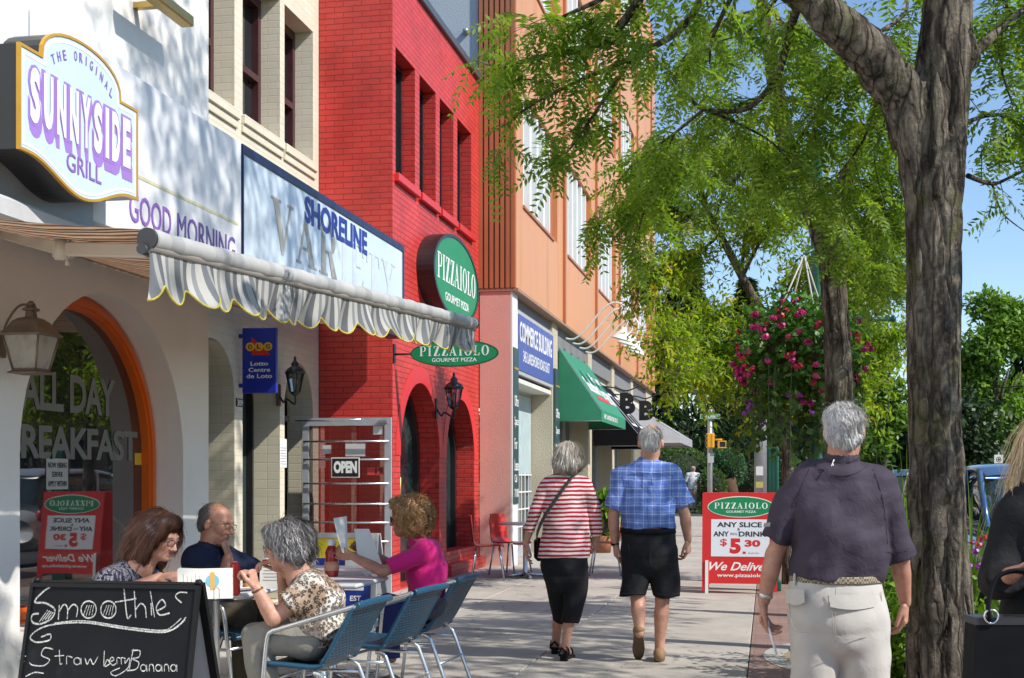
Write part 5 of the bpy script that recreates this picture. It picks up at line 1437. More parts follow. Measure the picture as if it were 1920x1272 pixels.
def script(s0, x, y, h):   # slanted hand lettering
    pass
text(b, "We Deliver", fr, PW * .10, PH * .165, PW * .92, PH * .255, .002, .001, .02, shear=.4); text(b, "www.pizzaiolo.ca", fr, PW * .20, PH * .085, PW * .92, PH * .135, .002, .001, .02); b.build('white_lettering', SIGNW, ps)
b = MB(); slab(b, fr, [rect(PW * .12, PW * .90, PH * .315, PH * .715)], .001, .003); b.build('price_panel', pm('sign_pale', (.74, .76, .80), .35, .02, 3, 30, 0), ps)
b = MB(); text(b, "ANY SLICE", fr, PW * .20, PH * .63, PW * .80, PH * .685, .0035, .001, .03); text(b, "&", fr, PW * .47, PH * .595, PW * .51, PH * .622, .0035, .001, .01); text(b, "ANY", fr, PW * .15, PH * .53, PW * .36, PH * .585, .0035, .001, .03); text(b, "REG", fr, PW * .38, PH * .545, PW * .47, PH * .57, .0035, .001); text(b, "DRINK", fr, PW * .49, PH * .53, PW * .86, PH * .585, .0035, .001, .03); text(b, "PLUS TAX", fr, PW * .62, PH * .345, PW * .76, PH * .36, .0035, .001)
b.build('black_lettering', BLACK, ps)
b = MB(); text(b, "$", fr, PW * .24, PH * .42, PW * .335, PH * .505, .0035, .001, .012); text(b, "5", fr, PW * .37, PH * .345, PW * .52, PH * .51, .0035, .001, .06); text(b, "30", fr, PW * .57, PH * .42, PW * .78, PH * .495, .0035, .001, .05); slab(b, fr, [rect(PW * .545, PW * .585, PH * .345, PH * .37)], .0035, .0045); b.build('red_lettering', SIGNR, ps)
b = MB(); b.obox((tlp[0] + .055, YP + .012, .19), (1, 0, 0), (0, 1, 0), (0, .1, 1), .018, .009, .195); b.build('strut', WHITEP, ps)
# blue sandwich board by the door
bs = empty('newspaper_board', gp(640, 12.5), label='grey framed board with yellow top and blue panel bearing a white cross', cat='sandwich board')
c = at(640, 895, 12.5); fr = Frame((c[0] - .325, c[1], .0), (1, 0, 0), (0, .12, 1))
b = MB(); slab(b, fr, [rect(0, .65, 0, .84), rect(.05, .6, .06, .79)], -.03, 0)
fb2 = Frame((c[0] - .325, c[1] + .5, 0), (1, 0, 0), (0, -.4, 1)); slab(b, fb2, [rect(0, .65, 0, .88), rect(.05, .6, .06, .84)], -.03, 0); b.build('frame', pm('pale_plastic', (.45, .46, .47), .5), bs)
b = MB(); slab(b, fr, [rect(.049, .601, .6, .791)], -.02, -.004); b.build('yellow_panel', pm('board_yellow', (.68, .52, .02), .5), bs)
b = MB(); slab(b, fr, [rect(.049, .601, .059, .599)], -.02, -.005)
b.build('blue_panel', pm('board_blue', (.01, .035, .26), .45), bs)
b = MB(); slab(b, fr, [rect(.34, .53, .30, .585)], -.0045, -.003); b.build('white_label', SIGNW, bs)
b = MB(); slab(b, fr, [oval(.435, .445, .075, .085, 28)], -.0028, -.002); b.build('green_disc', pm('disc_green', (.10, .25, .05), .5), bs)
b = MB(); slab(b, fr, [rect(.422, .448, .375, .515)], -.0018, -.001); slab(b, fr, [rect(.37, .5, .432, .458)], -.0009, -.0003); text(b, "EST.", fr, .40, .20, .52, .25, -.004, .001, .02); b.build('white_cross', SIGNW, bs)

# red plastic chairs and round table by the pink pillar
RC = pm('red_shell', (.62, .035, .02), .35, .06, 4, 40, .02, coat=.2)
def red_chair(loc, rz, label):
    o = empty('plastic_chair', (0, 0, 0)); 
    prof = smooth_line([np.array(p) for p in ((.21, .425), (.17, .45), (0, .44), (-.15, .445), (-.21, .50), (-.235, .62), (-.26, .85))], 4); w = MB(); n_ = len(prof)
    for up in (0, 1):
        gg = []
        for i, p in enumerate(prof):
            t_ = prof[min(i + 1, n_ - 1)] - prof[max(i - 1, 0)]; t_ /= np.linalg.norm(t_); nn = np.array([t_[1], -t_[0]]) * (-1 if up else 1)
            bk = max(0, min(1, (-.15 - p[0]) / .08)); row = []
            for j in range(7):
                f = j / 6 * 2 - 1; q = p + nn * .006; wd = .215 - .02 * bk - (.03 if i >= n_ - 2 else 0) * abs(f) ** 4
                row.append((q[0] + .03 * f * f * bk, f * wd, q[1] + .012 * f * f * (1 - bk)))
            gg.append(row)
        w.sheet(gg if up else gg[::-1])
    w.build('shell', RC, o)
    for sx_, sy_ in ((1, 1), (1, -1), (-1, 1), (-1, -1)):
        w = MB(); w.tube([(sx_ * .15, sy_ * .17, .435), (sx_ * .22, sy_ * .21, 0)], .012, 8); w.build('leg', ALU, o)
    o.location = loc; o.rotation_euler = (0, 0, rz); return tag(o, label, 'chair', 'red plastic chairs outside the pizzeria')
rc0 = red_chair(gp(915, 17.75), math.radians(10), 'red plastic chair nearest the red wall left of small table')
for (u, d, rz, lb) in ((957, 18.6, math.radians(-25), 'red plastic chair against the pink pillar behind small table'), (1137, 18.6, math.radians(182), 'red plastic chair right of the striped woman, facing the wall')):
    c = copy_tree(rc0); c.location = gp(u, d); c.rotation_euler = (0, 0, rz); c["label"] = lb
c = gp(985, 18.1); o = empty('round_table', c, 0, 'small round grey table with metal base between the red chairs', 'table')
w = MB(); w.lathe((c[0], c[1], .715), [(.36, 0), (.37, .008), (.37, .022), (.36, .028)], 32); w.build('tabletop', TOP, o)
w = MB(); w.lathe((c[0], c[1], .02), [(.05, 0), (.032, .03), (.032, .69)], 14); w.build('pedestal', ALU, o)
w = MB()
for a in range(4): an = a * 1.57 + .4; w.tube([(c[0], c[1], .05), (c[0] + .33 * math.cos(an), c[1] + .33 * math.sin(an), .02)], [.03, .02], 8)
w.build('foot', ALU, o)

# ---------------------------------------------------------------- shop awnings, gooseneck lamps, letter signs
def shed_awning(name, y0, y1, x0, x1, zt, zb, lip, m, label, fringe=None):
    o = empty(name, (x0, (y0 + y1) / 2, zb), label=label, cat='awning')
    b = MB(); b.raw([(x0, y0, zt), (x1, y0, zb), (x1, y1, zb), (x0, y1, zt)], [(0, 1, 2, 3)]); b.raw([(x1, y0, zb), (x1, y0, zb - lip), (x1, y1, zb - lip), (x1, y1, zb)], [(0, 1, 2, 3)])
    for yy in (y0, y1): b.raw([(x0, yy, zt), (x0, yy, zb - lip), (x1, yy, zb - lip), (x1, yy, zb)], [(0, 1, 2, 3)])
    b.build('canvas', m, o)
    b = MB()
    for yy in (y0 + .01, y1 - .01): b.tube([(x0, yy, zt - .02), (x1 - .01, yy, zb - .01), (x1 - .01, yy, zb - lip + .01), (x0, yy, zb - lip + .01)], .012, 6)
    n_ = int((y1 - y0) / .8)
    for i in range(1, n_): yy = y0 + (y1 - y0) * i / n_; b.tube([(x0, yy, zt - .03), (x1 - .02, yy, zb - .03)], .01, 6)
    b.build('frame', pm('grey_metal', (.36, .37, .38)), o)
    fr_ = Frame((x0, 0, zt), (0, 1, 0), np.array([x0 - x1, 0, zt - zb])); return o, fr_, math.hypot(x1 - x0, zt - zb)
o, fr, L_ = shed_awning('shop_awning', 24.75, 29.0, GX, -3.05, 3.80, 2.62, .22, pm('green_canvas', (.03, .23, .12), .6, .08, 3, 200, .1), 'green canvas awning with white lettering and red stripe')
b = MB(); text(b, "Southern", fr, 25.3, -L_ * .68, 27.2, -L_ * .42, .004, .002, .03); text(b, "Accent", fr, 27.0, -L_ * .42, 28.6, -L_ * .26, .004, .002, .02); text(b, "INTERIORS", fr, 27.3, -L_ * .78, 28.9, -L_ * .55, .004, .002, .03); text(b, "347 LAKESHORE RD E", Frame((-3.05, 0, 0), (0, 1, 0), (0, 0, 1)), 25.1, 2.47, 27.4, 2.56, .004, .002, .02); b.build('lettering', SIGNW, o)
b = MB(); slab(b, fr, [rect(25.7, 27.6, -L_ * .80, -L_ * .72)], .004, .006); b.build('stripe', SIGNR, o)
o, fr, L_ = shed_awning('shop_awning', 29.8, 33.3, GX, -2.85, 3.55, 2.35, .30, pm('black_canvas', (.006, .006, .008), .75, .1, 3, 200, .1, spec=.12), 'black canvas awning with white rectangle outlines and pink line')
b = MB()
for (a, c_) in ((30.2, 31.3), (32.1, 33.0)): slab(b, fr, [rect(a, c_, -L_ * .85, -L_ * .2), rect(a + .12, c_ - .12, -L_ * .80, -L_ * .25)], .004, .006)
slab(b, fr, [rect(31.5, 31.9, -L_ * .6, -L_ * .5)], .004, .006); b.build('outline', SIGNW, o)
b = MB(); slab(b, Frame((-2.85, 0, 0), (0, 1, 0), (0, 0, 1)), [rect(29.9, 33.2, 2.26, 2.30)], .003, .006); b.build('stripe', pm('pink_line', (.6, .1, .15), .5), o)
o, fr, L_ = shed_awning('shop_awning', 36.0, 41.5, GX, -2.3, 3.45, 2.50, .22, stripes('far_awning', [(0, (.66, .66, .68)), (.5, (.05, .05, .06))], .30, .0, 'Y'), 'black and white striped awning at the far end of the shops')
for i in range(4):
    yy = 25.6 + i * .95; o = empty('gooseneck_lamp', (GX, yy, 4.0), 0, ('nearest', 'second', 'third', 'farthest')[i] + ' of the four white gooseneck lamps above the green awning', 'lamp', 'white gooseneck lamps')
    b = MB(); b.tube(smooth_line([np.array(p) for p in ((GX, yy, 4.05), (GX + .25, yy, 4.08), (GX + .75, yy, 4.62), (GX + 1.02, yy, 4.72), (GX + 1.22, yy, 4.55), (GX + 1.2, yy, 4.32), (GX + 1.13, yy, 4.22))]), .019, 8); b.build('arm', WHITEP, o)
    b = MB(); b.lathe((GX + 1.15, yy, 4.25), [(.04, 0), (.06, .05), (.19, .24), (.20, .25)], 18, (-.28, 0, -1)); b.build('lamp_shade', WHITEP, o)
for i, (u, v, Y_) in enumerate(((1176, 757, 31.0), (1211, 770, 33.6))):
    p = onY(u, v, Y_); o = empty('letter_sign', p, 0, ('nearer', 'farther')[i] + ' of the two black cut out letter B signs hung on iron brackets', 'sign', 'hanging letter B signs')
    b = MB(); text(b, "B", facing(Y_), p[0] - .17, p[2] - .25, p[0] + .19, p[2] + .25, 0, .05, .06); b.build('letter', BLACK, o)
    b = MB(); b.tube(smooth_line([np.array(q) for q in ((GX, Y_, p[2] + .42), (p[0] - .25, Y_, p[2] + .36), (p[0], Y_, p[2] + .30), (p[0] + .3, Y_, p[2] + .42), (p[0] + .36, Y_, p[2] + .48))]), .016, 6); b.tube([(p[0], Y_, p[2] + .31), (p[0], Y_, p[2] + .24)], .01, 6); b.build('bracket', BLACKM, o)
# ---------------------------------------------------------------- foliage
def _nrm(a): return a / (np.linalg.norm(a, axis=-1, keepdims=True) + 1e-9)
def rnd_dirs(n, rg): return _nrm(rg.normal(size=(n, 3)))
class Leaves:
    def __init__(s): s.V = []; s.F = []; s.T = []; s.n = 0
    def add(s, V, tone):
        """V (n,4,3) quads"""
        n = len(V); s.V.append(V.reshape(-1, 3)); s.F.append((np.arange(n * 4).reshape(n, 4) + s.n)); s.T.append(np.broadcast_to(tone, (n,)).copy()); s.n += n * 4
    def leaf(s, P, D, Nn, L, W, tone, fold=.0):
        S = _nrm(np.cross(D, Nn)); Nn = np.cross(S, D)
        L = np.asarray(L).reshape(-1, 1); W = np.asarray(W).reshape(-1, 1)
        m = P + D * L * .45 - Nn * fold * W
        s.add(np.stack([P, m + S * W * .5, P + D * L - Nn * L * .12, m - S * W * .5], 1), tone)
    def fronds(s, P, D, L, pairs, ll, lw, rg, tone):
        """pinnate leaves: paired leaflets along a drooping stalk"""
        n = len(P); up = np.array([0, 0, 1.0]) + rg.normal(size=(n, 3)) * .35
        S = _nrm(np.cross(D, up)); Nn = np.cross(S, D); L = L.reshape(-1, 1)
        def pos(t): return P + D * L * t + np.array([0, 0, -1.0]) * (L * .38 * t * t)
        s.add(np.stack([P + S * .0012, pos(1.0) + S * .0006, pos(1.0) - S * .0006, P - S * .0012], 1), tone * .6)
        for k in range(pairs):
            t = .12 + .86 * k / (pairs - 1); base = pos(t); sz = (.72 + .5 * math.sin(math.pi * (.15 + .75 * t)))
            for sg in (-1, 1):
                d = _nrm(S * sg * .92 + D * .42 + Nn * rg.normal(0, .22, (n, 1)) + np.array([0, 0, -.18]) + rg.normal(size=(n, 3)) * .10)
                nn = _nrm(Nn + S * sg * -.25 + rg.normal(size=(n, 3)) * .18)
                s.leaf(base, d, nn, np.full(n, ll * sz) * rg.uniform(.85, 1.12, n), np.full(n, lw * sz), np.clip(tone + rg.normal(0, .08, n), 0, 1), .1)
    def build(s, name, m, parent, **kw):
        me = mesh_np(name, np.concatenate(s.V), np.concatenate(s.F), False, {'tone': np.concatenate(s.T)})
        return tag(link(name, me, m, parent), **kw)
    def blob(s, c, r, n, rg, L, W, tone=(.2, .8), hollow=.45, droop=.2):
        """leaves spread through a lumpy ellipsoid"""
        c = np.array(c, float); r = np.array((r, r, r) if isinstance(r, (int, float)) else r, float)
        d = rnd_dirs(n, rg); rad = rg.uniform(hollow ** 2, 1, n) ** .5
        lump = 1 + .16 * np.sin(d[:, 0] * 7 + c[0]) * np.sin(d[:, 1] * 6 + c[1]) + .13 * np.sin(d[:, 2] * 9 + d[:, 0] * 5)
        P = c + d * r * (rad * lump)[:, None]
        D = _nrm(d * .6 + rnd_dirs(n, rg) + np.array([0, 0, -droop])); Nn = _nrm(np.array([0, 0, .9]) + d * .7 + rnd_dirs(n, rg) * .8)
        tn = np.clip(rg.uniform(tone[0], tone[1], n) + .12 * np.sin(P[:, 0] * 3 + P[:, 2] * 4), 0, 1)
        s.leaf(P, D, Nn, L * rg.uniform(.6, 1.25, n), W * rg.uniform(.7, 1.2, n), tn, .08)
LOCUST = leaf_mat('locust_leaf', (.09, .165, .018), (.27, .385, .05), (.44, .46, .06), .55)
YLEAF = leaf_mat('ash_leaf', (.14, .24, .02), (.38, .50, .045), (.74, .58, .05), .6)
MIDLEAF = leaf_mat('maple_leaf', (.07, .155, .02), (.24, .38, .05), None, .4)
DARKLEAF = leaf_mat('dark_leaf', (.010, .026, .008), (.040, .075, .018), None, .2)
HEDGEL = leaf_mat('hedge_leaf', (.03, .075, .012), (.10, .175, .03), None, .25)
JUNIPER = leaf_mat('juniper_leaf', (.03, .10, .03), (.07, .19, .06), None, .2)
BUSHL = leaf_mat('shrub_leaf', (.06, .14, .012), (.20, .33, .03), None, .35)
def bark_mat(name, dark, light, moss=.5, sc=1.0):
    m, t, b = nmat(name); co = coords(t, 'Object', (1, 1, .22))
    co2 = coords(t, 'Object')
    n1 = noise(t, co, 16 * sc, 8, .68, .6); n2 = noise(t, co2, 3.2, 5, .6); n3 = noise(t, co2, 48, 5, .7)
    c = ramp(t, n1, [(.36, tuple(x * .35 for x in dark)), (.44, dark), (.62, light)])
    c = mixc(t, 1.0, c, ramp(t, n3, [(.3, .7), (.7, 1.2)]), 'MULTIPLY')
    lich = ramp(t, noise(t, co2, 22, 6, .75), [(.60, 0.0), (.66, 1.0)])
    c = mixc(t, math_(t, 'MULTIPLY', lich, .55), c, (.30, .29, .25))
    ms = ramp(t, n2, [(.52, 0.0), (.68, 1.0)])
    c = mixc(t, math_(t, 'MULTIPLY', ms, moss), c, (.10, .105, .025))
    t.links.new(c, b.inputs['Base Color']); b.inputs['Roughness'].default_value = .92; b.inputs['Specular IOR Level'].default_value = .2
    ve = N(t, 'TexVoronoi', feature='DISTANCE_TO_EDGE'); ve.inputs['Scale'].default_value = 15 * sc; wv_ = N(t, 'VectorMath', operation='ADD'); t.links.new(coords(t, 'Object', (1, 1, .09)), wv_.inputs[0]); ns_ = N(t, 'TexNoise'); ns_.inputs['Scale'].default_value = 7; t.links.new(co2, ns_.inputs['Vector']); sc_ = N(t, 'VectorMath', operation='SCALE'); sc_.inputs['Scale'].default_value = .055; t.links.new(ns_.outputs['Color'], sc_.inputs[0]); t.links.new(sc_.outputs[0], wv_.inputs[1]); t.links.new(wv_.outputs[0], ve.inputs['Vector'])
    ck_ = ramp(t, ve.outputs['Distance'], [(.0, 0.0), (.10, 1.0)])
    t.links.new(mixc(t, math_(t, 'MULTIPLY', math_(t, 'SUBTRACT', 1.0, ck_), .6), c, tuple(x * .3 for x in dark)), b.inputs['Base Color'])
    n1 = math_(t, 'ADD', n1, math_(t, 'MULTIPLY', ck_, .5))
    h = math_(t, 'ADD', math_(t, 'MULTIPLY', n1, 1.0), math_(t, 'MULTIPLY', n3, .55)); bump(t, b, h, 1.0, .028); return m
BARK = bark_mat('locust_bark', (.075, .060, .046), (.255, .215, .165), .7)
BARK2 = bark_mat('pale_bark', (.12, .09, .07), (.30, .24, .19), .15)
def bark_relief(S, sc=1.0, seed=4):
    """long lifting plates: ridged wandering bands across the girth, stretched up the stem"""
    rg = np.random.default_rng(seed)
    V_ = []
    for i in range(9): V_.append((np.array([rg.normal() * 34, rg.normal() * 34, rg.normal() * 4.0]) * sc, rg.uniform(0, 6.28)))
    S.ripple(.0022, V_)
    for i in range(5):
        a = rg.uniform(0, 6.28); S.ops.append(('fis', .0145, np.array([math.cos(a), math.sin(a), 0]) * rg.uniform(42, 62) * sc, rg.uniform(0, 6.28), rg))
    V_ = [(np.array([rg.normal() * 10, rg.normal() * 10, rg.normal() * 2.4]) * sc, rg.uniform(0, 6.28)) for i in range(5)]
    S.ripple(.0035, V_)
rg = np.random.default_rng(11)
def A(u, v, d): return at(u, v, d)
# foreground honey locust
t1 = empty('locust_tree', at(1762, 1412, 6.62) * np.array([1, 1, 0]), label='honey locust with thick furrowed trunk and big leaning limb, nearest in front', cat='tree')
S = Solid()
S.tube([(A(1762, 1440, 6.62), .175), (A(1762, 1380, 6.62), .162), (A(1760, 1272, 6.62), .154), (A(1757, 1000, 6.6), .143), (A(1751, 760, 6.6), .140), (A(1747, 480, 6.6), .138), (A(1752, 330, 6.6), .145), (A(1762, 200, 6.6), .142), (A(1772, 60, 6.6), .118), (A(1783, -120, 6.6), .105), (A(1800, -420, 6.6), .09)], .03)
S.tube([(A(1742, 345, 6.6), .12), (A(1700, 195, 6.58), .113), (A(1640, 105, 6.5), .105), (A(1555, 35, 6.42), .098), (A(1470, -40, 6.35), .09), (A(1300, -180, 6.2), .07), (A(1180, -330, 6.1), .05)], .06)
S.ell(A(1815, 100, 6.58), (.05, .05, .07), .05)
bark_relief(S)
S.build('trunk', .0085, BARK, t1)
bm = MB(); tw = []   # twigs to dress
def br(pts, r0, r1, dress=1.0, n=8):
    P = smooth_line([A(*p) for p in pts], 5); bm.tube(P, list(np.linspace(r0, r1, len(P))), n); tw.append((np.array(P), dress)); return P
br([(1300, -180, 6.2), (1210, -20, 6.5), (1130, 80, 6.7), (1020, 105, 6.9), (940, 125, 7.0), (890, 112, 7.0)], .028, .004, 1.3)
br([(1370, -120, 6.3), (1290, 40, 6.6), (1190, 105, 6.8), (1090, 150, 6.95), (1000, 195, 7.0), (950, 235, 7.05)], .022, .004, 1.2)
br([(1190, 105, 6.8), (1130, 190, 6.9), (1080, 265, 7.0), (1050, 300, 7.0)], .012, .003, 1.1)
br([(1500, 0, 6.5), (1480, 60, 6.9), (1462, 130, 7.1), (1430, 180, 7.15), (1390, 207, 7.2), (1320, 205, 7.2), (1285, 175, 7.2), (1255, 140, 7.2)], .026, .006, .55)
br([(1320, 205, 7.2), (1265, 250, 7.6), (1210, 290, 8.0), (1160, 340, 8.3), (1140, 400, 8.4)], .010, .003, 1.2)
br([(1320, 205, 7.2), (1390, 235, 7.3), (1450, 270, 7.4), (1500, 330, 7.4)], .010, .003, 1.0)
br([(1265, 250, 7.6), (1220, 360, 8.2), (1195, 440, 8.4), (1185, 480, 8.4)], .008, .003, 1.0)
br([(1250, -100, 6.2), (1160, -20, 6.5), (1060, 30, 6.7), (1000, 60, 6.8)], .02, .004, 1.4)
br([(1400, -60, 6.2), (1340, 60, 6.5), (1330, 120, 6.6)], .016, .004, 1.3)
br([(1560, 20, 6.6), (1600, 90, 7.2), (1560, 170, 7.4), (1500, 230, 7.5)], .016, .004, 1.0)
br([(1640, 90, 6.7), (1650, 160, 7.4), (1620, 260, 7.5), (1570, 330, 7.5)], .014, .004, .9)
br([(1815, 110, 6.6), (1870, 60, 6.7), (1930, 10, 6.8), (2000, -40, 6.8)], .03, .008, .9)
br([(1815, 330, 6.6), (1860, 345, 6.9), (1900, 330, 7.0), (1960, 300, 7.0)], .014, .004, .8)
br([(1810, 230, 6.6), (1870, 215, 6.9), (1925, 240, 7.1), (1980, 250, 7.1)], .012, .004, .8)
br([(1860, 345, 6.9), (1880, 400, 7.0), (1930, 440, 7.0)], .007, .002, .35)
br([(1870, 60, 6.7), (1880, 140, 6.9), (1900, 200, 7.0)], .008, .003, .8)
br([(1780, -60, 6.6), (1840, -60, 6.8), (1900, 30, 6.9), (1960, 90, 7)], .012, .003, .9)
br([(1480, -40, 6.4), (1440, 20, 6.9), (1400, 60, 7.1), (1340, 80, 7.3)], .012, .003, 1.1)
br([(1640, 110, 7.0), (1665, 200, 7.6), (1640, 300, 7.8), (1660, 380, 7.9)], .012, .003, 1.0)
br([(1600, 90, 7.2), (1540, 200, 7.6), (1470, 300, 7.8), (1420, 380, 7.9)], .012, .003, 1.0)
br([(1650, 60, 7.0), (1700, 20, 7.2), (1680, -40, 7.3), (1600, -30, 7.3)], .012, .003, .9)
LV = Leaves(); FP, FD, TL = [], [], []
def dress(P, k, step=.034, tl=(.10, .30)):
    seg = np.linalg.norm(np.diff(P, axis=0), axis=1); cum = np.concatenate([[0], np.cumsum(seg)]); tot = cum[-1]
    s_ = tot * .18
    while s_ < tot:
        i = min(np.searchsorted(cum, s_), len(P) - 1); p = P[i]; t_ = P[min(i + 1, len(P) - 1)] - P[max(i - 1, 0)]; t_ = t_ / (np.linalg.norm(t_) + 1e-9)
        if rg.random() < .75 * k:
            d = _unit(t_ * .5 + rg.normal(size=3) * np.array([.8, .8, .35]) + np.array([0, 0, -.1]))
            L = rg.uniform(*tl); q = p + d * L + np.array([0, 0, -.05 * L]); bm.tube([p, (p + q) / 2 + np.array([0, 0, .02]), q], [.0028, .0022, .0012], 4, caps=False)
            for f in np.linspace(.25, 1, max(2, int(L / .045))):
                FP.append(p + (q - p) * f); FD.append(_unit(d * .55 + rg.normal(size=3) * np.array([.85, .85, .4]) + np.array([0, 0, -.25])))
        if rg.random() < .6 * k: FP.append(p); FD.append(_unit(t_ * .4 + rg.normal(size=3) * np.array([.8, .8, .4]) + np.array([0, 0, -.2])))
        s_ += step
for P, k in tw: dress(P, k * .62)
n_ = len(FP); FPa, FDa = np.array(FP), np.array(FD)
LV.fronds(FPa, FDa, rg.uniform(.15, .25, n_), 9, .046, .0165, rg, np.clip(rg.normal(.42, .2, n_), 0, 1))
# unseen rest of this crown, with clumps added to shade wall, trunk and tables
def mass(clumps, k):
    for c, r, n in clumps:
        d = rnd_dirs(n, rg); P = np.array(c) + d * np.array(r) * rg.uniform(.1, 1, n)[:, None] ** .6
        D = _nrm(rg.normal(size=(n, 3)) * np.array([1, 1, .4]) + np.array([0, 0, -.3])); LV.fronds(P, D, rg.uniform(.13, .2, n), 6, .050 * k, .019 * k, rg, np.clip(rg.normal(.42, .2, n), 0, 1))
mass([((1.0, 7.2, 9.0), (1.1, .9, .8), 330), ((.4, 8.2, 8.7), (.9, .8, .7), 240), ((1.3, 9.3, 9.0), (1.0, .9, .7), 300), ((.9, 10.3, 8.3), (.8, .8, .5), 170), ((2.6, 7.6, 9.6), (1.0, 1.2, .8), 200),
      ((3.2, 6.6, 4.3), (1.0, .9, .4), 190), ((3.0, 8.4, 4.7), (.9, .9, .45), 230), ((3.6, 9.8, 5.0), (.9, .8, .45), 200), ((3.1, 3.8, 5.0), (1.0, .8, .5), 170), ((2.7, 2.6, 4.4), (.8, .7, .4), 120), ((2.5, 6.2, 3.3), (.45, .5, .8), 110), ((1.35, 6.45, 5.75), (.45, .4, .35), 80), ((1.4, 5.2, 5.5), (.5, .45, .35), 90), ((3.4, 4.4, 7.7), (1.0, .9, .6), 130), ((3.4, 3.2, 7.0), (1.0, .9, .6), 150), ((3.4, 11.2, 4.7), (.9, .8, .4), 170), ((3.3, 7.5, 4.5), (.9, .8, .4), 200), ((2.7, 9.3, 4.0), (.8, .7, .4), 190), ((3.6, 10.4, 5.4), (.9, .8, .4), 170)], 1.0)
LV.build('crown', LOCUST, t1); bm.build('branch', BARK, t1)
# second honey locust along the kerb
t2 = empty('locust_tree', gp(1592, 10.4), label='dark leaning honey locust trunk behind the man in the polo shirt', cat='tree')
S = Solid(); d2 = 10.4
S.tube([(A(1592, 1240, d2), .14), (A(1592, 1180, d2), .122), (A(1588, 1000, d2), .112), (A(1574, 760, d2), .107), (A(1568, 600, d2), .107), (A(1560, 480, d2), .104), (A(1540, 410, d2), .104), (A(1510, 355, d2), .092), (A(1480, 290, d2), .085), (A(1455, 180, d2), .07), (A(1430, 0, d2), .05)], .04)
S.tube([(A(1555, 440, d2), .09), (A(1580, 380, d2), .075), (A(1590, 330, d2), .06), (A(1640, 220, d2), .045), (A(1660, 80, d2), .03)], .05)
bark_relief(S, 1.1, 9); S.build('trunk', .013, BARK, t2)
bm = MB(); tw = []; FP, FD = [], []; LV = Leaves()
for pts in ([(1590, 330, 10.4), (1620, 300, 10), (1660, 330, 9.8), (1690, 390, 9.7)], [(1480, 290, 10.4), (1420, 300, 10), (1360, 360, 9.8), (1340, 420, 9.8)], [(1455, 180, 10.4), (1520, 200, 9.8), (1600, 240, 9.6), (1650, 300, 9.6)],
            [(1500, 330, 10.4), (1540, 360, 9.6), (1600, 430, 9.5), (1610, 480, 9.5)], [(1455, 180, 10.4), (1380, 200, 10), (1300, 260, 9.8), (1270, 330, 9.8)], [(1640, 220, 10.4), (1680, 200, 10), (1690, 270, 9.9)], [(1590, 330, 10.4), (1640, 360, 9.9), (1670, 440, 9.8), (1680, 500, 9.8)], [(1580, 380, 10.4), (1620, 420, 10.8), (1650, 480, 10.9), (1670, 560, 10.9)],
            [(1430, 0, 10.4), (1500, 80, 9.8), (1560, 120, 9.6)], [(1660, 80, 10.4), (1690, 100, 10), (1700, 180, 9.8)], [(1430, 20, 10.4), (1360, 40, 10), (1290, 100, 9.8), (1240, 170, 9.8)]):
    br(pts, .022, .004, .95)
for P, k in tw: dress(P, k, .03, (.14, .42))
n_ = len(FP); LV.fronds(np.array(FP), np.array(FD), rg.uniform(.13, .2, n_), 7, .044, .016, rg, np.clip(rg.normal(.5, .2, n_), 0, 1))
mass([((2.2, 10.6, 4.6), (.9, .9, .45), 170), ((2.6, 12.0, 4.3), (.9, .8, .45), 170), ((1.9, 10.4, 6.0), (1.2, 1.0, .5), 190), ((3.0, 13.2, 4.4), (.9, .8, .45), 150), ((-.1, 10.8, 6.3), (1.0, .8, .4), 120)], 1.15)
LV.build('crown', LOCUST, t2); bm.build('branch', BARK, t2)
# yellowing ash further along
d3 = 17.0
t3 = empty('ash_tree', gp(1478, d3), label='slim pale trunked tree with yellowing leaves behind the flower basket', cat='tree')
bm = MB()
bm.tube(smooth_line([A(1478, 1095, d3), A(1478, 880, d3), A(1462, 700, d3), A(1432, 600, d3), A(1392, 520, d3), A(1350, 440, d3), A(1320, 380, d3), A(1290, 250, d3)], 6), list(np.linspace(.085, .03, 43)), 10)
sub = []
for pts in ([(1392, 520), (1400, 420), (1440, 330), (1450, 270)], [(1350, 440), (1280, 400), (1220, 380), (1190, 390)], [(1432, 600), (1360, 590), (1290, 600), (1240, 640)], [(1320, 380), (1350, 310), (1380, 270)], [(1462, 700), (1400, 680), (1350, 690), (1310, 700)],
            [(1478, 760), (1520, 700), (1580, 640), (1620, 620)], [(1432, 600), (1500, 520), (1560, 480), (1620, 470)], [(1462, 700), (1540, 740), (1600, 760)], [(1350, 440), (1300, 480), (1240, 500), (1200, 540)], [(1462, 690), (1390, 650), (1330, 660), (1270, 700)], [(1478, 740), (1440, 730), (1410, 730)], [(1478, 760), (1560, 600), (1640, 540), (1685, 520)], [(1462, 700), (1560, 560), (1620, 440), (1680, 390)], [(1478, 780), (1570, 720), (1640, 650), (1690, 620)], [(1392, 520), (1440, 430), (1500, 380), (1540, 300)], [(1320, 380), (1250, 330), (1220, 300)]):
    dd = [d3 + rg.uniform(-1.6, 1.2) * (i / 3) for i in range(len(pts))]
    P = smooth_line([A(p[0], p[1], dd[i]) for i, p in enumerate(pts)], 5); bm.tube(P, list(np.linspace(.026, .007, len(P))), 6); sub.append(np.array(P))
LV = Leaves()
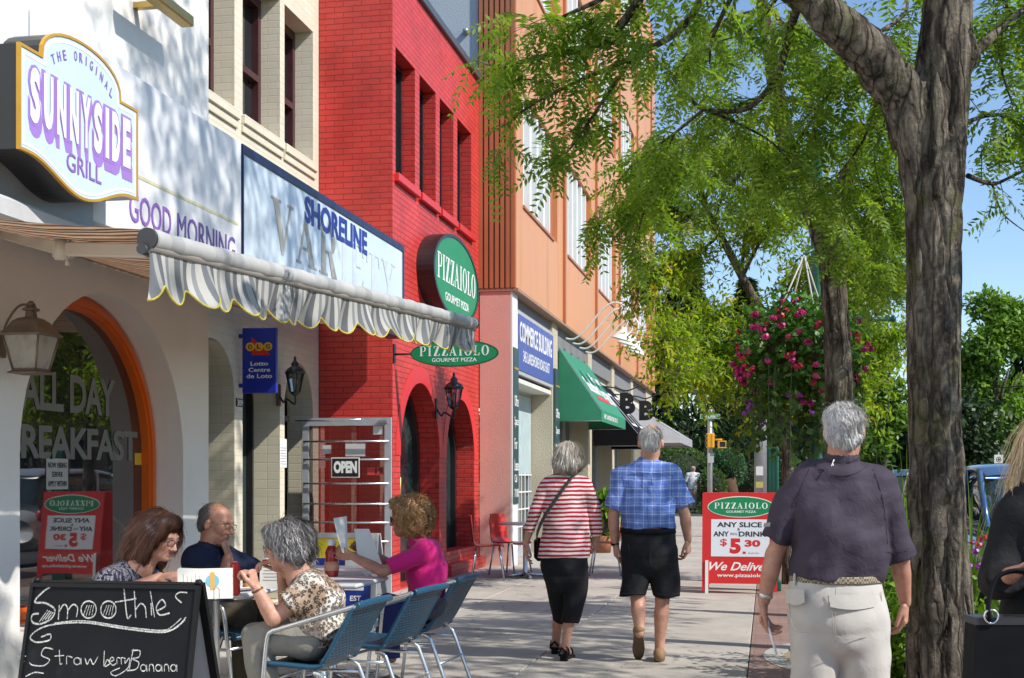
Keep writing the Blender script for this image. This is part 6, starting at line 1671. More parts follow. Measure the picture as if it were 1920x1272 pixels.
for P in sub:
    for i in range(4, len(P)):
        for k in range(17):
            d = _unit(rg.normal(size=3) * np.array([1, 1, .8]) + np.array([0, 0, -.15])); L = rg.uniform(.15, .65); q = P[i] + d * L + np.array([0, 0, -.12 * L])
            bm.tube([P[i], q], [.004, .0018], 4, caps=False)
            m_ = int(12 * L / .4) + 4; f = rg.uniform(.25, 1.05, m_)[:, None]; pp = P[i] + (q - P[i]) * f + rg.normal(size=(m_, 3)) * .035
            D = _nrm(d * .5 + rg.normal(size=(m_, 3)) + np.array([0, 0, -.5])); LV.leaf(pp, D, _nrm(rg.normal(size=(m_, 3)) * .6 + np.array([0, 0, 1])), rg.uniform(.06, .12, m_), rg.uniform(.024, .040, m_), np.clip(rg.normal(.48, .2) + rg.normal(0, .14, m_), 0, 1), .1)
LV.build('crown', YLEAF, t3); bm.build('trunk', BARK2, t3)

# ---------------------------------------------------------------- trees, hedges and wood beyond the crossing
def far_tree(name, u, d, vtop, vbot, wpx, m, label, n=5200, lf=.30, group=None, trunkr=.2, lumps=9, seed=1, hollow=.3, tone=(.1, .8), ztr=None):
    rg = np.random.default_rng(seed)
    c = gp(u, d); o = empty(name, c, 0, label, 'tree', group); s_ = d / FPX
    zt, zb = CAMZ + (V0 - vtop) * s_, max(.3, CAMZ + (V0 - vbot) * s_); w_ = wpx * s_ / 2
    L = Leaves()
    for i in range(lumps):
        f = (i + .5) / lumps; zz = zb + (zt - zb) * (.10 + .8 * f); prof = math.sin(math.pi * (.18 + .72 * f)) ** .7
        a = rg.uniform(0, 6.28); off = w_ * .55 * prof * rg.uniform(.3, 1)
        r = w_ * rg.uniform(.42, .62) * (.55 + .5 * prof)
        L.blob((c[0] + off * math.cos(a), c[1] + off * math.sin(a), zz), (r, r, r * .72), n // lumps, rg, lf, lf * .62, tone, hollow)
    L.build('crown', m, o)
    b = MB(); b.tube([(c[0], c[1], -.1), (c[0] + .1, c[1], zb + (zt - zb) * .4), (c[0], c[1], zt * .8)], [trunkr * 1.2, trunkr, trunkr * .3], 9)
    for k in range(4): a = k * 1.7; b.tube([(c[0], c[1], zb + (zt - zb) * .2), (c[0] + w_ * .5 * math.cos(a), c[1] + w_ * .5 * math.sin(a), zb + (zt - zb) * .5)], [trunkr * .5, trunkr * .15], 6)
    b.build('trunk', BARK, o); return o
far_tree('maple_tree', 1862, 62, 530, 860, 210, MIDLEAF, 'broad light green maple against the sky right of the thick trunk', 12000, .30, None, .25, 16, 21)
far_tree('maple_tree', 1650, 55, 640, 880, 150, MIDLEAF, 'mid green leafy tree low between the two thick trunks', 6000, .26, None, .2, 10, 22, tone=(.0, .6))
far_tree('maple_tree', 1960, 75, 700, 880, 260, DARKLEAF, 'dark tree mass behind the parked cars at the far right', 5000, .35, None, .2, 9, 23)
far_tree('maple_tree', 1780, 58, 740, 885, 300, DARKLEAF, 'low dark shaded trees across the road behind the car roof', 7000, .30, None, .2, 12, 24)  # dark leaf colour stands in for shade low in the far trees
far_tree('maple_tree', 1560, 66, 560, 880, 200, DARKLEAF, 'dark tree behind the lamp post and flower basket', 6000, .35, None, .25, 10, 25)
def conifer(u, d, vtop, wpx, label, seed, n=5200):
    rg = np.random.default_rng(seed); c = gp(u, d); o = empty('spruce_tree', c, 0, label, 'tree', 'dark spruces'); s_ = d / FPX; zt = CAMZ + (V0 - vtop) * s_; w_ = wpx * s_ / 2
    L = Leaves(); f = rg.uniform(0, 1, n) ** .75; a = rg.uniform(0, 6.28, n); tier = np.abs(np.sin(f * 26)) * .35 + .65; r = w_ * (1 - f) * tier * rg.uniform(.45, 1.05, n) + .1
    P = np.stack([c[0] + r * np.cos(a), c[1] + r * np.sin(a), .4 + (zt - .4) * f - r * .18], 1); D = _nrm(np.stack([np.cos(a), np.sin(a), -.45 + rg.normal(0, .2, n)], 1) + rg.normal(size=(n, 3)) * .25)
    L.leaf(P, D, _nrm(rg.normal(size=(n, 3)) * .5 + np.array([0, 0, 1])), rg.uniform(.35, .7, n), rg.uniform(.08, .16, n), rg.uniform(0, .9, n)); L.build('crown', DARKLEAF, o)
    b = MB(); b.tube([(c[0], c[1], -.1), (c[0], c[1], zt * .95)], [.22, .03], 8); b.build('trunk', BARK, o)
rg3 = np.random.default_rng(77); LW = Leaves()
for i in range(46):
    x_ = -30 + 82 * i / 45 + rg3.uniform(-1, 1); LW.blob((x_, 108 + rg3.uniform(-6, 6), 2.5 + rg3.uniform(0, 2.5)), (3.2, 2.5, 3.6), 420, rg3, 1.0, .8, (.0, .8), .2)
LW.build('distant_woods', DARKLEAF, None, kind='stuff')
conifer(1285, 66, 470, 300, 'tall dark spruce behind the street sign pole', 31, 8000); conifer(1225, 62, 560, 170, 'dark spruce just past the end of the orange building', 32); conifer(1400, 74, 520, 240, 'dark spruce behind the yellowing tree', 33, 6000); conifer(1922, 70, 600, 110, 'blue green spruce at the right edge of the picture', 34, 3500); conifer(1480, 80, 600, 220, 'distant dark spruce behind the slim trunk', 35)
def hedge(name, c, r, n, m, label, seed, lf=.10, cat='hedge', tone=(.1, .85)):
    rg = np.random.default_rng(seed); L = Leaves(); d = rnd_dirs(n, rg); d[:, 2] = np.abs(d[:, 2]) * np.where(rg.random(n) < .75, 1, -1)
    sup = (np.abs(d) ** 3.2).sum(1) ** (-1 / 3.2); rad = rg.uniform(.86, 1.04, n) * (1 + .06 * np.sin(d[:, 0] * 9 + d[:, 2] * 7))
    P = np.array(c) + d * np.array(r) * (sup * rad)[:, None]; D = _nrm(d + rnd_dirs(n, rg) * .9); L.leaf(P, D, _nrm(d + rnd_dirs(n, rg) * .7), lf * rg.uniform(.6, 1.3, n), lf * .55 * rg.uniform(.6, 1.2, n), rg.uniform(*tone, n), .1)
    o = empty(name, (c[0], c[1], 0), 0, label, cat); L.build('foliage', m, o)
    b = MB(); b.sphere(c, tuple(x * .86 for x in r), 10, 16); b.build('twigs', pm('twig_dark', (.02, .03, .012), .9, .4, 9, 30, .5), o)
def hp(u, d): return gp(u, d)
c = hp(1270, 57); hedge('clipped_hedge', (c[0], c[1], 1.15), (1.5, 1.2, 1.45), 5200, HEDGEL, 'rounded clipped hedge behind the white haired distant man', 41)
c = hp(1362, 56); hedge('topiary_shrub', (c[0], c[1], 1.75), (.75, .75, .75), 3400, JUNIPER, 'blue green topiary shrub right of the street sign pole', 42, .10, 'shrub')
c = hp(1336, 54); hedge('round_shrub', (c[0], c[1], .75), (.55, .55, .9), 2200, HEDGEL, 'small bright shrub at the foot of the street sign pole', 43, .10, 'shrub')
c = hp(1366, 55.5); b = MB(); b.tube([(c[0], c[1], -.1), (c[0] + .1, c[1], .7), (c[0], c[1], 1.3)], [.26, .32, .3], 9); b.build('topiary_stump', pm('brown_twigs', (.10, .055, .03), .95, .4, 12, 40, .8), None, 'brown bare twiggy trunk below the topiary shrub', 'stump')
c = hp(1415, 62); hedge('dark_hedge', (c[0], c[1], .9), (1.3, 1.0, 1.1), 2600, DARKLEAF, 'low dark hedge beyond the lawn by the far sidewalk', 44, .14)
c = hp(1130, 24.0); hedge('potted_plant', (c[0], c[1], .62), (.22, .22, .42), 420, BUSHL, 'leafy green potted plant between the striped woman and plaid man', 45, .16, 'plant')
b = MB(); b.lathe((c[0], c[1], 0), [(.14, 0), (.2, .3), (.18, .31)], 16); b.build('flower_pot', pm('terracotta', (.3, .12, .06), .8), None, 'terracotta pot holding the leafy plant near the shops', 'pot')

# ---------------------------------------------------------------- planted beds and bushes by the kerb
def bush(c, r, n, m, label, seed, L=.07, W=.035, name='leafy_shrub', tone=(.15, .95)):
    rg = np.random.default_rng(seed); o = empty(name, (c[0], c[1], 0), 0, label, 'shrub'); Lf = Leaves(); b = MB()
    for k in range(max(8, n // 60)):
        d = _unit(rg.normal(size=3) * np.array([1, 1, .5]) + np.array([0, 0, .75])); tip = np.array([c[0], c[1], 0]) + np.array([d[0] * r[0], d[1] * r[1], max(.1, d[2] * r[2] * rg.uniform(.9, 2.0))])
        b.tube([(c[0] + d[0] * .04, c[1] + d[1] * .04, 0), ((c[0] + tip[0]) / 2, (c[1] + tip[1]) / 2, tip[2] * .6), tip], [.006, .004, .002], 5, caps=False)
        q = 60; f = rg.uniform(.2, 1.05, q)[:, None]; base = np.array([c[0], c[1], 0]); P = base + (tip - base) * f + rg.normal(size=(q, 3)) * .05
        D = _nrm(rg.normal(size=(q, 3)) + d * .4); Lf.leaf(P, D, _nrm(rg.normal(size=(q, 3)) * .6 + np.array([0, 0, 1])), L * rg.uniform(.6, 1.3, q), W * rg.uniform(.7, 1.2, q), rg.uniform(*tone, q), .12)
    b.build('stem', pm('green_stem', (.06, .10, .03), .7), o); return o, Lf.build('foliage', m, o)
c = at(1672, 895, 7.9); bush(c, (.34, .34, .62), 3000, BUSHL, 'bright lime green leafy shrub between the polo man and the thick trunk', 51, .085, .042)
c = at(1690, 895, 8.8); bush(c, (.45, .4, .75), 2600, MIDLEAF, 'taller darker shrub behind the lime green shrub', 52, .08, .04)
c = at(1850, 895, 7.6); bush(c, (.4, .4, .55), 2200, BUSHL, 'green bedding plants between the thick trunk and the black handbag', 53, .08, .035)
c = at(1655, 895, 9.5); bush(c, (.4, .4, .9), 1500, HEDGEL, 'dark green shrub behind the polo man\'s right arm', 54, .07, .03)
def grass_clump(c, h, n, label, seed):
    rg = np.random.default_rng(seed); o = empty('ornamental_grass', (c[0], c[1], 0), 0, label, 'plant', None); V = []; T = []
    for i in range(n):
        a = rg.uniform(0, 6.28); d = np.array([math.cos(a), math.sin(a), 0]); H = h * rg.uniform(.75, 1.1); sp = rg.uniform(.1, .42); w = rg.uniform(.005, .010); sd = np.array([-d[1], d[0], 0])
        P = [np.array([c[0], c[1], .4]) + d * sp * t_ ** 1.8 + np.array([0, 0, (H - .4) * (t_ * 1.25 - .42 * t_ ** 3 * sp * 3)]) for t_ in np.linspace(0, 1, 7)]
        for j in range(6): V.append(np.stack([P[j] - sd * w * (1 - j / 6.5), P[j + 1] - sd * w * (1 - (j + 1) / 6.5), P[j + 1] + sd * w * (1 - (j + 1) / 6.5), P[j] + sd * w * (1 - j / 6.5)])); T.append(rg.uniform(.3, .95))
    L = Leaves(); L.add(np.array(V), np.array(T)); L.build('blades', BUSHL, o)
    b = MB(); b.lathe((c[0], c[1], 0), [(.16, 0), (.2, .4), (.18, .42)], 16); b.build('pot', pm('terracotta', (.3, .12, .06), .8), o)
c = at(1700, 895, 8.4); grass_clump(c, 1.42, 70, 'spiky arching grass showing left of the thick trunk', 61)
c = at(1822, 895, 8.2); grass_clump(c, 1.28, 46, 'spiky arching grass showing right of the thick trunk', 62)
MAG = pm('magenta_petal', (.50, .012, .16), .5, .25, 30, 60, .05); PUR = pm('purple_petal', (.34, .05, .42), .5, .25, 30, 60, .05); REDP = pm('crimson_petal', (.48, .02, .06), .5, .25, 30, 60, .05)
def blossoms(pts, r, rg, k=16, squash=.75):
    V = []
    for p in pts:
        d = rnd_dirs(k, rg) * np.array([1, 1, squash]); P = p + d * r * rg.uniform(.55, 1, k)[:, None]; e = _nrm(np.cross(d, rnd_dirs(k, rg))); f = _nrm(np.cross(d, e)); s_ = r * .42
        V.append(np.stack([P + e * s_, P + f * s_, P - e * s_, P - f * s_], 1))
    return np.concatenate(V)
def flower_mesh(name, pts, r, m, parent, seed, k=16):
    V = blossoms(np.array(pts), r, np.random.default_rng(seed), k); me = mesh_np(name, V.reshape(-1, 3), np.arange(len(V) * 4).reshape(-1, 4), False); return link(name, me, m, parent)
rg2 = np.random.default_rng(71)
c = at(1850, 895, 7.55); o = empty('bedding_flowers', (c[0], c[1], 0), 0, 'pink and magenta bedding flowers beside the black handbag', 'flowers')
flower_mesh('blossoms', [(c[0] + rg2.uniform(-.25, .1), c[1] + rg2.uniform(-.3, .2), rg2.uniform(.75, .95)) for i in range(14)], .028, PUR, o, 1); flower_mesh('red_blossoms', [(c[0] + rg2.uniform(-.3, 0), c[1] + rg2.uniform(-.2, .2), rg2.uniform(.95, 1.05)) for i in range(6)], .022, REDP, o, 2)
# lamp post with hanging flower basket
GP = pm('post_green', (.012, .115, .07), .4, .1, 5, 40, .04, spec=.6)
d_ = 13.0; pc = gp(1531, d_)
lp = empty('lamp_post', pc, 0, 'green fluted lamp post holding the flower basket, behind the second trunk', 'lamp post')
b = MB(); b.lathe((pc[0], pc[1], 0), [(.17, 0), (.17, .1), (.12, .2), (.11, .9), (.085, 1.0), (.065, 1.1), (.052, 4.6), (.06, 4.62), (.03, 4.7)], 12); b.build('pole', GP, lp)
b = MB(); ar0, ar1 = at(1525, 466, d_), at(1672, 601, d_); bk = at(1510, 470, d_)
b.tube([(pc[0], pc[1], ar1[2]), (ar1[0], pc[1] + .02, ar1[2])], .022, 8); b.sphere((ar1[0], pc[1] + .02, ar1[2]), .032, 8, 10); b.build('banner_arm', GP, lp)
hk = at(1508, 478, 12.6); b = MB(); b.tube([(pc[0], pc[1], hk[2] + .05), (pc[0] - .02, pc[1] - .3, hk[2] + .08), (hk[0], hk[1], hk[2])], .016, 8); b.build('basket_arm', GP, lp)

bc = at(1500, 690, 12.6); bk_ = empty('hanging_basket', (bc[0], bc[1], bc[2]), 0, 'huge hanging basket of magenta flowers and trailing ivy', 'flower basket')
S_b = 12.6 / FPX
b = MB()
for k in range(4): a = k * 1.57 + .5; b.tube([(hk[0], hk[1], hk[2]), (bc[0] + .34 * math.cos(a), bc[1] + .34 * math.sin(a), bc[2] + .28)], .008, 6)
b.build('chain', pm('rope_pale', (.5, .48, .44), .8), bk_)
b = MB(); b.lathe((bc[0], bc[1], bc[2] - .05), [(.1, 0), (.28, .1), (.36, .3)], 18); b.build('basket', pm('moss_liner', (.06, .05, .02), .9), bk_)
L = Leaves(); rgb_ = np.random.default_rng(72)
GERL = leaf_mat('geranium_leaf', (.03, .10, .012), (.10, .24, .03), None, .3); 
L.blob((bc[0], bc[1], bc[2] + .22), (.60, .52, .46), 2600, rgb_, .075, .06, (.2, .95), .55, .1)
L.build('foliage', GERL, bk_)
L = Leaves(); b = MB()
for k in range(64):
    a = rgb_.uniform(0, 6.28); r0 = rgb_.uniform(.3, .55); ln_ = rgb_.uniform(.35, 1.0); p0 = np.array([bc[0] + r0 * math.cos(a), bc[1] + r0 * math.sin(a) * .9, bc[2] + .05]); q = p0 + np.array([.12 * math.cos(a) * rgb_.uniform(-.6, 1), .1 * math.sin(a), -ln_]); b.tube([p0, (p0 + q) / 2 + np.array([.05 * math.cos(a), .05 * math.sin(a), .05]), q], .003, 4, caps=False)
    m_ = int(26 * ln_) + 6; f = rgb_.uniform(0, 1, m_)[:, None]; P = p0 + (q - p0) * f + rgb_.normal(size=(m_, 3)) * .035; D = _nrm(rgb_.normal(size=(m_, 3)) + np.array([0, 0, -.6])); L.leaf(P, D, _nrm(rgb_.normal(size=(m_, 3)) * .5 + np.array([0, -.9, .4])), rgb_.uniform(.05, .10, m_), rgb_.uniform(.045, .08, m_), rgb_.uniform(.05, .8, m_), .1)
L.build('ivy', leaf_mat('ivy_leaf', (.03, .065, .01), (.10, .17, .025), None, .3), bk_); b.build('ivy_stem', pm('green_stem', (.06, .1, .03)), bk_)
def shell(n, zr, k=1.0):
    out = []
    for i in range(n):
        d = rnd_dirs(1, rgb_)[0]; d[1] = -abs(d[1]) if rgb_.random() < .8 else d[1]; out.append((bc[0] + d[0] * .64 * k, bc[1] + d[1] * .56 * k, bc[2] + .15 + zr * d[2]))
    return out
flower_mesh('magenta_blossoms', shell(62, .5), .042, MAG, bk_, 3, 20); flower_mesh('crimson_blossoms', shell(26, .42), .038, REDP, bk_, 4, 20); flower_mesh('purple_blossoms', [(p[0], p[1], p[2] - .55) for p in shell(22, .2, .85)], .034, PUR, bk_, 5, 10)

# ---------------------------------------------------------------- poles, street sign, signals
c = gp(1449, 16.0); o = empty('green_post', c, 0, 'square green post right of the sandwich board', 'post'); b = MB(); b.box(c[0] - .07, c[0] + .07, c[1] - .07, c[1] + .07, 0, 1.72, bev=.012); b.box(c[0] - .1, c[0] + .1, c[1] - .1, c[1] + .1, 0, .12, bev=.01); b.build('post', GP, o); b = MB()
for k in (-1, 0, 1): b.box(c[0] + k * .04 - .008, c[0] + k * .04 + .008, c[1] - .074, c[1] - .0705, .15, 1.7)
b.build('flute', pm('flute_green', (.008, .08, .05), .5), o)
c = gp(1426, 30.0); o = empty('utility_pole', c, 0, 'grey pole pasted with small notices and a pink poster', 'pole'); b = MB(); b.tube([(c[0], c[1], 0), (c[0], c[1], 4.6)], .14, 12); b.build('pole', pm('grey_metal', (.36, .37, .38)), o)
b = MB(); b.box(c[0] - .1, c[0] + .14, c[1] - .17, c[1] - .145, .66, .98); b.build('pink_poster', pm('pink_paper', (.62, .05, .25), .6), o); b = MB(); b.box(c[0] - .1, c[0] + .06, c[1] - .165, c[1] - .145, 1.12, 1.26); b.build('notice', pm('notice_yellow', (.6, .5, .15), .6), o); b = MB(); b.box(c[0] - .1, c[0] + .06, c[1] - .165, c[1] - .145, 1.4, 1.6); b.build('notice', SIGNW, o)
c = at(1331, 895, 44.0) * np.array([1, 1, 0]); s_ = 44.0 / FPX; z_ = lambda v: CAMZ + (V0 - v) * s_; e_ = CR
o = empty('street_sign_pole', c, 0, 'grey corner pole carrying the green ALLAN street sign', 'sign pole'); b = MB(); b.tube([(c[0], c[1], -.1), (c[0], c[1], z_(768))], .085, 10); b.build('pole', pm('grey_metal', (.36, .37, .38)), o)
fr = Frame(c + np.array([-CF[0], -CF[1], 0]) * .12, CR, (0, 0, 1)); b = MB(); slab(b, fr, [rect(-19 * s_, 18 * s_, z_(786), z_(777))], -.03, 0); slab(b, fr, [oval(0, z_(781.5), 5 * s_, 6.5 * s_, 20)], -.029, -.001); b.build('street_sign', GREEN, o); b = MB(); text(b, "ALLAN", fr, -13 * s_, z_(784.3), 9 * s_, z_(779), .002, .004, .02); text(b, "ST", fr, 11 * s_, z_(782), 14.5 * s_, z_(779.6), .002, .004, .01)
slab(b, fr, [rect(-19 * s_, 18 * s_, z_(786), z_(777)), rect(-18.5 * s_, 17.5 * s_, z_(785.6), z_(777.5))], .001, .003); b.build('lettering', SIGNW, o)
b = MB(); fr2 = Frame(c + np.array([-CF[0], -CF[1], 0]) * .16, CR, (0, 0, 1)); slab(b, fr2, [rect(-5 * s_, 6 * s_, z_(868), z_(850))], -.03, 0); b.build('notice_plate', pm('plate_grey', (.45, .45, .46), .5), o)
YEL = pm('signal_yellow', (.72, .36, .01), .4, .05, 4, 40, .02)
o = empty('traffic_signal', c + np.array([0, -.2, z_(826)]), 0, 'yellow traffic signal box on the street sign pole', 'traffic light'); p0 = c - CF * .3 - CR * 2 * s_
b = MB(); b.obox(p0 + np.array([0, 0, z_(827)]), CR, CF, (0, 0, 1), 7 * s_, .14, 14 * s_, bev=.03); b.build('housing', YEL, o)
b = MB()
for k in range(3): b.obox(p0 + np.array([0, 0, z_(819 + 8 * k)]) - CR * 7.6 * s_, CR, CF, (0, 0, 1), .02, .1, 2.6 * s_); 
b.build('visor', BLACKM, o); b = MB(); b.obox(p0 - CF * .142 + np.array([0, 0, z_(828)]) + CR * 1.2 * s_, CR, CF, (0, 0, 1), .012, .004, 12 * s_); b.build('door_seam', pm('seam_orange', (.4, .18, .01), .5), o)
o = empty('pedestrian_signal', c + np.array([.3, -.2, z_(834)]), 0, 'small yellow framed pedestrian signal beside the traffic signal', 'pedestrian signal'); p0 = c - CF * .3 + CR * 21 * s_ + np.array([0, 0, z_(834)])
b = MB(); slab(b, Frame(p0, CR, (0, 0, 1)), [rect(-7.5 * s_, 7.5 * s_, -7 * s_, 7 * s_), rect(-5.5 * s_, 5.5 * s_, -5 * s_, 5 * s_)], -.2, 0); b.build('housing', YEL, o); b = MB(); slab(b, Frame(p0, CR, (0, 0, 1)), [rect(-5.6 * s_, 5.6 * s_, -5.1 * s_, 5.1 * s_)], -.15, -.04); b.build('lens', BLACKM, o); b = MB(); b.tube([c + np.array([0, 0, z_(825)]), p0 + CF * .1 + np.array([0, 0, 9 * s_])], .03, 6); b.build('bracket', YEL, o)
c = gp(1872, 50); o = empty('no_stopping_sign', c, 0, 'small white no parking sign on a post beyond the blue car', 'sign'); b = MB(); b.tube([(c[0], c[1], 0), (c[0], c[1], 2.3)], .03, 6); b.build('post', pm('grey_metal', (.36, .37, .38)), o); fr = Frame(np.array([c[0], c[1] - .05, 0]), CR, (0, 0, 1)); b = MB(); slab(b, fr, [rect(-.16, .16, 1.85, 2.2)], -.02, 0, 0); slab(b, fr, [oval(0, 2.02, .1, .1, 20), oval(0, 2.02, .075, .075, 20)], .001, .003, 1); slab(b, fr, [oval(0, 2.02, .045, .045, 16)], .001, .003, 1); b.build('plate', [SIGNW, BLACK], o)
b = MB(); b.tube([(-5, 92, 7.0), (10, 60, 5.2), (30, 56, 6.5)], .02, 5); b.build('overhead_wire', BLACKM, None, 'thin overhead cable crossing in front of the far trees', 'cable')

# ---------------------------------------------------------------- parked cars
def car(name, loc, rz, paint, label, k=1.0, suv=True, group='cars parked along the kerb'):
    """nose along local +Y"""
    o = empty(name, (0, 0, 0))
    L_, Wd = 4.6 * k, .91 * k
    def loft(st, n=28, ex=3.2):
        V = []; 
        for y, w, z0, z1 in st:
            row = []
            for i in range(n):
                a = 2 * math.pi * i / n; cx_, sx_ = math.cos(a), math.sin(a)
                x = w * math.copysign(abs(cx_) ** (2 / ex), cx_); z = (z0 + z1) / 2 + (z1 - z0) / 2 * math.copysign(abs(sx_) ** (2 / ex), sx_)
                if z > (z0 + z1) / 2: x *= 1 - .06 * ((z - (z0 + z1) / 2) / ((z1 - z0) / 2 + 1e-6))
                row.append((x, y, z))
            V.append(row)
        b = MB(); fs = []
        for j in range(len(V) - 1):
            for i in range(n): i2 = (i + 1) % n; fs.append((j * n + i, j * n + i2, (j + 1) * n + i2, (j + 1) * n + i))
        fs.append(tuple(range(n))); fs.append(tuple((len(V) - 1) * n + i for i in range(n))[::-1]); b.raw([p for r in V for p in r], [f[::-1] for f in fs], 0, True); return b
    hz = .98 if suv else .88
    loft([(-2.28 * k, .70 * k, .42, .85), (-2.22 * k, .84 * k, .34, hz), (-1.9 * k, Wd, .28, hz + .03), (0, Wd, .26, hz + .02), (1.2 * k, Wd, .27, hz - .02), (1.9 * k, Wd * .97, .28, hz - .12), (2.2 * k, Wd * .88, .32, hz - .24), (2.3 * k, Wd * .7, .40, hz - .34)]).build('body', paint, o)
    tp = 1.62 if suv else 1.42; rr = -2.0 if suv else -1.5
    loft([(rr * k - .12, Wd * .80, hz - .1, hz + .1), (rr * k, Wd * .80, hz - .1, tp - .16), (rr * k + .25, Wd * .78, hz - .1, tp - .02), (-.3 * k, Wd * .77, hz - .1, tp), (.35 * k, Wd * .76, hz - .1, tp - .04), (.55 * k, Wd * .76, hz - .1, tp - .14), (1.35 * k, Wd * .80, hz - .1, hz + .02)], 28, 4.2).build('glasshouse', SHOPGL, o)
    loft([(rr * k + .03, Wd * .70, tp - .16, tp - .10), (rr * k + .25, Wd * .74, tp - .10, tp + .004), (-.3 * k, Wd * .745, tp - .09, tp + .025), (.35 * k, Wd * .735, tp - .11, tp - .02), (.52 * k, Wd * .69, tp - .16, tp - .10)], 28, 3.2).build('roof', paint, o)
    for s_ in (-1, 1):
        for p_, q_, r_ in (((s_ * Wd * .79, 1.30 * k, hz), (s_ * Wd * .735, .45 * k, tp - .08), .035), ((s_ * Wd * .81, -.25 * k, hz), (s_ * Wd * .765, -.25 * k, tp - .06), .035), ((s_ * Wd * .79, rr * k + .1, hz), (s_ * Wd * .745, rr * k + .25, tp - .08), .06)):
            b = MB(); b.tube([p_, q_], r_, 6); b.build('pillar', paint, o)
    for s_ in (-1, 1):
        for yy in (-1.42 * k, 1.42 * k):
            wb_ = MB(); wb_.lathe((s_ * (Wd - .22), yy, .33), [(.24, 0), (.33, .02), (.335, .10), (.335, .2), (.315, .235), (.22, .24)], 24, (s_, 0, 0)); wh = wb_.build('wheel', pm('tyre', (.02, .02, .02), .85), o)
            rb_ = MB(); rb_.lathe((s_ * (Wd + .0), yy, .33), [(.21, 0), (.2, .025), (.06, .012)], 20, (s_, 0, 0)); rb_.build('rim', ALU, wh)
        b = MB(); b.sphere((s_ * Wd * .72, 2.12 * k, hz - .30), (.2, .13, .085), 8, 12); b.build('headlight', clear_glass('lamp_clear', .35, (.8, .8, .8)) if 'lamp_clear' not in MATS else MATS['lamp_clear'], o)
        b = MB(); b.sphere((s_ * Wd * .86, 2.0 * k, hz - .33), (.09, .12, .06), 8, 10); b.build('indicator', pm('amber', (.5, .14, .01), .3), o)
        b = MB(); b.sphere((s_ * Wd * .86, -2.17 * k, hz - .12), (.1, .07, .13), 8, 10); b.build('tail_light', pm('tail_red', (.4, .01, .01), .3), o)
        b = MB(); b.obox((s_ * (Wd + .07), .95 * k, hz + .08), (1, 0, 0), (0, 1, 0), (0, 0, 1), .09, .05, .065, bev=.03); b.build('mirror', paint, o)
    b = MB(); b.box(-Wd * .5, Wd * .5, 2.24 * k, 2.325 * k, .50, .64, bev=.01); b.build('grille', BLACKM, o); b = MB(); b.box(-.26, .26, 2.32 * k, 2.335 * k, .42, .53); b.build('number_plate', SIGNW, o); b = MB(); b.box(-Wd * .86, Wd * .86, 2.20 * k, 2.32 * k, .30, .42, bev=.03); b.build('bumper', pm('bumper_grey', (.22, .23, .24), .5), o)
    o.location = loc; o.rotation_euler = (0, 0, rz); return tag(o, label, 'car', group)
def paintm(name, col): return pm(name, col, .25, .03, 1, 30, 0, metal=.3, coat=1.0)
car('parked_car', (2.83, 15.0, -.13), math.pi, paintm('blue_paint', (.035, .10, .24)), 'blue car parked by the kerb right of the thick trunk')
car('parked_car', (2.86, 21.4, -.13), 0, paintm('white_car_paint', (.74, .74, .74)), 'white estate car parked behind the blue car')
car('parked_car', (2.86, 27.6, -.13), 0, paintm('dark_car_paint', (.03, .035, .05)), 'dark car parked beyond the white car')
car('parked_car', (9.6, 34.0, -.13), 0, paintm('silver_paint', (.42, .44, .46)), 'silver car parked across the road under the far trees')
# building across the road, seen in the window's reflection
BR = brick('brown_brick', (.16, .085, .06), (.20, .11, .08), (.22, .2, .17))
o = empty('brick_building', (16, 33, 0), 0, 'brown brick building across the road, mirrored in the arched window', 'building')
b = MB(); slab(b, Frame((15.0, 0, 0), (0, -1, 0), (0, 0, 1)), [rect(-46, -24, -.2, 8)] + [rect(-45 + i * 3.6, -43.2 + i * 3.6, z, z + 1.7) for i in range(6) for z in (1.0, 4.4)], -.3, 0); b.box(15.35, 24, 24.01, 45.99, -.2, 7.9); b.build('wall', BR, o)
b = MB(); b.box(15.2, 15.24, 24.3, 45.7, .8, 6.4); b.build('window', GLASS, o)
# ---------------------------------------------------------------- people
SKIN = skin_mat()
def cloth(name, col, rough=.8, var=.08, wstr=.12, ws=14):
    m, t, b = nmat(name); co = coords(t); n1 = noise(t, co, 3.5, 5)
    c = ramp(t, n1, [(.3, tuple(x * (1 - var) for x in col)), (.7, tuple(x * (1 + var) for x in col))])
    t.links.new(c, b.inputs['Base Color']); b.inputs['Roughness'].default_value = rough; b.inputs['Specular IOR Level'].default_value = .25; b.inputs['Sheen Weight'].default_value = .12 if max(col) > .1 else 0.0
    h = math_(t, 'ADD', math_(t, 'MULTIPLY', noise(t, co, ws, 4, .55, .45), 1.0), math_(t, 'MULTIPLY', noise(t, co, 420, 2), .06)); bump(t, b, h, wstr * 4.6, .025); return m
def cloth_c(name, cfun, rough=.8, wstr=.12, ws=14):
    m, t, b = nmat(name); co = coords(t); t.links.new(cfun(t, co), b.inputs['Base Color']); b.inputs['Roughness'].default_value = rough; b.inputs['Specular IOR Level'].default_value = .2
    h = math_(t, 'ADD', noise(t, co, ws, 4, .55, .45), math_(t, 'MULTIPLY', noise(t, co, 420, 2), .06)); bump(t, b, h, wstr * 4.6, .025); return m
def f_stripe(t, co):
    sx = N(t, 'SeparateXYZ'); t.links.new(co, sx.inputs[0]); z = math_(t, 'ADD', sx.outputs['Z'], math_(t, 'MULTIPLY', noise(t, co, 5, 3), .022))
    f = math_(t, 'FRACT', math_(t, 'MULTIPLY', z, 1 / .0315)); return ramp(t, f, [(.0, (.46, .018, .035)), (.46, (.46, .018, .035)), (.52, (.76, .70, .68)), (.96, (.76, .70, .68)), (1.0, (.46, .018, .035))])
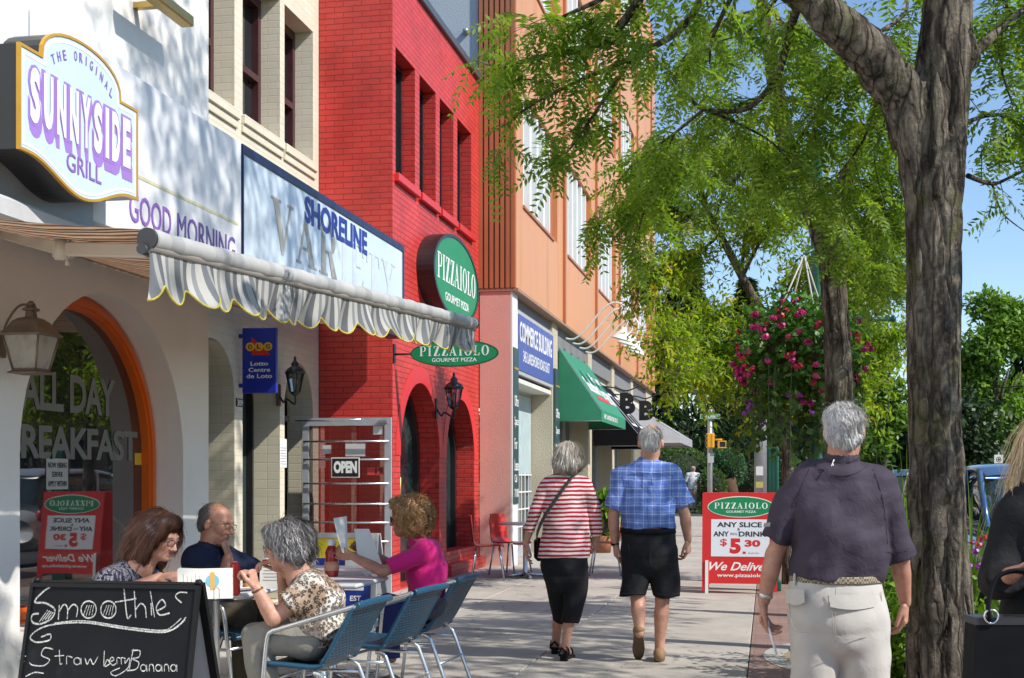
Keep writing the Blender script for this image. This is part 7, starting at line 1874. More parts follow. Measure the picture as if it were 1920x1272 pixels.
def f_plaid(t, co):
    mp = N(t, 'VectorMath', operation='ADD'); n3 = N(t, 'TexNoise'); n3.inputs['Scale'].default_value = 4; t.links.new(co, n3.inputs['Vector']); s3 = N(t, 'VectorMath', operation='SCALE'); s3.inputs['Scale'].default_value = .03; t.links.new(n3.outputs['Color'], s3.inputs[0]); t.links.new(co, mp.inputs[0]); t.links.new(s3.outputs[0], mp.inputs[1])
    sx = N(t, 'SeparateXYZ'); t.links.new(mp.outputs[0], sx.inputs[0]); c = (.13, .21, .52)
    out = None
    for ax, per in (('X', .062), ('Z', .062)):
        f = math_(t, 'FRACT', math_(t, 'MULTIPLY', sx.outputs[ax], 1 / per))
        band = ramp(t, f, [(0, .0), (.30, .0), (.34, 1.0), (.62, 1.0), (.66, 0.0)]); line = ramp(t, f, [(.80, 0.0), (.83, 1.0), (.875, 1.0), (.905, 0.0)]); line2 = ramp(t, f, [(.10, 0.0), (.12, 1.0), (.15, 1.0), (.17, 0.0)])
        out = mixc(t, math_(t, 'MULTIPLY', band, .45), out if out is not None else (.13, .22, .55), (.075, .13, .40)); out = mixc(t, math_(t, 'MULTIPLY', line, .55), out, (.62, .68, .82)); out = mixc(t, math_(t, 'MULTIPLY', line2, .3), out, (.5, .58, .78))
    return out
def f_leopard(t, co):
    wob = N(t, 'VectorMath', operation='ADD'); n3 = N(t, 'TexNoise'); n3.inputs['Scale'].default_value = 26; t.links.new(co, n3.inputs['Vector']); s3 = N(t, 'VectorMath', operation='SCALE'); s3.inputs['Scale'].default_value = .022; t.links.new(n3.outputs['Color'], s3.inputs[0]); t.links.new(co, wob.inputs[0]); t.links.new(s3.outputs[0], wob.inputs[1])
    v = N(t, 'TexVoronoi'); v.inputs['Scale'].default_value = 52; t.links.new(wob.outputs[0], v.inputs['Vector'])
    spot = ramp(t, v.outputs['Distance'], [(.16, 0.0), (.24, 1.0), (.46, 1.0), (.56, 0.0)]); core = ramp(t, v.outputs['Distance'], [(.14, 1.0), (.22, 0.0)])
    big = ramp(t, noise(t, co, 5.5, 4, .6), [(.42, 0.0), (.56, 1.0)]); base = mixc(t, big, (.70, .66, .58), (.36, .25, .17)); base = mixc(t, math_(t, 'MULTIPLY', ramp(t, noise(t, co, 8, 3), [(.60, 0.0), (.66, 1.0)]), .8), base, (.07, .05, .045))
    c = mixc(t, math_(t, 'MULTIPLY', spot, .92), base, mixc(t, big, (.10, .085, .08), (.035, .025, .02))); return mixc(t, math_(t, 'MULTIPLY', core, .5), c, (.38, .26, .16))
def f_zebra(t, co):
    mp = N(t, 'Mapping'); mp.inputs['Scale'].default_value = (16, 16, 5.0); t.links.new(co, mp.inputs[0]); n1 = noise(t, mp.outputs[0], 2.2, 4, .6, 1.6); return ramp(t, n1, [(.42, (.012, .013, .025)), (.50, (.025, .028, .06)), (.54, (.27, .255, .26)), (.59, (.17, .17, .22)), (.63, (.015, .015, .03))])
M_STRIPE = cloth_c('striped_knit', f_stripe, .85, .06); M_PLAID = cloth_c('blue_plaid', f_plaid, .8, .14, 11); M_LEO = cloth_c('leopard_print', f_leopard, .7, .1); M_ZEB = cloth_c('zebra_print', f_zebra, .7, .1)
M_BLK = cloth('black_cloth', (.012, .012, .014), .85, .1, .10); M_PLUM = cloth('plum_polo', (.050, .039, .058), .75, .1, .13, 9); M_KHAKI = cloth('pale_khaki', (.50, .47, .43), .85, .05, .06, 9)
M_TAN = cloth('tan_cloth', (.30, .24, .16), .85, .05, .06, 9); M_NAVY = cloth('navy_shirt', (.012, .018, .045), .8, .1, .1)
M_PINK = cloth('pink_knit', (.60, .012, .17), .8, .06, .08, 9); M_JEAN = cloth('blue_jeans', (.02, .03, .13), .85, .15, .1); M_GREYP = cloth('grey_khaki', (.25, .235, .20), .8, .06, .12, 9); M_BRNP = cloth('brown_trousers', (.06, .05, .035), .85, .1, .1); M_WHT = cloth('white_shirt', (.60, .60, .60), .85, .05, .1); M_COAT = cloth('black_jacket', (.010, .010, .012), .8, .1, .1)
LEATH = pm('brown_suede', (.26, .15, .075), .75, .15, 20, 120, .2, .002); BLKL = pm('black_leather', (.006, .006, .007), .55, .15, 12, 160, .2, .001, spec=.12); SOLE = pm('shoe_sole', (.11, .07, .04), .8, .1, 20, 80, .2)
H_WHITE = hair_mat('white_hair', (.34, .32, .30), (.80, .78, .75)); H_SILV = hair_mat('silver_hair', (.30, .28, .27), (.80, .78, .76)); H_BOB = hair_mat('ash_blond_hair', (.22, .19, .155), (.68, .61, .52)); H_AUB = hair_mat('auburn_hair', (.030, .010, .006), (.17, .060, .024)); H_GREY = hair_mat('grey_hair', (.045, .042, .042), (.36, .34, .33)); H_CURL = hair_mat('curly_hair', (.17, .07, .022), (.74, .42, .17)); H_DARK = hair_mat('dark_grey_hair', (.02, .018, .017), (.14, .13, .125)); H_BLON = hair_mat('blonde_hair', (.30, .19, .08), (.72, .55, .32))
SK1, SK2, SK3 = (.56, .31, .22), (.48, .255, .175), (.42, .21, .14)
def pts(*a): return [(np.array(p), *r) for p, *r in a]
def limb(S, p, r, k=.02, side=(1, 0, 0), flat=(False, False), hollow=0, mid=None):
    n = [(np.array(a),) + (tuple(b) if isinstance(b, (list, tuple)) else (b, b)) for a, b in zip(p, r)]
    S.tube(n, k, side, flat)
    return n
def hollow_end(S, n, wall=.006, side=(1, 0, 0), depth=.03):
    return   # left closed: the limb itself fills the opening
    (p1, a1, b1), (p0, a0, b0) = n[-1], n[-2]
    d = _unit(p1 - p0); S.tube([(p1 - d * depth, a1 - wall, b1 - wall), (p1 + d * .03, a1 - wall, b1 - wall)], .003, side, (False, True), True)
def body(name, parent, J, skin, head=True, spots=None, legs=True, arms=True, h=.0085, hands=(), k=1.0, limbk=1.0, nr=.056, hk=1.0, tors=1.0, foot=False, lip=(.42, .2, .17), brow=(.2, .15, .12), side=CR):
    S = Solid(); sp = list(spots or [])
    S.tube([(J['pel'], .14 * tors, .10 * tors), (J['wai'], .125 * tors, .095 * tors), (J['che'], .135 * tors, .095 * tors), (J['nek'] + (J['che'] - J['nek']) * .25, .10 * tors, .07 * tors)], .03, side)
    if head: add_head(S, J['head'], basis(J['hf'], J['hu']), hk, J['nek'], nr * hk, spots=sp, lip=lip, brow=brow)
    if arms:
        for s_ in 'LR':
            if 'el' + s_ not in J: continue
            s0 = J['sh' + s_] + (J['che'] - J['sh' + s_]) * .22; limb(S, (s0, (s0 + J['el' + s_]) / 2 + (J['sh' + s_] - s0) * .25, J['el' + s_]), (.046 * limbk, .046 * limbk, .039 * limbk), .03)
            a, b = J['el' + s_], J['wr' + s_]; limb(S, (a, a + (b - a) * .3, b), (.040 * limbk, .042 * limbk, .027 * limbk), .012)
    if legs:
        for s_ in 'LR':
            if 'kn' + s_ not in J: continue
            limb(S, (J['hip' + s_], J['kn' + s_]), (.078 * limbk, .053 * limbk), .03)
            a, b = J['kn' + s_], J['an' + s_]; limb(S, (a, a + (b - a) * .3, a + (b - a) * .68, b), (.050 * limbk, .056 * limbk, .042 * limbk, .034 * limbk), .015)
            if foot: limb(S, (b, J['to' + s_]), (.036, .03), .02)
    parts = [(S, h)]
    for (w, fd, pal, right, curl, th, kk) in hands: parts.append((hand_solid(w, fd, pal, right, curl, th, kk), .0042))
    return person_mesh(name, parts, SKIN, parent, (skin, sp))
def shoe(S, heel, toe, w=.047, hgt=.075):
    heel, toe = np.array(heel), np.array(toe); d = _unit(toe - heel); sd = _unit(np.cross(d, (0, 0, 1))); up = np.cross(sd, d)
    S.tube([(heel + up * .035, w * .78, .038), (heel + (toe - heel) * .35 + up * .036, w * .82, .040), (heel + (toe - heel) * .72 + up * .03, w, .032), (toe - d * .03 + up * .022, w * .82, .022)], .02, sd)
    S.ell(heel + d * .03 + up * .06, (w * .85, w * .95, .035), .03); S.cut(heel - up * .004, -up)
def sole_part(heel, toe, m, parent, w=.05):
    heel, toe = np.array(heel), np.array(toe); d = _unit(toe - heel); sd = _unit(np.cross(d, (0, 0, 1))); L = np.linalg.norm(toe - heel); up = np.cross(sd, d)
    out = [];
    for i in range(24):
        a = 2 * math.pi * i / 24; x = L / 2 + (L / 2 + .008) * math.cos(a); ww = w * (.80 + .24 * max(0, math.cos(a - .0)) * .8); out.append((x, ww * math.sin(a)))
    b = MB(); slab(b, Frame(heel, d, sd if np.cross(d, sd)[2] > 0 else -sd), [out], -.004, .016); return b.build('sole', m, parent)
def seam(S, d0, lines, m, parent, r=.0015):
    """stitched seams lying on the cloth solid S"""
    b = MB(); F, lo, h = S.F, S.glo, S.h
    for ln in lines:
        P = []
        for u, v in smooth_line(ln, 6):
            for d in np.arange(d0 - .45, d0 + .35, .003):
                p = at(u, v, d); i = ((p - lo) / h + .5).astype(int)
                if (i >= 0).all() and (i < F.shape).all() and F[tuple(i)] < .002: P.append(p); break
        if len(P) > 2: b.tube(P, r, 5)
    if b.v: b.build('seam', m, parent)
DOWN = np.array([0, 0, -1.0])
def clear_of(*cs):
    return lambda P: np.all([np.linalg.norm(P - np.array(c), axis=1) > .052 for c in cs], axis=0)
def flow_from(c, down=.7, spread=1.0, extra=(0, 0, 0)):
    c = np.array(c); e = np.array(extra, float)
    def f(p):
        v = p - c; v = v / (np.linalg.norm(v, axis=1)[:, None] + 1e-9); return v * spread + DOWN * down + e
    return f
def specs(parent, c, B, m, k=1.0, w=.024, hh=.017, tint=None, fwd=.108):
    P = lambda x, y, z: np.array(c) + (B[0] * x + B[1] * y + B[2] * z) * k
    b = MB()
    for s_ in (-1, 1):
        ring = [P(s_ * .033 + w * math.cos(a), fwd - abs(.2 * (s_ * .033 + w * math.cos(a)) ** 2 * 6), hh * math.sin(a) - .003) for a in np.linspace(0, 2 * math.pi, 21)]; b.tube(ring, .0022, 6, caps=False)
        b.tube([P(s_ * .057, fwd - .004, .004), P(s_ * .076, .05, .008), P(s_ * .082, .0, .006), P(s_ * .082, -.015, -.008)], .0021, 5)
    b.tube([P(-.01, fwd + .002, .002), P(.01, fwd + .002, .002)], .002, 5); o = b.build('glasses', m, parent)
    if tint:
        b = MB()
        for s_ in (-1, 1): b.prism([P(s_ * .033 + w * math.cos(a), fwd - .003, hh * math.sin(a) - .003) for a in np.linspace(0, 2 * math.pi, 17)[:-1]], None, B[1] * -.002)
        b.build('lens', tint, o)
    return o
def person(c, label): return empty('person', (c[0], c[1], 0), 0, label, 'person')
def collar(S, c, up, side, r, h=.032, th=.007, tilt=0):
    fw = np.cross(up, side); ring = []
    for a in np.linspace(0, 2 * math.pi, 19): ring.append((np.array(c) + side * r * math.cos(a) + fw * r * 1.08 * math.sin(a) + up * (.012 * math.sin(a) * tilt), h, th))
    for i in range(18):
        A_, B_ = ring[i], ring[i + 1]; S.tube([A_, B_], .004, up)

# ---- man in the blue plaid shirt
q = lambda u, v, dd=0.0: at(u, v, 9.86 + dd)
o = person(q(1218, 895), 'older man walking away in blue plaid shirt and black shorts')
J = dict(pel=q(1217, 1020), wai=q(1216, 985), che=q(1213, 925), nek=q(1216, 872), head=q(1220, 829), hf=CF + np.array([.08, 0, -.12]), hu=(0, 0, 1), shL=q(1162, 890), elL=q(1150, 968, .02), wrL=q(1153, 1020, .06), shR=q(1264, 886), elR=q(1284, 966, .02), wrR=q(1290, 1014, .07),
         hipL=q(1195, 1030), knL=q(1196, 1122, -.02), anL=q(1199, 1188, -.12), hipR=q(1245, 1030), knR=q(1242, 1122, .0), anR=q(1236, 1222, .0))
HD = q(1198, 1189, -.14); TOE = q(1197, 1236, .10)
body('body', o, J, SK1, hands=[(J['wrL'], (.05, .1, -1), (.75, .25, 0), False, (22, 26, 30, 34), 18, 1.0), (J['wrR'], (.02, .15, -1), (-.8, .3, 0), True, (30, 34, 38, 42), 20, 1.0)], hk=1.05)
S = Solid(); S.tube(pts((q(1216, 993), .204, .153), (q(1214, 955), .204, .150), (q(1213, 918), .202, .135), (q(1213, 892), .175, .105), (q(1215, 874), .075, .07)), .04, CR, (True, False))
limb(S, (q(1168, 892), q(1260, 888)), (.075, .075), .06)
for n in (limb(S, (q(1168, 894), q(1158, 925), q(1149, 953, .01)), (.078, .074, .071), .014, CR, (False, True)), limb(S, (q(1259, 890), q(1271, 920), q(1283, 947, .01)), (.078, .074, .071), .014, CR, (False, True))): hollow_end(S, n)
S.wrinkle(.012, 24, 7, 3, (.5, 0, 1)); S.wrinkle(.004, 60, 6, 4); collar(S, q(1216, 869), np.array([0, 0, 1.0]), CR, .066, .026, .006, 1.0); S.build('shirt', .0085, M_PLAID, o); NS = pm('navy_seam', (.05, .08, .26), .9); seam(S, 9.86, [[(1166, 893), (1190, 889), (1216, 888), (1242, 889), (1262, 892)], [(1213, 889), (1214, 930), (1214, 975)], [(1206, 889), (1204, 915)], [(1221, 889), (1223, 915)], [(1166, 893), (1172, 915), (1168, 945)], [(1262, 892), (1258, 915), (1263, 942)], [(1136, 941), (1149, 948), (1164, 953)], [(1268, 950), (1284, 944), (1297, 937)]], NS, o, .0016)
S = Solid(); S.tube(pts((q(1216, 991), .194, .144), (q(1217, 1030), .212, .158), (q(1218, 1046), .20, .145)), .03, CR, (True, False))
for n in (limb(S, (q(1193, 1035), q(1190, 1075), q(1188.5, 1118, -.02)), (.112, .108, (.099, .112)), .003, CR, (False, True)), limb(S, (q(1245, 1035), q(1247, 1075), q(1248.5, 1119)), (.112, .108, (.101, .112)), .003, CR, (False, True))): hollow_end(S, n)
S.wrinkle(.011, 22, 6, 8, (.9, .2, .3)); S.build('shorts', .0085, M_BLK, o); BS = pm('black_seam', (.03, .03, .032), .9); seam(S, 9.86, [[(1218, 1000), (1219, 1050), (1219, 1100)], [(1178, 1020), (1182, 1052)], [(1258, 1020), (1255, 1052)], [(1166, 1112), (1188, 1114), (1212, 1113)], [(1225, 1113), (1248, 1115), (1272, 1113)]], BS, o, .0018)
S = Solid(); S.tube(pts((q(1215.5, 992), .205, .154), (q(1215.5, 1001), .206, .155)), .0, CR, (True, True)); S.build('belt', .01, BLKL, o)
S = Solid(); shoe(S, q(1236, 1240, -.06), q(1237, 1228, .20)); S.build('shoe', .006, LEATH, o); sh = sole_part(q(1236, 1242, -.06), q(1237, 1229, .20), SOLE, o)
S = Solid(); shoe(S, HD, TOE); S.build('shoe', .006, LEATH, o); sole_part(HD + (q(0, 0, 0) - q(0, 0, .012)) * .0, TOE, SOLE, o, .052)
Bh = basis(J['hf'], J['hu']); hp_ = lambda x, y, z: J['head'] + (Bh[0] * x + Bh[1] * y + Bh[2] * z) * 1.05
S = Solid(); S.ell(hp_(0, -.020, .032), (.080, .096, .086), .01, Bh); S.ell(hp_(0, -.06, -.03), (.062, .05, .05), .03, Bh); S.cut(hp_(0, .045, .02), Bh[1] * .8 + Bh[2] * -.35); S.ell(hp_(.0, -.06, .128), (.045, .05, .040), .02, Bh, True); S.wrinkle(.005, 110, 8, 22)
hair('hair', S, .006, H_WHITE, o, flow_from(hp_(0, .0, .16), .8), 5200, .040, .0024, .005, seed=5, mask=clear_of(hp_(.085, 0, -.01), hp_(-.085, 0, -.01)))
b = MB(); w_ = J['wrL']; b.lathe(w_ + np.array([0, 0, -.0]), [(.031, -.008), (.033, 0), (.031, .008)], 16, _unit(J['elL'] - w_)); b.build('watch_strap', BLKL, o)

# ---- woman in the striped top
q = lambda u, v, dd=0.0: at(u, v, 9.9 + dd)
o = person(q(1060, 895), 'woman walking away in red and white striped top and black capri trousers')
J = dict(pel=q(1060, 1055), wai=q(1060, 985), che=q(1060, 935), nek=q(1063, 893), head=q(1066, 862), hf=CF + np.array([.06, 0, -.1]), hu=(0, 0, 1), shL=q(1024, 908), elL=q(1003, 962, .0), wrL=q(986, 1018, .03), shR=q(1100, 907), elR=q(1115, 960, .02), wrR=q(1120, 1008, .08),
         hipL=q(1045, 1070), knL=q(1050, 1125, .12), anL=q(1042, 1208, .38), hipR=q(1076, 1070), knR=q(1074, 1122, .0), anR=q(1059, 1215, .0), toL=q(1041, 1214, .5), toR=q(1066, 1227, .12))
body('body', o, J, SK1, hands=[(J['wrL'], (-.05, .1, -1), (.7, .4, 0), False, (16, 20, 24, 28), 15, .92), (J['wrR'], (-.08, .1, -1), (-.8, .3, 0), True, (32, 36, 40, 42), 18, .92)], limbk=.88, hk=.95, foot=True, tors=.9)
S = Solid(); S.tube(pts((q(1059, 1046), .196, .150), (q(1060, 1000), .176, .145), (q(1060, 945), .160, .122), (q(1061, 912), .145, .098), (q(1063, 898), .07, .065)), .035, CR, (True, False)); limb(S, (q(1030, 910), q(1094, 909)), (.066, .066), .05)
for n in (limb(S, (q(1026, 911), q(1005, 955), q(991, 997, .02)), (.060, .050, .045), .012, CR, (False, True)), limb(S, (q(1097, 910), q(1114, 955, .01), q(1119, 1003, .05)), (.060, .050, .045), .012, CR, (False, True))): hollow_end(S, n, .005)
S.wrinkle(.005, 24, 6, 13, (.4, 0, 1)); S.build('top', .0085, M_STRIPE, o)
S = Solid(); S.tube(pts((q(1060, 1030), .165, .13), (q(1060, 1062), .180, .145), (q(1060, 1078), .165, .13)), .03, CR, (True, False))
for n in (limb(S, (q(1042, 1075), q(1047, 1120, .1), q(1049, 1161, .22)), (.092, .074, .056), .003, CR, (False, True)), limb(S, (q(1079, 1075), q(1077, 1120), q(1069, 1168)), (.100, .084, .068), .003, CR, (False, True))): hollow_end(S, n, .005)
S.wrinkle(.009, 24, 6, 14, (.8, .2, .4)); S.build('trousers', .0085, M_BLK, o)
for (h_, t_) in ((q(1056, 1234, -.06), q(1070, 1232, .16)), (q(1040, 1222, .34), q(1042, 1214, .56))):
    h_[2], t_[2] = .045, .012; b = MB(); d = _unit(t_ - h_); sd = _unit(np.cross(d, (0, 0, 1))); b.obox(h_ + d * .025 - np.array([0, 0, .022]), d, sd, (0, 0, 1), .026, .027, .024, bev=.006); L_ = np.linalg.norm(t_ - h_); b.obox((h_ + t_) / 2, d, sd, np.cross(d, sd), L_ / 2 + .01, .037, .009, bev=.006)
    for f, zz in ((.16, .05), (.68, .045)): c_ = h_ + (t_ - h_) * f; b.tube(smooth_line([c_ - sd * .036 + np.array([0, 0, .005]), c_ - sd * .03 + np.array([0, 0, zz]), c_ + np.array([0, 0, zz + .022]), c_ + sd * .03 + np.array([0, 0, zz]), c_ + sd * .036 + np.array([0, 0, .005])]), .011, 6, flat=.5)
    b.tube([h_ - d * .015 - sd * .03 + np.array([0, 0, .02]), h_ - d * .03 + np.array([0, 0, .05]), h_ - d * .015 + sd * .03 + np.array([0, 0, .02])], .009, 6); b.build('sandal', BLKL, o)
Bh = basis(J['hf'], J['hu']); hp_ = lambda x, y, z: J['head'] + (Bh[0] * x + Bh[1] * y + Bh[2] * z)
S = Solid(); S.ell(hp_(0, -.018, .038), (.098, .108, .092), .01, Bh); S.ell(hp_(0, -.045, -.04), (.108, .085, .072), .05, Bh); S.cut(hp_(0, .055, 0), Bh[1]); S.wrinkle(.006, 60, 6, 21)
hair('hair', S, .006, H_BOB, o, flow_from(hp_(.01, -.02, .13), .75), 6000, .10, .0028, .007, seed=6)
b = MB(); L_ = [q(1079, 889, -.045), q(1066, 903, -.115), q(1048, 928, -.150), q(1030, 954, -.152), q(1016, 978, -.13), q(1007, 1002, -.05), q(1008, 1018, .06)]; P = smooth_line(L_, 6); b.tube(P, .019, 8, flat=.16); bag = b
o2 = empty('shoulder_bag', q(1010, 895), 0, 'dark grey bag strap slung across the back of the striped woman', 'bag'); b.build('strap', pm('strap_grey', (.06, .055, .055), .7), o2); b = MB(); c_ = q(1010, 1030, .12); b.obox(c_, CF, CR, (0, 0, 1), .12, .035, .085, bev=.025); b.build('pouch', BLKL, o2)

# ---- man in the plum polo shirt
q = lambda u, v, dd=0.0: at(u, v, 5.95 + dd)
o = person(q(1572, 895), 'white haired man in plum polo shirt and pale khaki trousers, seen from behind')
J = dict(pel=q(1570, 1120), wai=q(1567, 1070), che=q(1572, 950), nek=q(1578, 866), head=q(1583, 807), hf=CF + np.array([.28, 0, -.06]), hu=(0, 0, 1), shL=q(1503, 905), elL=q(1452, 1040, .03), wrL=q(1432, 1128, .06), shR=q(1648, 905), elR=q(1688, 1050, .05), wrR=q(1697, 1130, .12),
         hipL=q(1530, 1150), knL=q(1530, 1290), anL=q(1535, 1435, -.05), hipR=q(1614, 1150), knR=q(1616, 1290), anR=q(1618, 1425, .1))
sp = [(J['head'] + np.array([0, 0, .115]), (.05, .05, .03), (.62, .36, .27))]
body('body', o, J, SK2, spots=sp, hands=[(J['wrL'], (-.02, .12, -1), (.75, -.25, 0), False, (34, 40, 44, 36), 24, 1.02), (J['wrR'], (.02, .1, -1), (-.8, .2, 0), True, (30, 34, 38, 42), 20, 1.0)], hk=1.0, h=.007, nr=.060)
S = Solid(); S.tube(pts((q(1567, 1083), .203, .156), (q(1569, 1055), .211, .160), (q(1571, 1000), .215, .156), (q(1573, 940), .218, .143), (q(1575, 905), .185, .11), (q(1578, 872), .078, .075)), .045, CR, (True, False)); limb(S, (q(1512, 908), q(1642, 908)), (.080, .080), .06)
for n in (limb(S, (q(1510, 910), q(1478, 965, .01), q(1453, 1014, .025)), (.086, .078, (.069, .075)), .014, CR, (False, True)), limb(S, (q(1644, 910), q(1672, 980, .02), q(1684, 1040, .045)), (.086, .076, (.068, .075)), .014, CR, (False, True))): hollow_end(S, n)
S.wrinkle(.013, 19, 7, 31, (.7, 0, .8)); S.wrinkle(.004, 55, 6, 32); collar(S, q(1579, 861), np.array([0, 0, 1.0]), CR, .071, .027, .006, 1.0); S.build('polo_shirt', .007, M_PLUM, o); PS = pm('plum_seam', (.016, .012, .02), .9); seam(S, 5.95, [[(1517, 880), (1500, 920), (1490, 960), (1484, 1006)], [(1637, 880), (1652, 925), (1660, 970), (1664, 1020)], [(1528, 872), (1553, 888), (1580, 893), (1606, 887), (1628, 873)], [(1429, 1003), (1452, 1010), (1474, 1016)], [(1664, 1036), (1684, 1036), (1702, 1033)], [(1545, 858), (1562, 866), (1580, 868), (1598, 866), (1612, 858)]], PS, o, .0014)
S = Solid(); S.tube(pts((q(1567, 1084), .199, .150), (q(1568, 1112), .220, .165), (q(1569, 1150), .226, .168), (q(1570, 1175), .21, .15)), .03, CR, (True, False))
for n in (limb(S, (q(1527, 1160), q(1526, 1240), q(1530, 1290), q(1534, 1440, -.03)), (.124, .114, .110, .10), .012, CR, (False, True)), limb(S, (q(1614, 1160), q(1618, 1240), q(1618, 1290), q(1619, 1432, .1)), (.128, .118, .112, .10), .03, CR, (False, True))): hollow_end(S, n)
S.wrinkle(.010, 17, 7, 33, (.7, 0, .6)); S.wrinkle(.0025, 50, 6, 34); S.build('trousers', .007, M_KHAKI, o)
def webbing():
    m, t, b = nmat('woven_belt'); co = coords(t, 'Object', (1, 1, 1)); ck = N(t, 'TexChecker'); ck.inputs['Scale'].default_value = 95; ck.inputs[1].default_value = rgba((.34, .28, .19)); ck.inputs[2].default_value = rgba((.10, .085, .06)); t.links.new(co, ck.inputs[0]); t.links.new(ck.outputs[0], b.inputs['Base Color']); b.inputs['Roughness'].default_value = .8; return m
S = Solid(); S.tube(pts((q(1567, 1078), .205, .157), (q(1567, 1092), .207, .159)), .0, CR, (True, True)); S.build('belt', .006, webbing(), o)
S = Solid()
for u in (1490, 1530, 1618): S.tube(pts((q(u, 1077, -.150 + .0011 * abs(u - 1567) ** 1.0), .007, .005), (q(u, 1096, -.158 + .0011 * abs(u - 1567)), .007, .005)), .0, CR)
S.build('belt_loop', .004, M_KHAKI, o)
def on_back(u, v, dd): return q(u, v, dd)
def seat(u, v): return q(u, v, -.168 * math.sqrt(max(.05, 1 - ((u - 1569) / 97.0) ** 2)) - .010)
for u0, u1, v0, dr_ in ((1556, 1640, 1116, 22), (1474, 1508, 1105, 24)):
    b = MB(); g_ = []
    for j_ in range(5):
        g_.append([tuple(seat(u0 + (u1 - u0) * i_ / 8, v0 + dr_ * (j_ / 4) * (1 + .25 * math.sin(math.pi * i_ / 8) * (j_ == 4))) - CF * .006 * (j_ / 4)) for i_ in range(9)])
    b.sheet(g_); b.sheet([[tuple(np.array(p) + CF * .02) for p in r] for r in g_][::-1]); b.build('pocket_flap', M_KHAKI, o)
b = MB()
for pp in ([(1560, 1140), (1566, 1190), (1600, 1198), (1642, 1186), (1640, 1140)], [(1480, 1130), (1488, 1180), (1520, 1186)], [(1567, 1100), (1566, 1150), (1567, 1205)], [(1652, 1110), (1656, 1180), (1654, 1250)]): b.tube([seat(*x) + CF * .002 for x in smooth_line(pp, 5)], .0016, 4)
b.build('seam', pm('seam_khaki', (.30, .28, .25), .9), o)
b = MB(); fr = Frame(q(1558, 875, -.108), CR, np.array([0, .35, 1])); lg = [[(0, 0), (.004, .0), (.010, .016), (.006, .02)], [(.006, .012), (.012, .022), (.018, .034), (.010, .032)], [(.012, .030), (.020, .034), (.019, .042), (.013, .041)], [(.010, .0), (.013, .0), (.014, .014), (.010, .015)]]
for k_, l_ in enumerate(lg): slab(b, fr, [[(x_ * .72, y_ * .72) for x_, y_ in l_]], .004 + .0005 * k_, .007 + .0005 * k_)
b.build('embroidered_emblem', SIGNW, o)
b = MB(); c_ = q(1437, 985, -.052); fr = Frame(c_, np.array([.86, -.45, .15]), np.array([.1, .1, 1])); slab(b, fr, [rect(-.012, .018, -.008, .010)], 0, .003); b.build('sleeve_patch', pm('patch_grey', (.25, .25, .27), .6), o)
b = MB(); w_ = J['wrL'] + (J['elL'] - J['wrL']) * .13; ax = _unit(J['elL'] - J['wrL']); b.lathe(w_, [(.032, -.010), (.0345, -.008), (.0345, .008), (.032, .010)], 24, ax); b.build('watch_bracelet', pm('steel', (.55, .53, .5), .3, .1, 40, 200, .3, metal=.9), o)
for (h_, t_) in ((q(1535, 1470, -.09), q(1533, 1440, .2)), (q(1618, 1455, .06), q(1622, 1430, .33))):
    h_[2] = t_[2] = .012; S = Solid(); shoe(S, h_, t_); S.build('shoe', .007, LEATH, o)
Bh = basis(J['hf'], J['hu']); hp_ = lambda x, y, z: J['head'] + (Bh[0] * x + Bh[1] * y + Bh[2] * z)
S = Solid(); S.ell(hp_(0, -.022, .032), (.082, .100, .084), .01, Bh); S.ell(hp_(0, -.058, -.033), (.068, .056, .050), .03, Bh)
for s_ in (-1, 1): S.ell(hp_(s_ * .09, .0, -.012), (.022, .04, .045), .015, Bh, True); S.cut(hp_(0, .03, .02), Bh[1] * .85 + Bh[2] * -.3); S.ell(hp_(.0, .01, .145), (.055, .085, .046), .02, Bh, True); S.wrinkle(.005, 90, 7, 35)
hair('hair', S, .0055, H_SILV, o, flow_from(hp_(-.03, .02, .15), .7, 1.0, (.25, 0, 0)), 8000, .05, .0020, .007, seed=7, wav=.6, fly=.05, mask=clear_of(hp_(.085, .0, -.01), hp_(-.085, .0, -.01)))
S = Solid(); S.ell(hp_(0, .07, -.075), (.05, .05, .045), .02, Bh); S.ell(hp_(.05, .03, -.065), (.016, .035, .03), .02, Bh); hair('beard', S, .006, H_SILV, o, flow_from(hp_(0, .02, 0), 1.0), 700, .02, .003, .003, seed=8)
b = MB(); b.tube([q(1440, 1172, .03), q(1456, 1228, .0)], .0055, 8); b.tube([q(1437, 1163, .035), q(1440, 1173, .03)], .008, 8); b.build('paper_roll', SIGNW, None, 'thin white paper roll held in the polo man\'s left hand', 'paper')

# ---- blonde woman at the right edge with her handbag
q = lambda u, v, dd=0.0: at(u, v, 4.95 + dd)
o = person(q(1965, 895), 'blonde woman in black jacket at the right edge of the picture')
J = dict(pel=q(1975, 1140), wai=q(1972, 1090), che=q(1968, 990), nek=q(1972, 900), head=q(1972, 838), hf=-CF + np.array([-.35, 0, -.2]), hu=(0, 0, 1), shR=q(1892, 960), elR=q(1872, 1092, -.06), wrR=q(1906, 1072, -.24), shL=q(2050, 960), elL=q(2070, 1090), wrL=q(2030, 1150, -.2), hipL=q(2010, 1150), knL=q(2010, 1340), anL=q(2010, 1540), hipR=q(1940, 1150), knR=q(1940, 1340), anR=q(1940, 1540))
body('body', o, J, SK1, hands=[(J['wrR'], (.62, -.35, .35), (.3, .2, 1), True, (40, 45, 50, 55), 20, .92), (J['wrL'], (-.3, -.3, -1), (-.8, 0, 0), False, (30, 35, 40, 45), 20, .92)], limbk=.88, hk=.96, tors=.9)
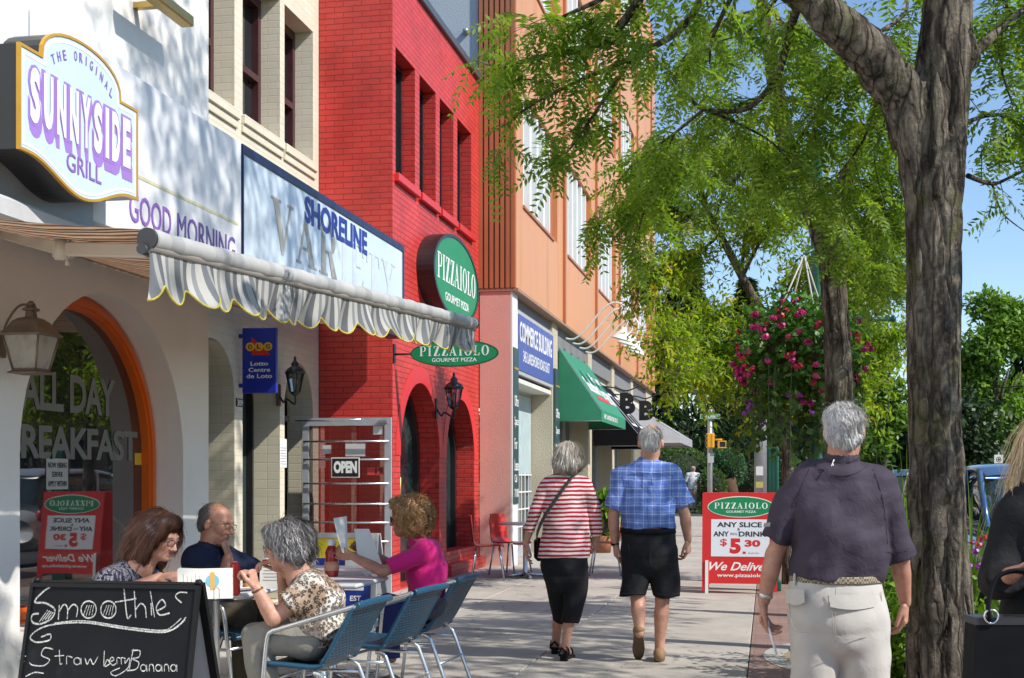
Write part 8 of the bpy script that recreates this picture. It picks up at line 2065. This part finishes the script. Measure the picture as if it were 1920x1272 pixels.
S = Solid(); S.tube(pts((q(1975, 1180), .20, .15), (q(1970, 1090), .175, .135), (q(1968, 1000), .178, .13), (q(1970, 940), .16, .10), (q(1972, 905), .07, .065)), .04, CR, (True, False)); limb(S, (q(1902, 965), q(2040, 965)), (.068, .068), .05)
for n in (limb(S, (q(1899, 968), q(1882, 1040, -.02), q(1873, 1092, -.06), q(1890, 1083, -.17)), (.066, .070, (.070, .066), (.078, .062)), .03, CR, (False, True)), limb(S, (q(2044, 968), q(2068, 1085), q(2040, 1135, -.14)), (.064, .058, .06), .03, CR, (False, True))): hollow_end(S, n)
S.wrinkle(.006, 26, 6, 41, (.6, 0, .8)); S.build('jacket', .009, M_COAT, o)
S = Solid(); S.tube(pts((q(1975, 1150), .17, .13), (q(1975, 1200), .18, .14)), .03, CR)
for u in (1940, 2010): limb(S, (q(u, 1190), q(u, 1340), q(u, 1560)), (.10, .08, .065), .03)
S.build('trousers', .012, M_BLK, o)
S = Solid(); 
for u in (1940, 2010): h_ = q(u, 1575, .05); t_ = q(u - 6, 1600, -.17); h_[2] = t_[2] = .012; shoe(S, h_, t_); S.build('shoe', .008, BLKL, o); S = Solid()
Bh = basis(J['hf'], J['hu']); hp_ = lambda x, y, z: J['head'] + (Bh[0] * x + Bh[1] * y + Bh[2] * z)
S = Solid(); S.ell(hp_(0, -.022, .036), (.095, .105, .092), .01, Bh); S.tube([(hp_(.075, -.01, 0), .035, .055), (hp_(.105, .03, -.13), .042, .05), (hp_(.11, .07, -.27), .05, .035), (hp_(.12, .12, -.42), .04, .022), (hp_(.12, .14, -.52), .014, .01)], .04, Bh[0]); S.tube([(hp_(-.075, -.01, 0), .035, .055), (hp_(-.095, .03, -.13), .042, .05), (hp_(-.08, .07, -.30), .03, .03)], .04, Bh[0]); S.tube([(hp_(0, -.07, .0), .09, .05), (hp_(0, -.09, -.2), .11, .045), (hp_(0, -.09, -.33), .08, .03)], .04, Bh[0]); S.ell(hp_(0, .07, -.03), (.055, .07, .085), .02, Bh, True)
hair('hair', S, .007, H_BLON, o, flow_from(hp_(0, 0, .16), 1.5, .5), 7000, .26, .0034, .009, seed=9, wav=.15)
c_ = q(1905, 1230, -.25); hb = empty('handbag', c_, 0, 'black leather handbag with silver ring carried by the blonde woman', 'handbag'); b = MB(); W2 = .175; fr = Frame(c_ + np.array([0, 0, -.17]), CR, (0, 0, 1))
slab(b, fr, [[(-W2, 0), (W2, 0), (W2 * .92, .30), (-W2 * .92, .30)]], -.055, .055); b.build('pouch', BLKL, hb)
b = MB(); slab(b, fr, [rect(-W2 * .93, W2 * .93, .285, .31)], -.058, .058); b.build('top_trim', pm('trim_black', (.03, .03, .032), .3), hb)
b = MB(); b.tube(smooth_line([fr.p(-.11, .30, .06), fr.p(-.115, .36, .05), fr.p(-.075, .45, .03), fr.p(.01, .47, .03), fr.p(.085, .42, .04), fr.p(.11, .36, .05), fr.p(.11, .30, .06)]), .017, 8, flat=.5); b.build('handle', BLKL, hb)
for xx in (-.11, .11):
    b = MB(); b.tube([fr.p(xx + .024 * math.cos(a), .315 + .024 * math.sin(a), .064) for a in np.linspace(0, 6.28, 17)], .0045, 6, caps=False)
    b.build('ring', pm('steel_bright', (.7, .7, .7), .2, .05, 20, 60, 0, metal=1.0), hb)

# ---- distant man on the far corner
q = lambda u, v, dd=0.0: at(u, v, 54 + dd)
o = person(q(1299, 895), 'tiny white haired man in pale shirt walking far away past the hedge')
J = dict(pel=q(1298, 922), wai=q(1298, 915), che=q(1299, 898), nek=q(1299, 886), head=q(1300, 880), hf=CF, hu=(0, 0, 1), shL=q(1289, 891), elL=q(1286, 905), wrL=q(1286, 917), shR=q(1310, 891), elR=q(1313, 905), wrR=q(1313, 918), hipL=q(1294, 924), knL=q(1295, 940), anL=q(1295, 957), hipR=q(1303, 924), knR=q(1303, 940), anR=q(1303, 955))
body('body', o, J, SK2, h=.016, hands=[(J['wrL'], (0, 0, -1), (1, 0, 0), False, (30, 30, 30, 30), 20, 1.0), (J['wrR'], (0, 0, -1), (-1, 0, 0), True, (30, 30, 30, 30), 20, 1.0)])
S = Solid(); S.tube(pts((q(1298, 918), .20, .15), (q(1299, 898), .21, .14), (q(1299, 889), .15, .10)), .04, CR, (True, False)); limb(S, (q(1290, 891), q(1309, 891)), (.08, .08), .05); limb(S, (q(1290, 891), q(1286, 904)), (.085, .075), .03, CR, (False, True)); limb(S, (q(1309, 891), q(1313, 904)), (.085, .075), .03, CR, (False, True)); S.wrinkle(.008, 20, 5, 51); S.build('shirt', .016, M_WHT, o)
S = Solid(); S.tube(pts((q(1298, 916), .195, .14), (q(1298, 925), .20, .15)), .03, CR); limb(S, (q(1294, 925), q(1294.5, 956)), (.11, .09), .03, CR, (False, True)); limb(S, (q(1303, 925), q(1302.5, 954)), (.11, .09), .03, CR, (False, True)); S.wrinkle(.008, 20, 5, 52); S.build('trousers', .016, M_TAN, o)
S = Solid(); S.ell(J['head'] + np.array([0, 0, .035]), (.082, .1, .085), .01); hair('hair', S, .014, H_SILV, o, flow_from(J['head'] + np.array([0, 0, .15]), .7), 300, .06, .008, .004, seed=10)
S = Solid()
for a_, b_ in ((q(1295, 959, -.1), q(1295, 956, .2)), (q(1303, 957, 0), q(1303, 954, .3))): a_[2] = b_[2] = .012; shoe(S, a_, b_); S.build('shoe', .012, BLKL, o); S = Solid()

# ---- seated woman in the leopard print blouse
q = lambda u, v, dd=0.0: at(u, v, 6.82 + dd)
o = person(q(590, 895), 'grey haired woman in leopard print blouse eating at the near table')
FW = -CR; J = dict(pel=q(582, 1192), wai=q(592, 1160), che=q(588, 1118), nek=q(560, 1082), head=q(536, 1022), hf=-CR + CF * .05 + np.array([0, 0, -.18]), hu=np.array([0, 0, 1]) + CR * -.1, shL=q(582, 1106, -.15), elL=q(512, 1160, -.20), wrL=q(480, 1102, -.22), shR=q(580, 1106, .16), elR=q(540, 1150, .20), wrR=q(528, 1072, .08),
         hipL=q(584, 1198, -.09), knL=q(482, 1198, -.10), anL=q(505, 1368, -.10), hipR=q(584, 1198, .09), knR=q(484, 1200, .10), anR=q(500, 1350, .12))
body('body', o, J, SK1, hands=[(J['wrL'], (-.25, -.05, 1), CF * .3 - CR, False, (70, 75, 70, 65), 25, .95), (J['wrR'], -CR * .85 + np.array([0, 0, .7]), -CF * .2 - CR * .3 + np.array([0, 0, -1]), True, (40, 50, 50, 45), 20, .95)], limbk=.98, hk=1.0, h=.0075, side=CF, tors=.95)
S = Solid(); S.tube(pts((q(588, 1206), .185, .135), (q(594, 1172), .185, .148), (q(594, 1135), .185, .150), (q(582, 1108), .165, .112), (q(562, 1086), .075, .068)), .045, CF, (True, False)); S.ell(q(560, 1142), (.09, .13, .085), .06); limb(S, (q(582, 1104, -.13), q(580, 1104, .14)), (.070, .070), .05)
for n in (limb(S, (q(580, 1106, -.13), q(556, 1124, -.17), q(540, 1136, -.185)), (.074, .072, .071), .035, CF, (False, True)), limb(S, (q(580, 1106, .14), q(556, 1130, .18)), (.074, .071), .035, CF, (False, True))): hollow_end(S, n)
S.wrinkle(.007, 26, 7, 61, (.4, .3, 1)); S.build('blouse', .0075, M_LEO, o)
S = Solid(); S.tube(pts((q(588, 1186), .175, .128), (q(582, 1198), .180, .118)), .03, CF, (True, False))
for sg in (-1, 1):
    n = limb(S, (q(584, 1198, .09 * sg), q(540, 1196, .10 * sg), q(482, 1197 - 4 * sg, .10 * sg), q(497, 1290, .10 * sg), q(504, 1350, .11 * sg)), (.096, .092, .078, .074, .068), .03, CF, (False, True)); hollow_end(S, n)
S.wrinkle(.006, 24, 7, 62, (1, .3, .5)); S.build('trousers', .0075, M_GREYP, o)
for sg in (-1, 1): h_ = q(512, 1370, .10 * sg); t_ = q(440, 1370, .10 * sg); h_[2] = t_[2] = .012; S = Solid(); shoe(S, h_, t_); S.build('shoe', .008, BLKL, o)
Bh = basis(J['hf'], J['hu']); hp_ = lambda x, y, z: J['head'] + (Bh[0] * x + Bh[1] * y + Bh[2] * z)
S = Solid(); S.ell(hp_(0, -.030, .038), (.098, .108, .095), .01, Bh); S.ell(hp_(0, -.075, -.035), (.09, .065, .07), .04, Bh); S.ell(hp_(0, .045, .075), (.07, .055, .045), .03, Bh)
for s_ in (-1, 1): S.ell(hp_(s_ * .082, -.025, -.015), (.022, .05, .055), .03, Bh)
S.cut(hp_(0, .083, .06), Bh[1] * .9 + Bh[2] * -.25); S.wrinkle(.010, 55, 7, 63)
hair('hair', S, .006, H_GREY, o, flow_from(hp_(0, .04, .15), .6, 1.0), 7000, .10, .0034, .009, seed=11, wav=.6)
specs(o, J['head'], Bh, pm('thin_gold', (.4, .3, .2), .3, .1, 9, 40, 0, metal=.8), 1.0, .024, .018)
b = MB(); w_ = J['wrL'] + (J['elL'] - J['wrL']) * .08; b.lathe(w_, [(.030, -.005), (.032, 0), (.030, .005)], 18, _unit(J['elL'] - J['wrL'])); b.build('bracelet', pm('bracelet_bronze', (.2, .09, .04), .4, .3, 60, 90, .2, metal=.6), o)

# ---- seated woman in pink reading a menu
q = lambda u, v, dd=0.0: at(u, v, 8.38 + dd)
o = person(q(820, 895), 'curly haired woman in bright pink top reading a menu')
J = dict(pel=q(790, 1136), wai=q(798, 1108), che=q(800, 1060), nek=q(784, 1012), head=q(764, 972), hf=-CR + CF * .08 + np.array([0, 0, -.06]), hu=(0, 0, 1), shL=q(797, 1036, -.15), elL=q(718, 1072, -.22), wrL=q(658, 1042, -.16), shR=q(795, 1036, .16), elR=q(735, 1062, .22), wrR=q(690, 1034, .10),
         hipL=q(790, 1144, -.09), knL=q(724, 1140, -.10), anL=q(735, 1235, -.1), hipR=q(790, 1144, .09), knR=q(726, 1132, .1), anR=q(722, 1215, .1))
body('body', o, J, SK3, hands=[(J['wrL'], -CR + np.array([0, 0, .35]), CF * .9 + np.array([0, 0, .2]), False, (50, 60, 60, 55), 30, .92), (J['wrR'], -CR + np.array([0, 0, .5]), -CF * .9 + np.array([0, 0, .2]), True, (45, 55, 55, 50), 35, .92)], limbk=.86, hk=.95, side=CF, tors=.86)
S = Solid(); S.tube(pts((q(794, 1142), .155, .112), (q(800, 1110), .152, .116), (q(803, 1070), .162, .126), (q(800, 1038), .15, .10), (q(785, 1014), .07, .062)), .04, CF, (True, False)); S.ell(q(786, 1070), (.075, .11, .075), .06); limb(S, (q(798, 1034, -.125), q(796, 1034, .13)), (.062, .062), .05)
for n in (limb(S, (q(796, 1036, -.125), q(758, 1052, -.18), q(728, 1064, -.21)), (.064, .056, .052), .03, CF, (False, True)), limb(S, (q(795, 1036, .13), q(750, 1052, .19)), (.064, .053), .03, CF, (False, True))): hollow_end(S, n)
S.wrinkle(.006, 24, 6, 71, (.5, .3, .8)); S.build('top', .008, M_PINK, o)
S = Solid(); S.tube(pts((q(793, 1130), .148, .105), (q(790, 1143), .155, .10)), .03, CF, (True, False))
for sg in (-1, 1): n = limb(S, (q(788, 1144, .085 * sg), q(758, 1142, .09 * sg), q(727, 1137 - 4 * sg, .1 * sg), q(730, 1185, .1 * sg), q(733, 1226 - 8 * sg, .1 * sg)), (.086, .082, .070, .062, .058), .03, CF, (False, True)); hollow_end(S, n)
S.wrinkle(.005, 26, 6, 72, (1, .3, .5)); S.build('jeans', .008, M_JEAN, o)
for sg, du in ((-1, 0), (1, -14)): h_ = q(758 + du, 1252, .1 * sg); t_ = q(688 + du, 1252, .1 * sg); h_[2] = t_[2] = .012; S = Solid(); shoe(S, h_, t_, .05, .09); S.build('shoe', .008, pm('sneaker_dark', (.06, .045, .04), .7, .3, 30, 80, .2), o); sole_part(h_, t_, pm('sneaker_sole', (.2, .2, .19), .7), o, .052)
Bh = basis(J['hf'], J['hu']); hp_ = lambda x, y, z: J['head'] + (Bh[0] * x + Bh[1] * y + Bh[2] * z)
S = Solid(); S.ell(hp_(0, -.035, .035), (.115, .115, .105), .01, Bh); S.ell(hp_(0, -.055, -.05), (.105, .085, .07), .05, Bh); S.ell(hp_(0, .045, .085), (.075, .05, .04), .03, Bh); S.cut(hp_(0, .07, .05), Bh[1] * .9 + Bh[2] * -.2); S.wrinkle(.012, 95, 9, 73); S.wrinkle(.006, 170, 9, 74)
hair('hair', S, .0055, H_CURL, o, flow_from(hp_(0, .0, .15), .5), 8000, .055, .0040, .014, seed=12, curl=1.6, fly=0)
specs(o, J['head'], Bh, BLACKM, .95, .026, .02, pm('dark_lens', (.01, .01, .01), .1, .1, 5, 20, 0))
b = MB(); e0, e1 = q(664, 1000, -.02), q(664, 1062, -.05); w_ = -CR * .02 + CF * .14
gr_ = [[tuple(at(u, v, 8.38 + dd)) for u, v, dd in row] for row in ([(649, 980, -.16), (650, 1010, -.17), (653, 1042, -.16)], [(664, 992, .0), (668, 1025, -.02), (672, 1060, -.02)], [(692, 992, .03), (704, 1024, .0), (716, 1058, -.02)])]
b = MB(); b.sheet(gr_[1:]); b.sheet([[(p[0] + .004 * CF[0], p[1] + .004, p[2]) for p in r] for r in gr_[1:]][::-1]); gr0 = [[tuple(at(u, v, 8.38 + dd)) for u, v, dd in row] for row in ([(625, 972, -.20), (631, 1000, -.21), (641, 1036, -.2)], [(650, 968, -.10), (651, 1004, -.12), (654, 1040, -.13)])]; b.sheet(gr0); b.sheet([[(p[0], p[1] + .004, p[2]) for p in r] for r in gr0][::-1])
b.build('open_menu', PAPER, None, 'open white menu sheets held up by the woman in pink', 'menu')
S = Solid(); S.tube(pts((q(790, 1158, -.20), .045, .028), (q(812, 1150, -.22), .055, .032), (q(832, 1132, -.2), .045, .03)), .02, CF); S.wrinkle(.012, 45, 7, 75); S.build('folded_jacket', .008, cloth('jacket_grey', (.06, .065, .08), .8), None, label='dark grey jacket bundled on the chair behind the woman in pink', cat='jacket')

# ---- brown haired woman by the window
q = lambda u, v, dd=0.0: at(u, v, 6.98 + dd)
o = person(q(240, 895), 'brown haired woman with glasses in black and grey patterned blouse reading')
F_ = _unit(CR * .88 - CF * .42); SD = np.cross(F_, (0, 0, 1))     # her right
J = dict(pel=q(212, 1200), wai=q(212, 1160), che=q(232, 1110), nek=q(268, 1056), head=q(301, 1006), hf=F_ + np.array([0, 0, -.32]), hu=np.array([0, 0, 1]) + F_ * .15, shR=q(232, 1088) + SD * .14, elR=q(255, 1120) + SD * .26, wrR=q(320, 1080) + SD * .08, shL=q(240, 1088) - SD * .15, elL=q(290, 1130) - SD * .2, wrL=q(340, 1092) - SD * .06,
         hipR=q(216, 1210) + SD * .09, knR=q(320, 1205) + SD * .1, anR=q(312, 1360) + SD * .1, hipL=q(216, 1210) - SD * .09, knL=q(322, 1205) - SD * .1, anL=q(312, 1360) - SD * .1)
body('body', o, J, SK1, hands=[(J['wrR'], F_ + np.array([0, 0, .15]), np.array([0, 0, -1.0]) - SD * .4, True, (35, 40, 40, 35), 25, .95), (J['wrL'], F_ + np.array([0, 0, .2]), np.array([0, 0, -1.0]), False, (35, 40, 40, 35), 25, .95)], limbk=.92, hk=.98, h=.007, side=SD, tors=.92, lip=(.40, .13, .12), brow=(.16, .08, .05))
S = Solid(); S.tube(pts((q(210, 1215), .19, .155), (q(214, 1165), .185, .15), (q(232, 1115), .18, .14), (q(245, 1085), .155, .10), (q(262, 1064), .07, .062)), .045, SD, (True, False)); limb(S, (q(240, 1087) + SD * .13, q(244, 1087) - SD * .13), (.068, .068), .05)
for n in (limb(S, (q(238, 1090) + SD * .13, q(246, 1107) + SD * .21), (.074, .068), .035, SD, (False, True)), limb(S, (q(244, 1090) - SD * .13, q(275, 1118) - SD * .18), (.074, .066), .035, SD, (False, True))): hollow_end(S, n)
S.ell(J['nek'] + F_ * .065 + np.array([0, 0, -.045]), (.035, .035, .05), .03, None, True)
S.wrinkle(.006, 26, 6, 81, (.3, .3, 1)); S.build('blouse', .0075, M_ZEB, o)
S = Solid(); S.tube(pts((q(212, 1190), .18, .15), (q(214, 1212), .19, .15)), .03, SD)
for sg in (-1, 1): limb(S, (q(216, 1212) + SD * .09 * sg, q(320, 1206) + SD * .1 * sg, q(313, 1372) + SD * .1 * sg), (.10, .078, .06), .03)
S.build('trousers', .01, M_BLK, o)
for sg in (-1, 1): h_ = q(305, 1395) + SD * .1 * sg; h_[2] = .012; t_ = h_ + F_ * .24; S = Solid(); shoe(S, h_, t_); S.build('shoe', .009, BLKL, o)
Bh = basis(J['hf'], J['hu']); hp_ = lambda x, y, z: J['head'] + (Bh[0] * x + Bh[1] * y + Bh[2] * z) * .98
S = Solid(); S.ell(hp_(0, -.028, .040), (.096, .108, .094), .01, Bh); S.ell(hp_(0, .04, .085), (.072, .055, .042), .03, Bh)
for s_ in (-1, 1): S.tube([(hp_(s_ * .078, -.01, .03), .022, .06), (hp_(s_ * .088, -.025, -.06), .024, .062), (hp_(s_ * .082, -.055, -.135), .03, .05), (hp_(s_ * .07, -.10, -.18), .02, .025)], .04, Bh[0])
S.tube([(hp_(0, -.09, .0), .088, .05), (hp_(0, -.115, -.09), .095, .05), (hp_(0, -.15, -.165), .08, .03)], .05, Bh[0]); S.cut(hp_(0, .086, .06), Bh[1] * .9 + Bh[2] * -.3); S.wrinkle(.006, 60, 6, 82)
hair('hair', S, .006, H_AUB, o, flow_from(hp_(-.02, .05, .14), .9, .8, tuple(-F_ * .35)), 7000, .16, .0032, .007, seed=13, wav=.25)
specs(o, J['head'], Bh, pm('dark_maroon_frame', (.04, .015, .018), .3), .98, .026, .018)

# ---- man in navy with chin on hand
q = lambda u, v, dd=0.0: at(u, v, 8.42 + dd)
o = person(q(400, 895), 'balding man in dark navy shirt resting his chin on his hand')
F_ = _unit(CR * .93 - CF * .30); SD = np.cross(F_, (0, 0, 1))
J = dict(pel=q(388, 1150), wai=q(388, 1120), che=q(392, 1072), nek=q(394, 1024), head=q(406, 981), hf=F_ + np.array([0, 0, -.22]), hu=np.array([0, 0, 1]) + F_ * .05, shR=q(388, 1045) + SD * .17, elR=q(436, 1096) + SD * .16, wrR=q(437, 1040) + SD * .06, shL=q(398, 1045) - SD * .17, elL=q(470, 1088) - SD * .22, wrL=q(500, 1085) - SD * .1,
         hipR=q(392, 1155) + SD * .09, knR=q(472, 1150) + SD * .11, anR=q(470, 1275) + SD * .1, hipL=q(392, 1155) - SD * .09, knL=q(474, 1148) - SD * .11, anL=q(474, 1265) - SD * .1)
body('body', o, J, SK3, hands=[(J['wrR'], np.array([0, 0, 1.0]) - F_ * .35, -F_ + np.array([0, 0, -.1]), True, (55, 60, 60, 55), 35, 1.0), (J['wrL'], F_, np.array([0, 0, -1.0]), False, (30, 30, 30, 30), 20, 1.0)], hk=1.06, h=.0075, side=SD, brow=(.10, .07, .05), lip=(.30, .13, .11))
S = Solid(); S.tube(pts((q(388, 1160), .19, .155), (q(389, 1115), .20, .16), (q(391, 1070), .205, .145), (q(393, 1044), .175, .105), (q(394, 1026), .078, .07)), .045, SD, (True, False)); limb(S, (q(390, 1047) + SD * .15, q(397, 1047) - SD * .15), (.074, .074), .05)
for n in (limb(S, (q(389, 1049) + SD * .155, q(418, 1078) + SD * .165), (.080, .070), .035, SD, (False, True)), limb(S, (q(398, 1049) - SD * .155, q(440, 1068) - SD * .2, q(466, 1084) - SD * .21), (.080, .068, .064), .035, SD, (False, True))): hollow_end(S, n)
collar(S, q(396, 1022), np.array([0, 0, 1.0]), SD, .070, .024, .006, -.6); S.wrinkle(.006, 24, 6, 91, (.6, .3, .8)); S.build('shirt', .008, M_NAVY, o)
S = Solid(); S.tube(pts((q(388, 1140), .18, .15), (q(390, 1156), .19, .15)), .03, SD)
for sg in (-1, 1): limb(S, (q(392, 1157) + SD * .09 * sg, q(472, 1150) + SD * .11 * sg, q(472, 1268) + SD * .1 * sg), (.10, .080, .065), .03)
S.wrinkle(.005, 24, 6, 92); S.build('trousers', .009, M_BRNP, o)
for sg in (-1, 1): h_ = q(468, 1290) + SD * .1 * sg; h_[2] = .012; t_ = h_ + F_ * .27; S = Solid(); shoe(S, h_, t_); S.build('shoe', .009, BLKL, o)
Bh = basis(J['hf'], J['hu']); hp_ = lambda x, y, z: J['head'] + (Bh[0] * x + Bh[1] * y + Bh[2] * z) * 1.06
S = Solid(); S.ell(hp_(0, -.028, .030), (.081, .094, .086), .01, Bh); S.ell(hp_(0, -.06, -.03), (.07, .05, .05), .03, Bh); S.cut(hp_(0, .060, .06), Bh[1] * .95 - Bh[2] * .05)
for s_ in (-1, 1): S.ell(hp_(s_ * .09, .0, -.012), (.02, .03, .04), .015, Bh, True)
hair('hair', S, .006, H_DARK, o, flow_from(hp_(0, .02, .15), .7), 3600, .035, .0022, .004, seed=14)
specs(o, J['head'], Bh, pm('thin_gold', (.4, .3, .2)), 1.06, .023, .016)
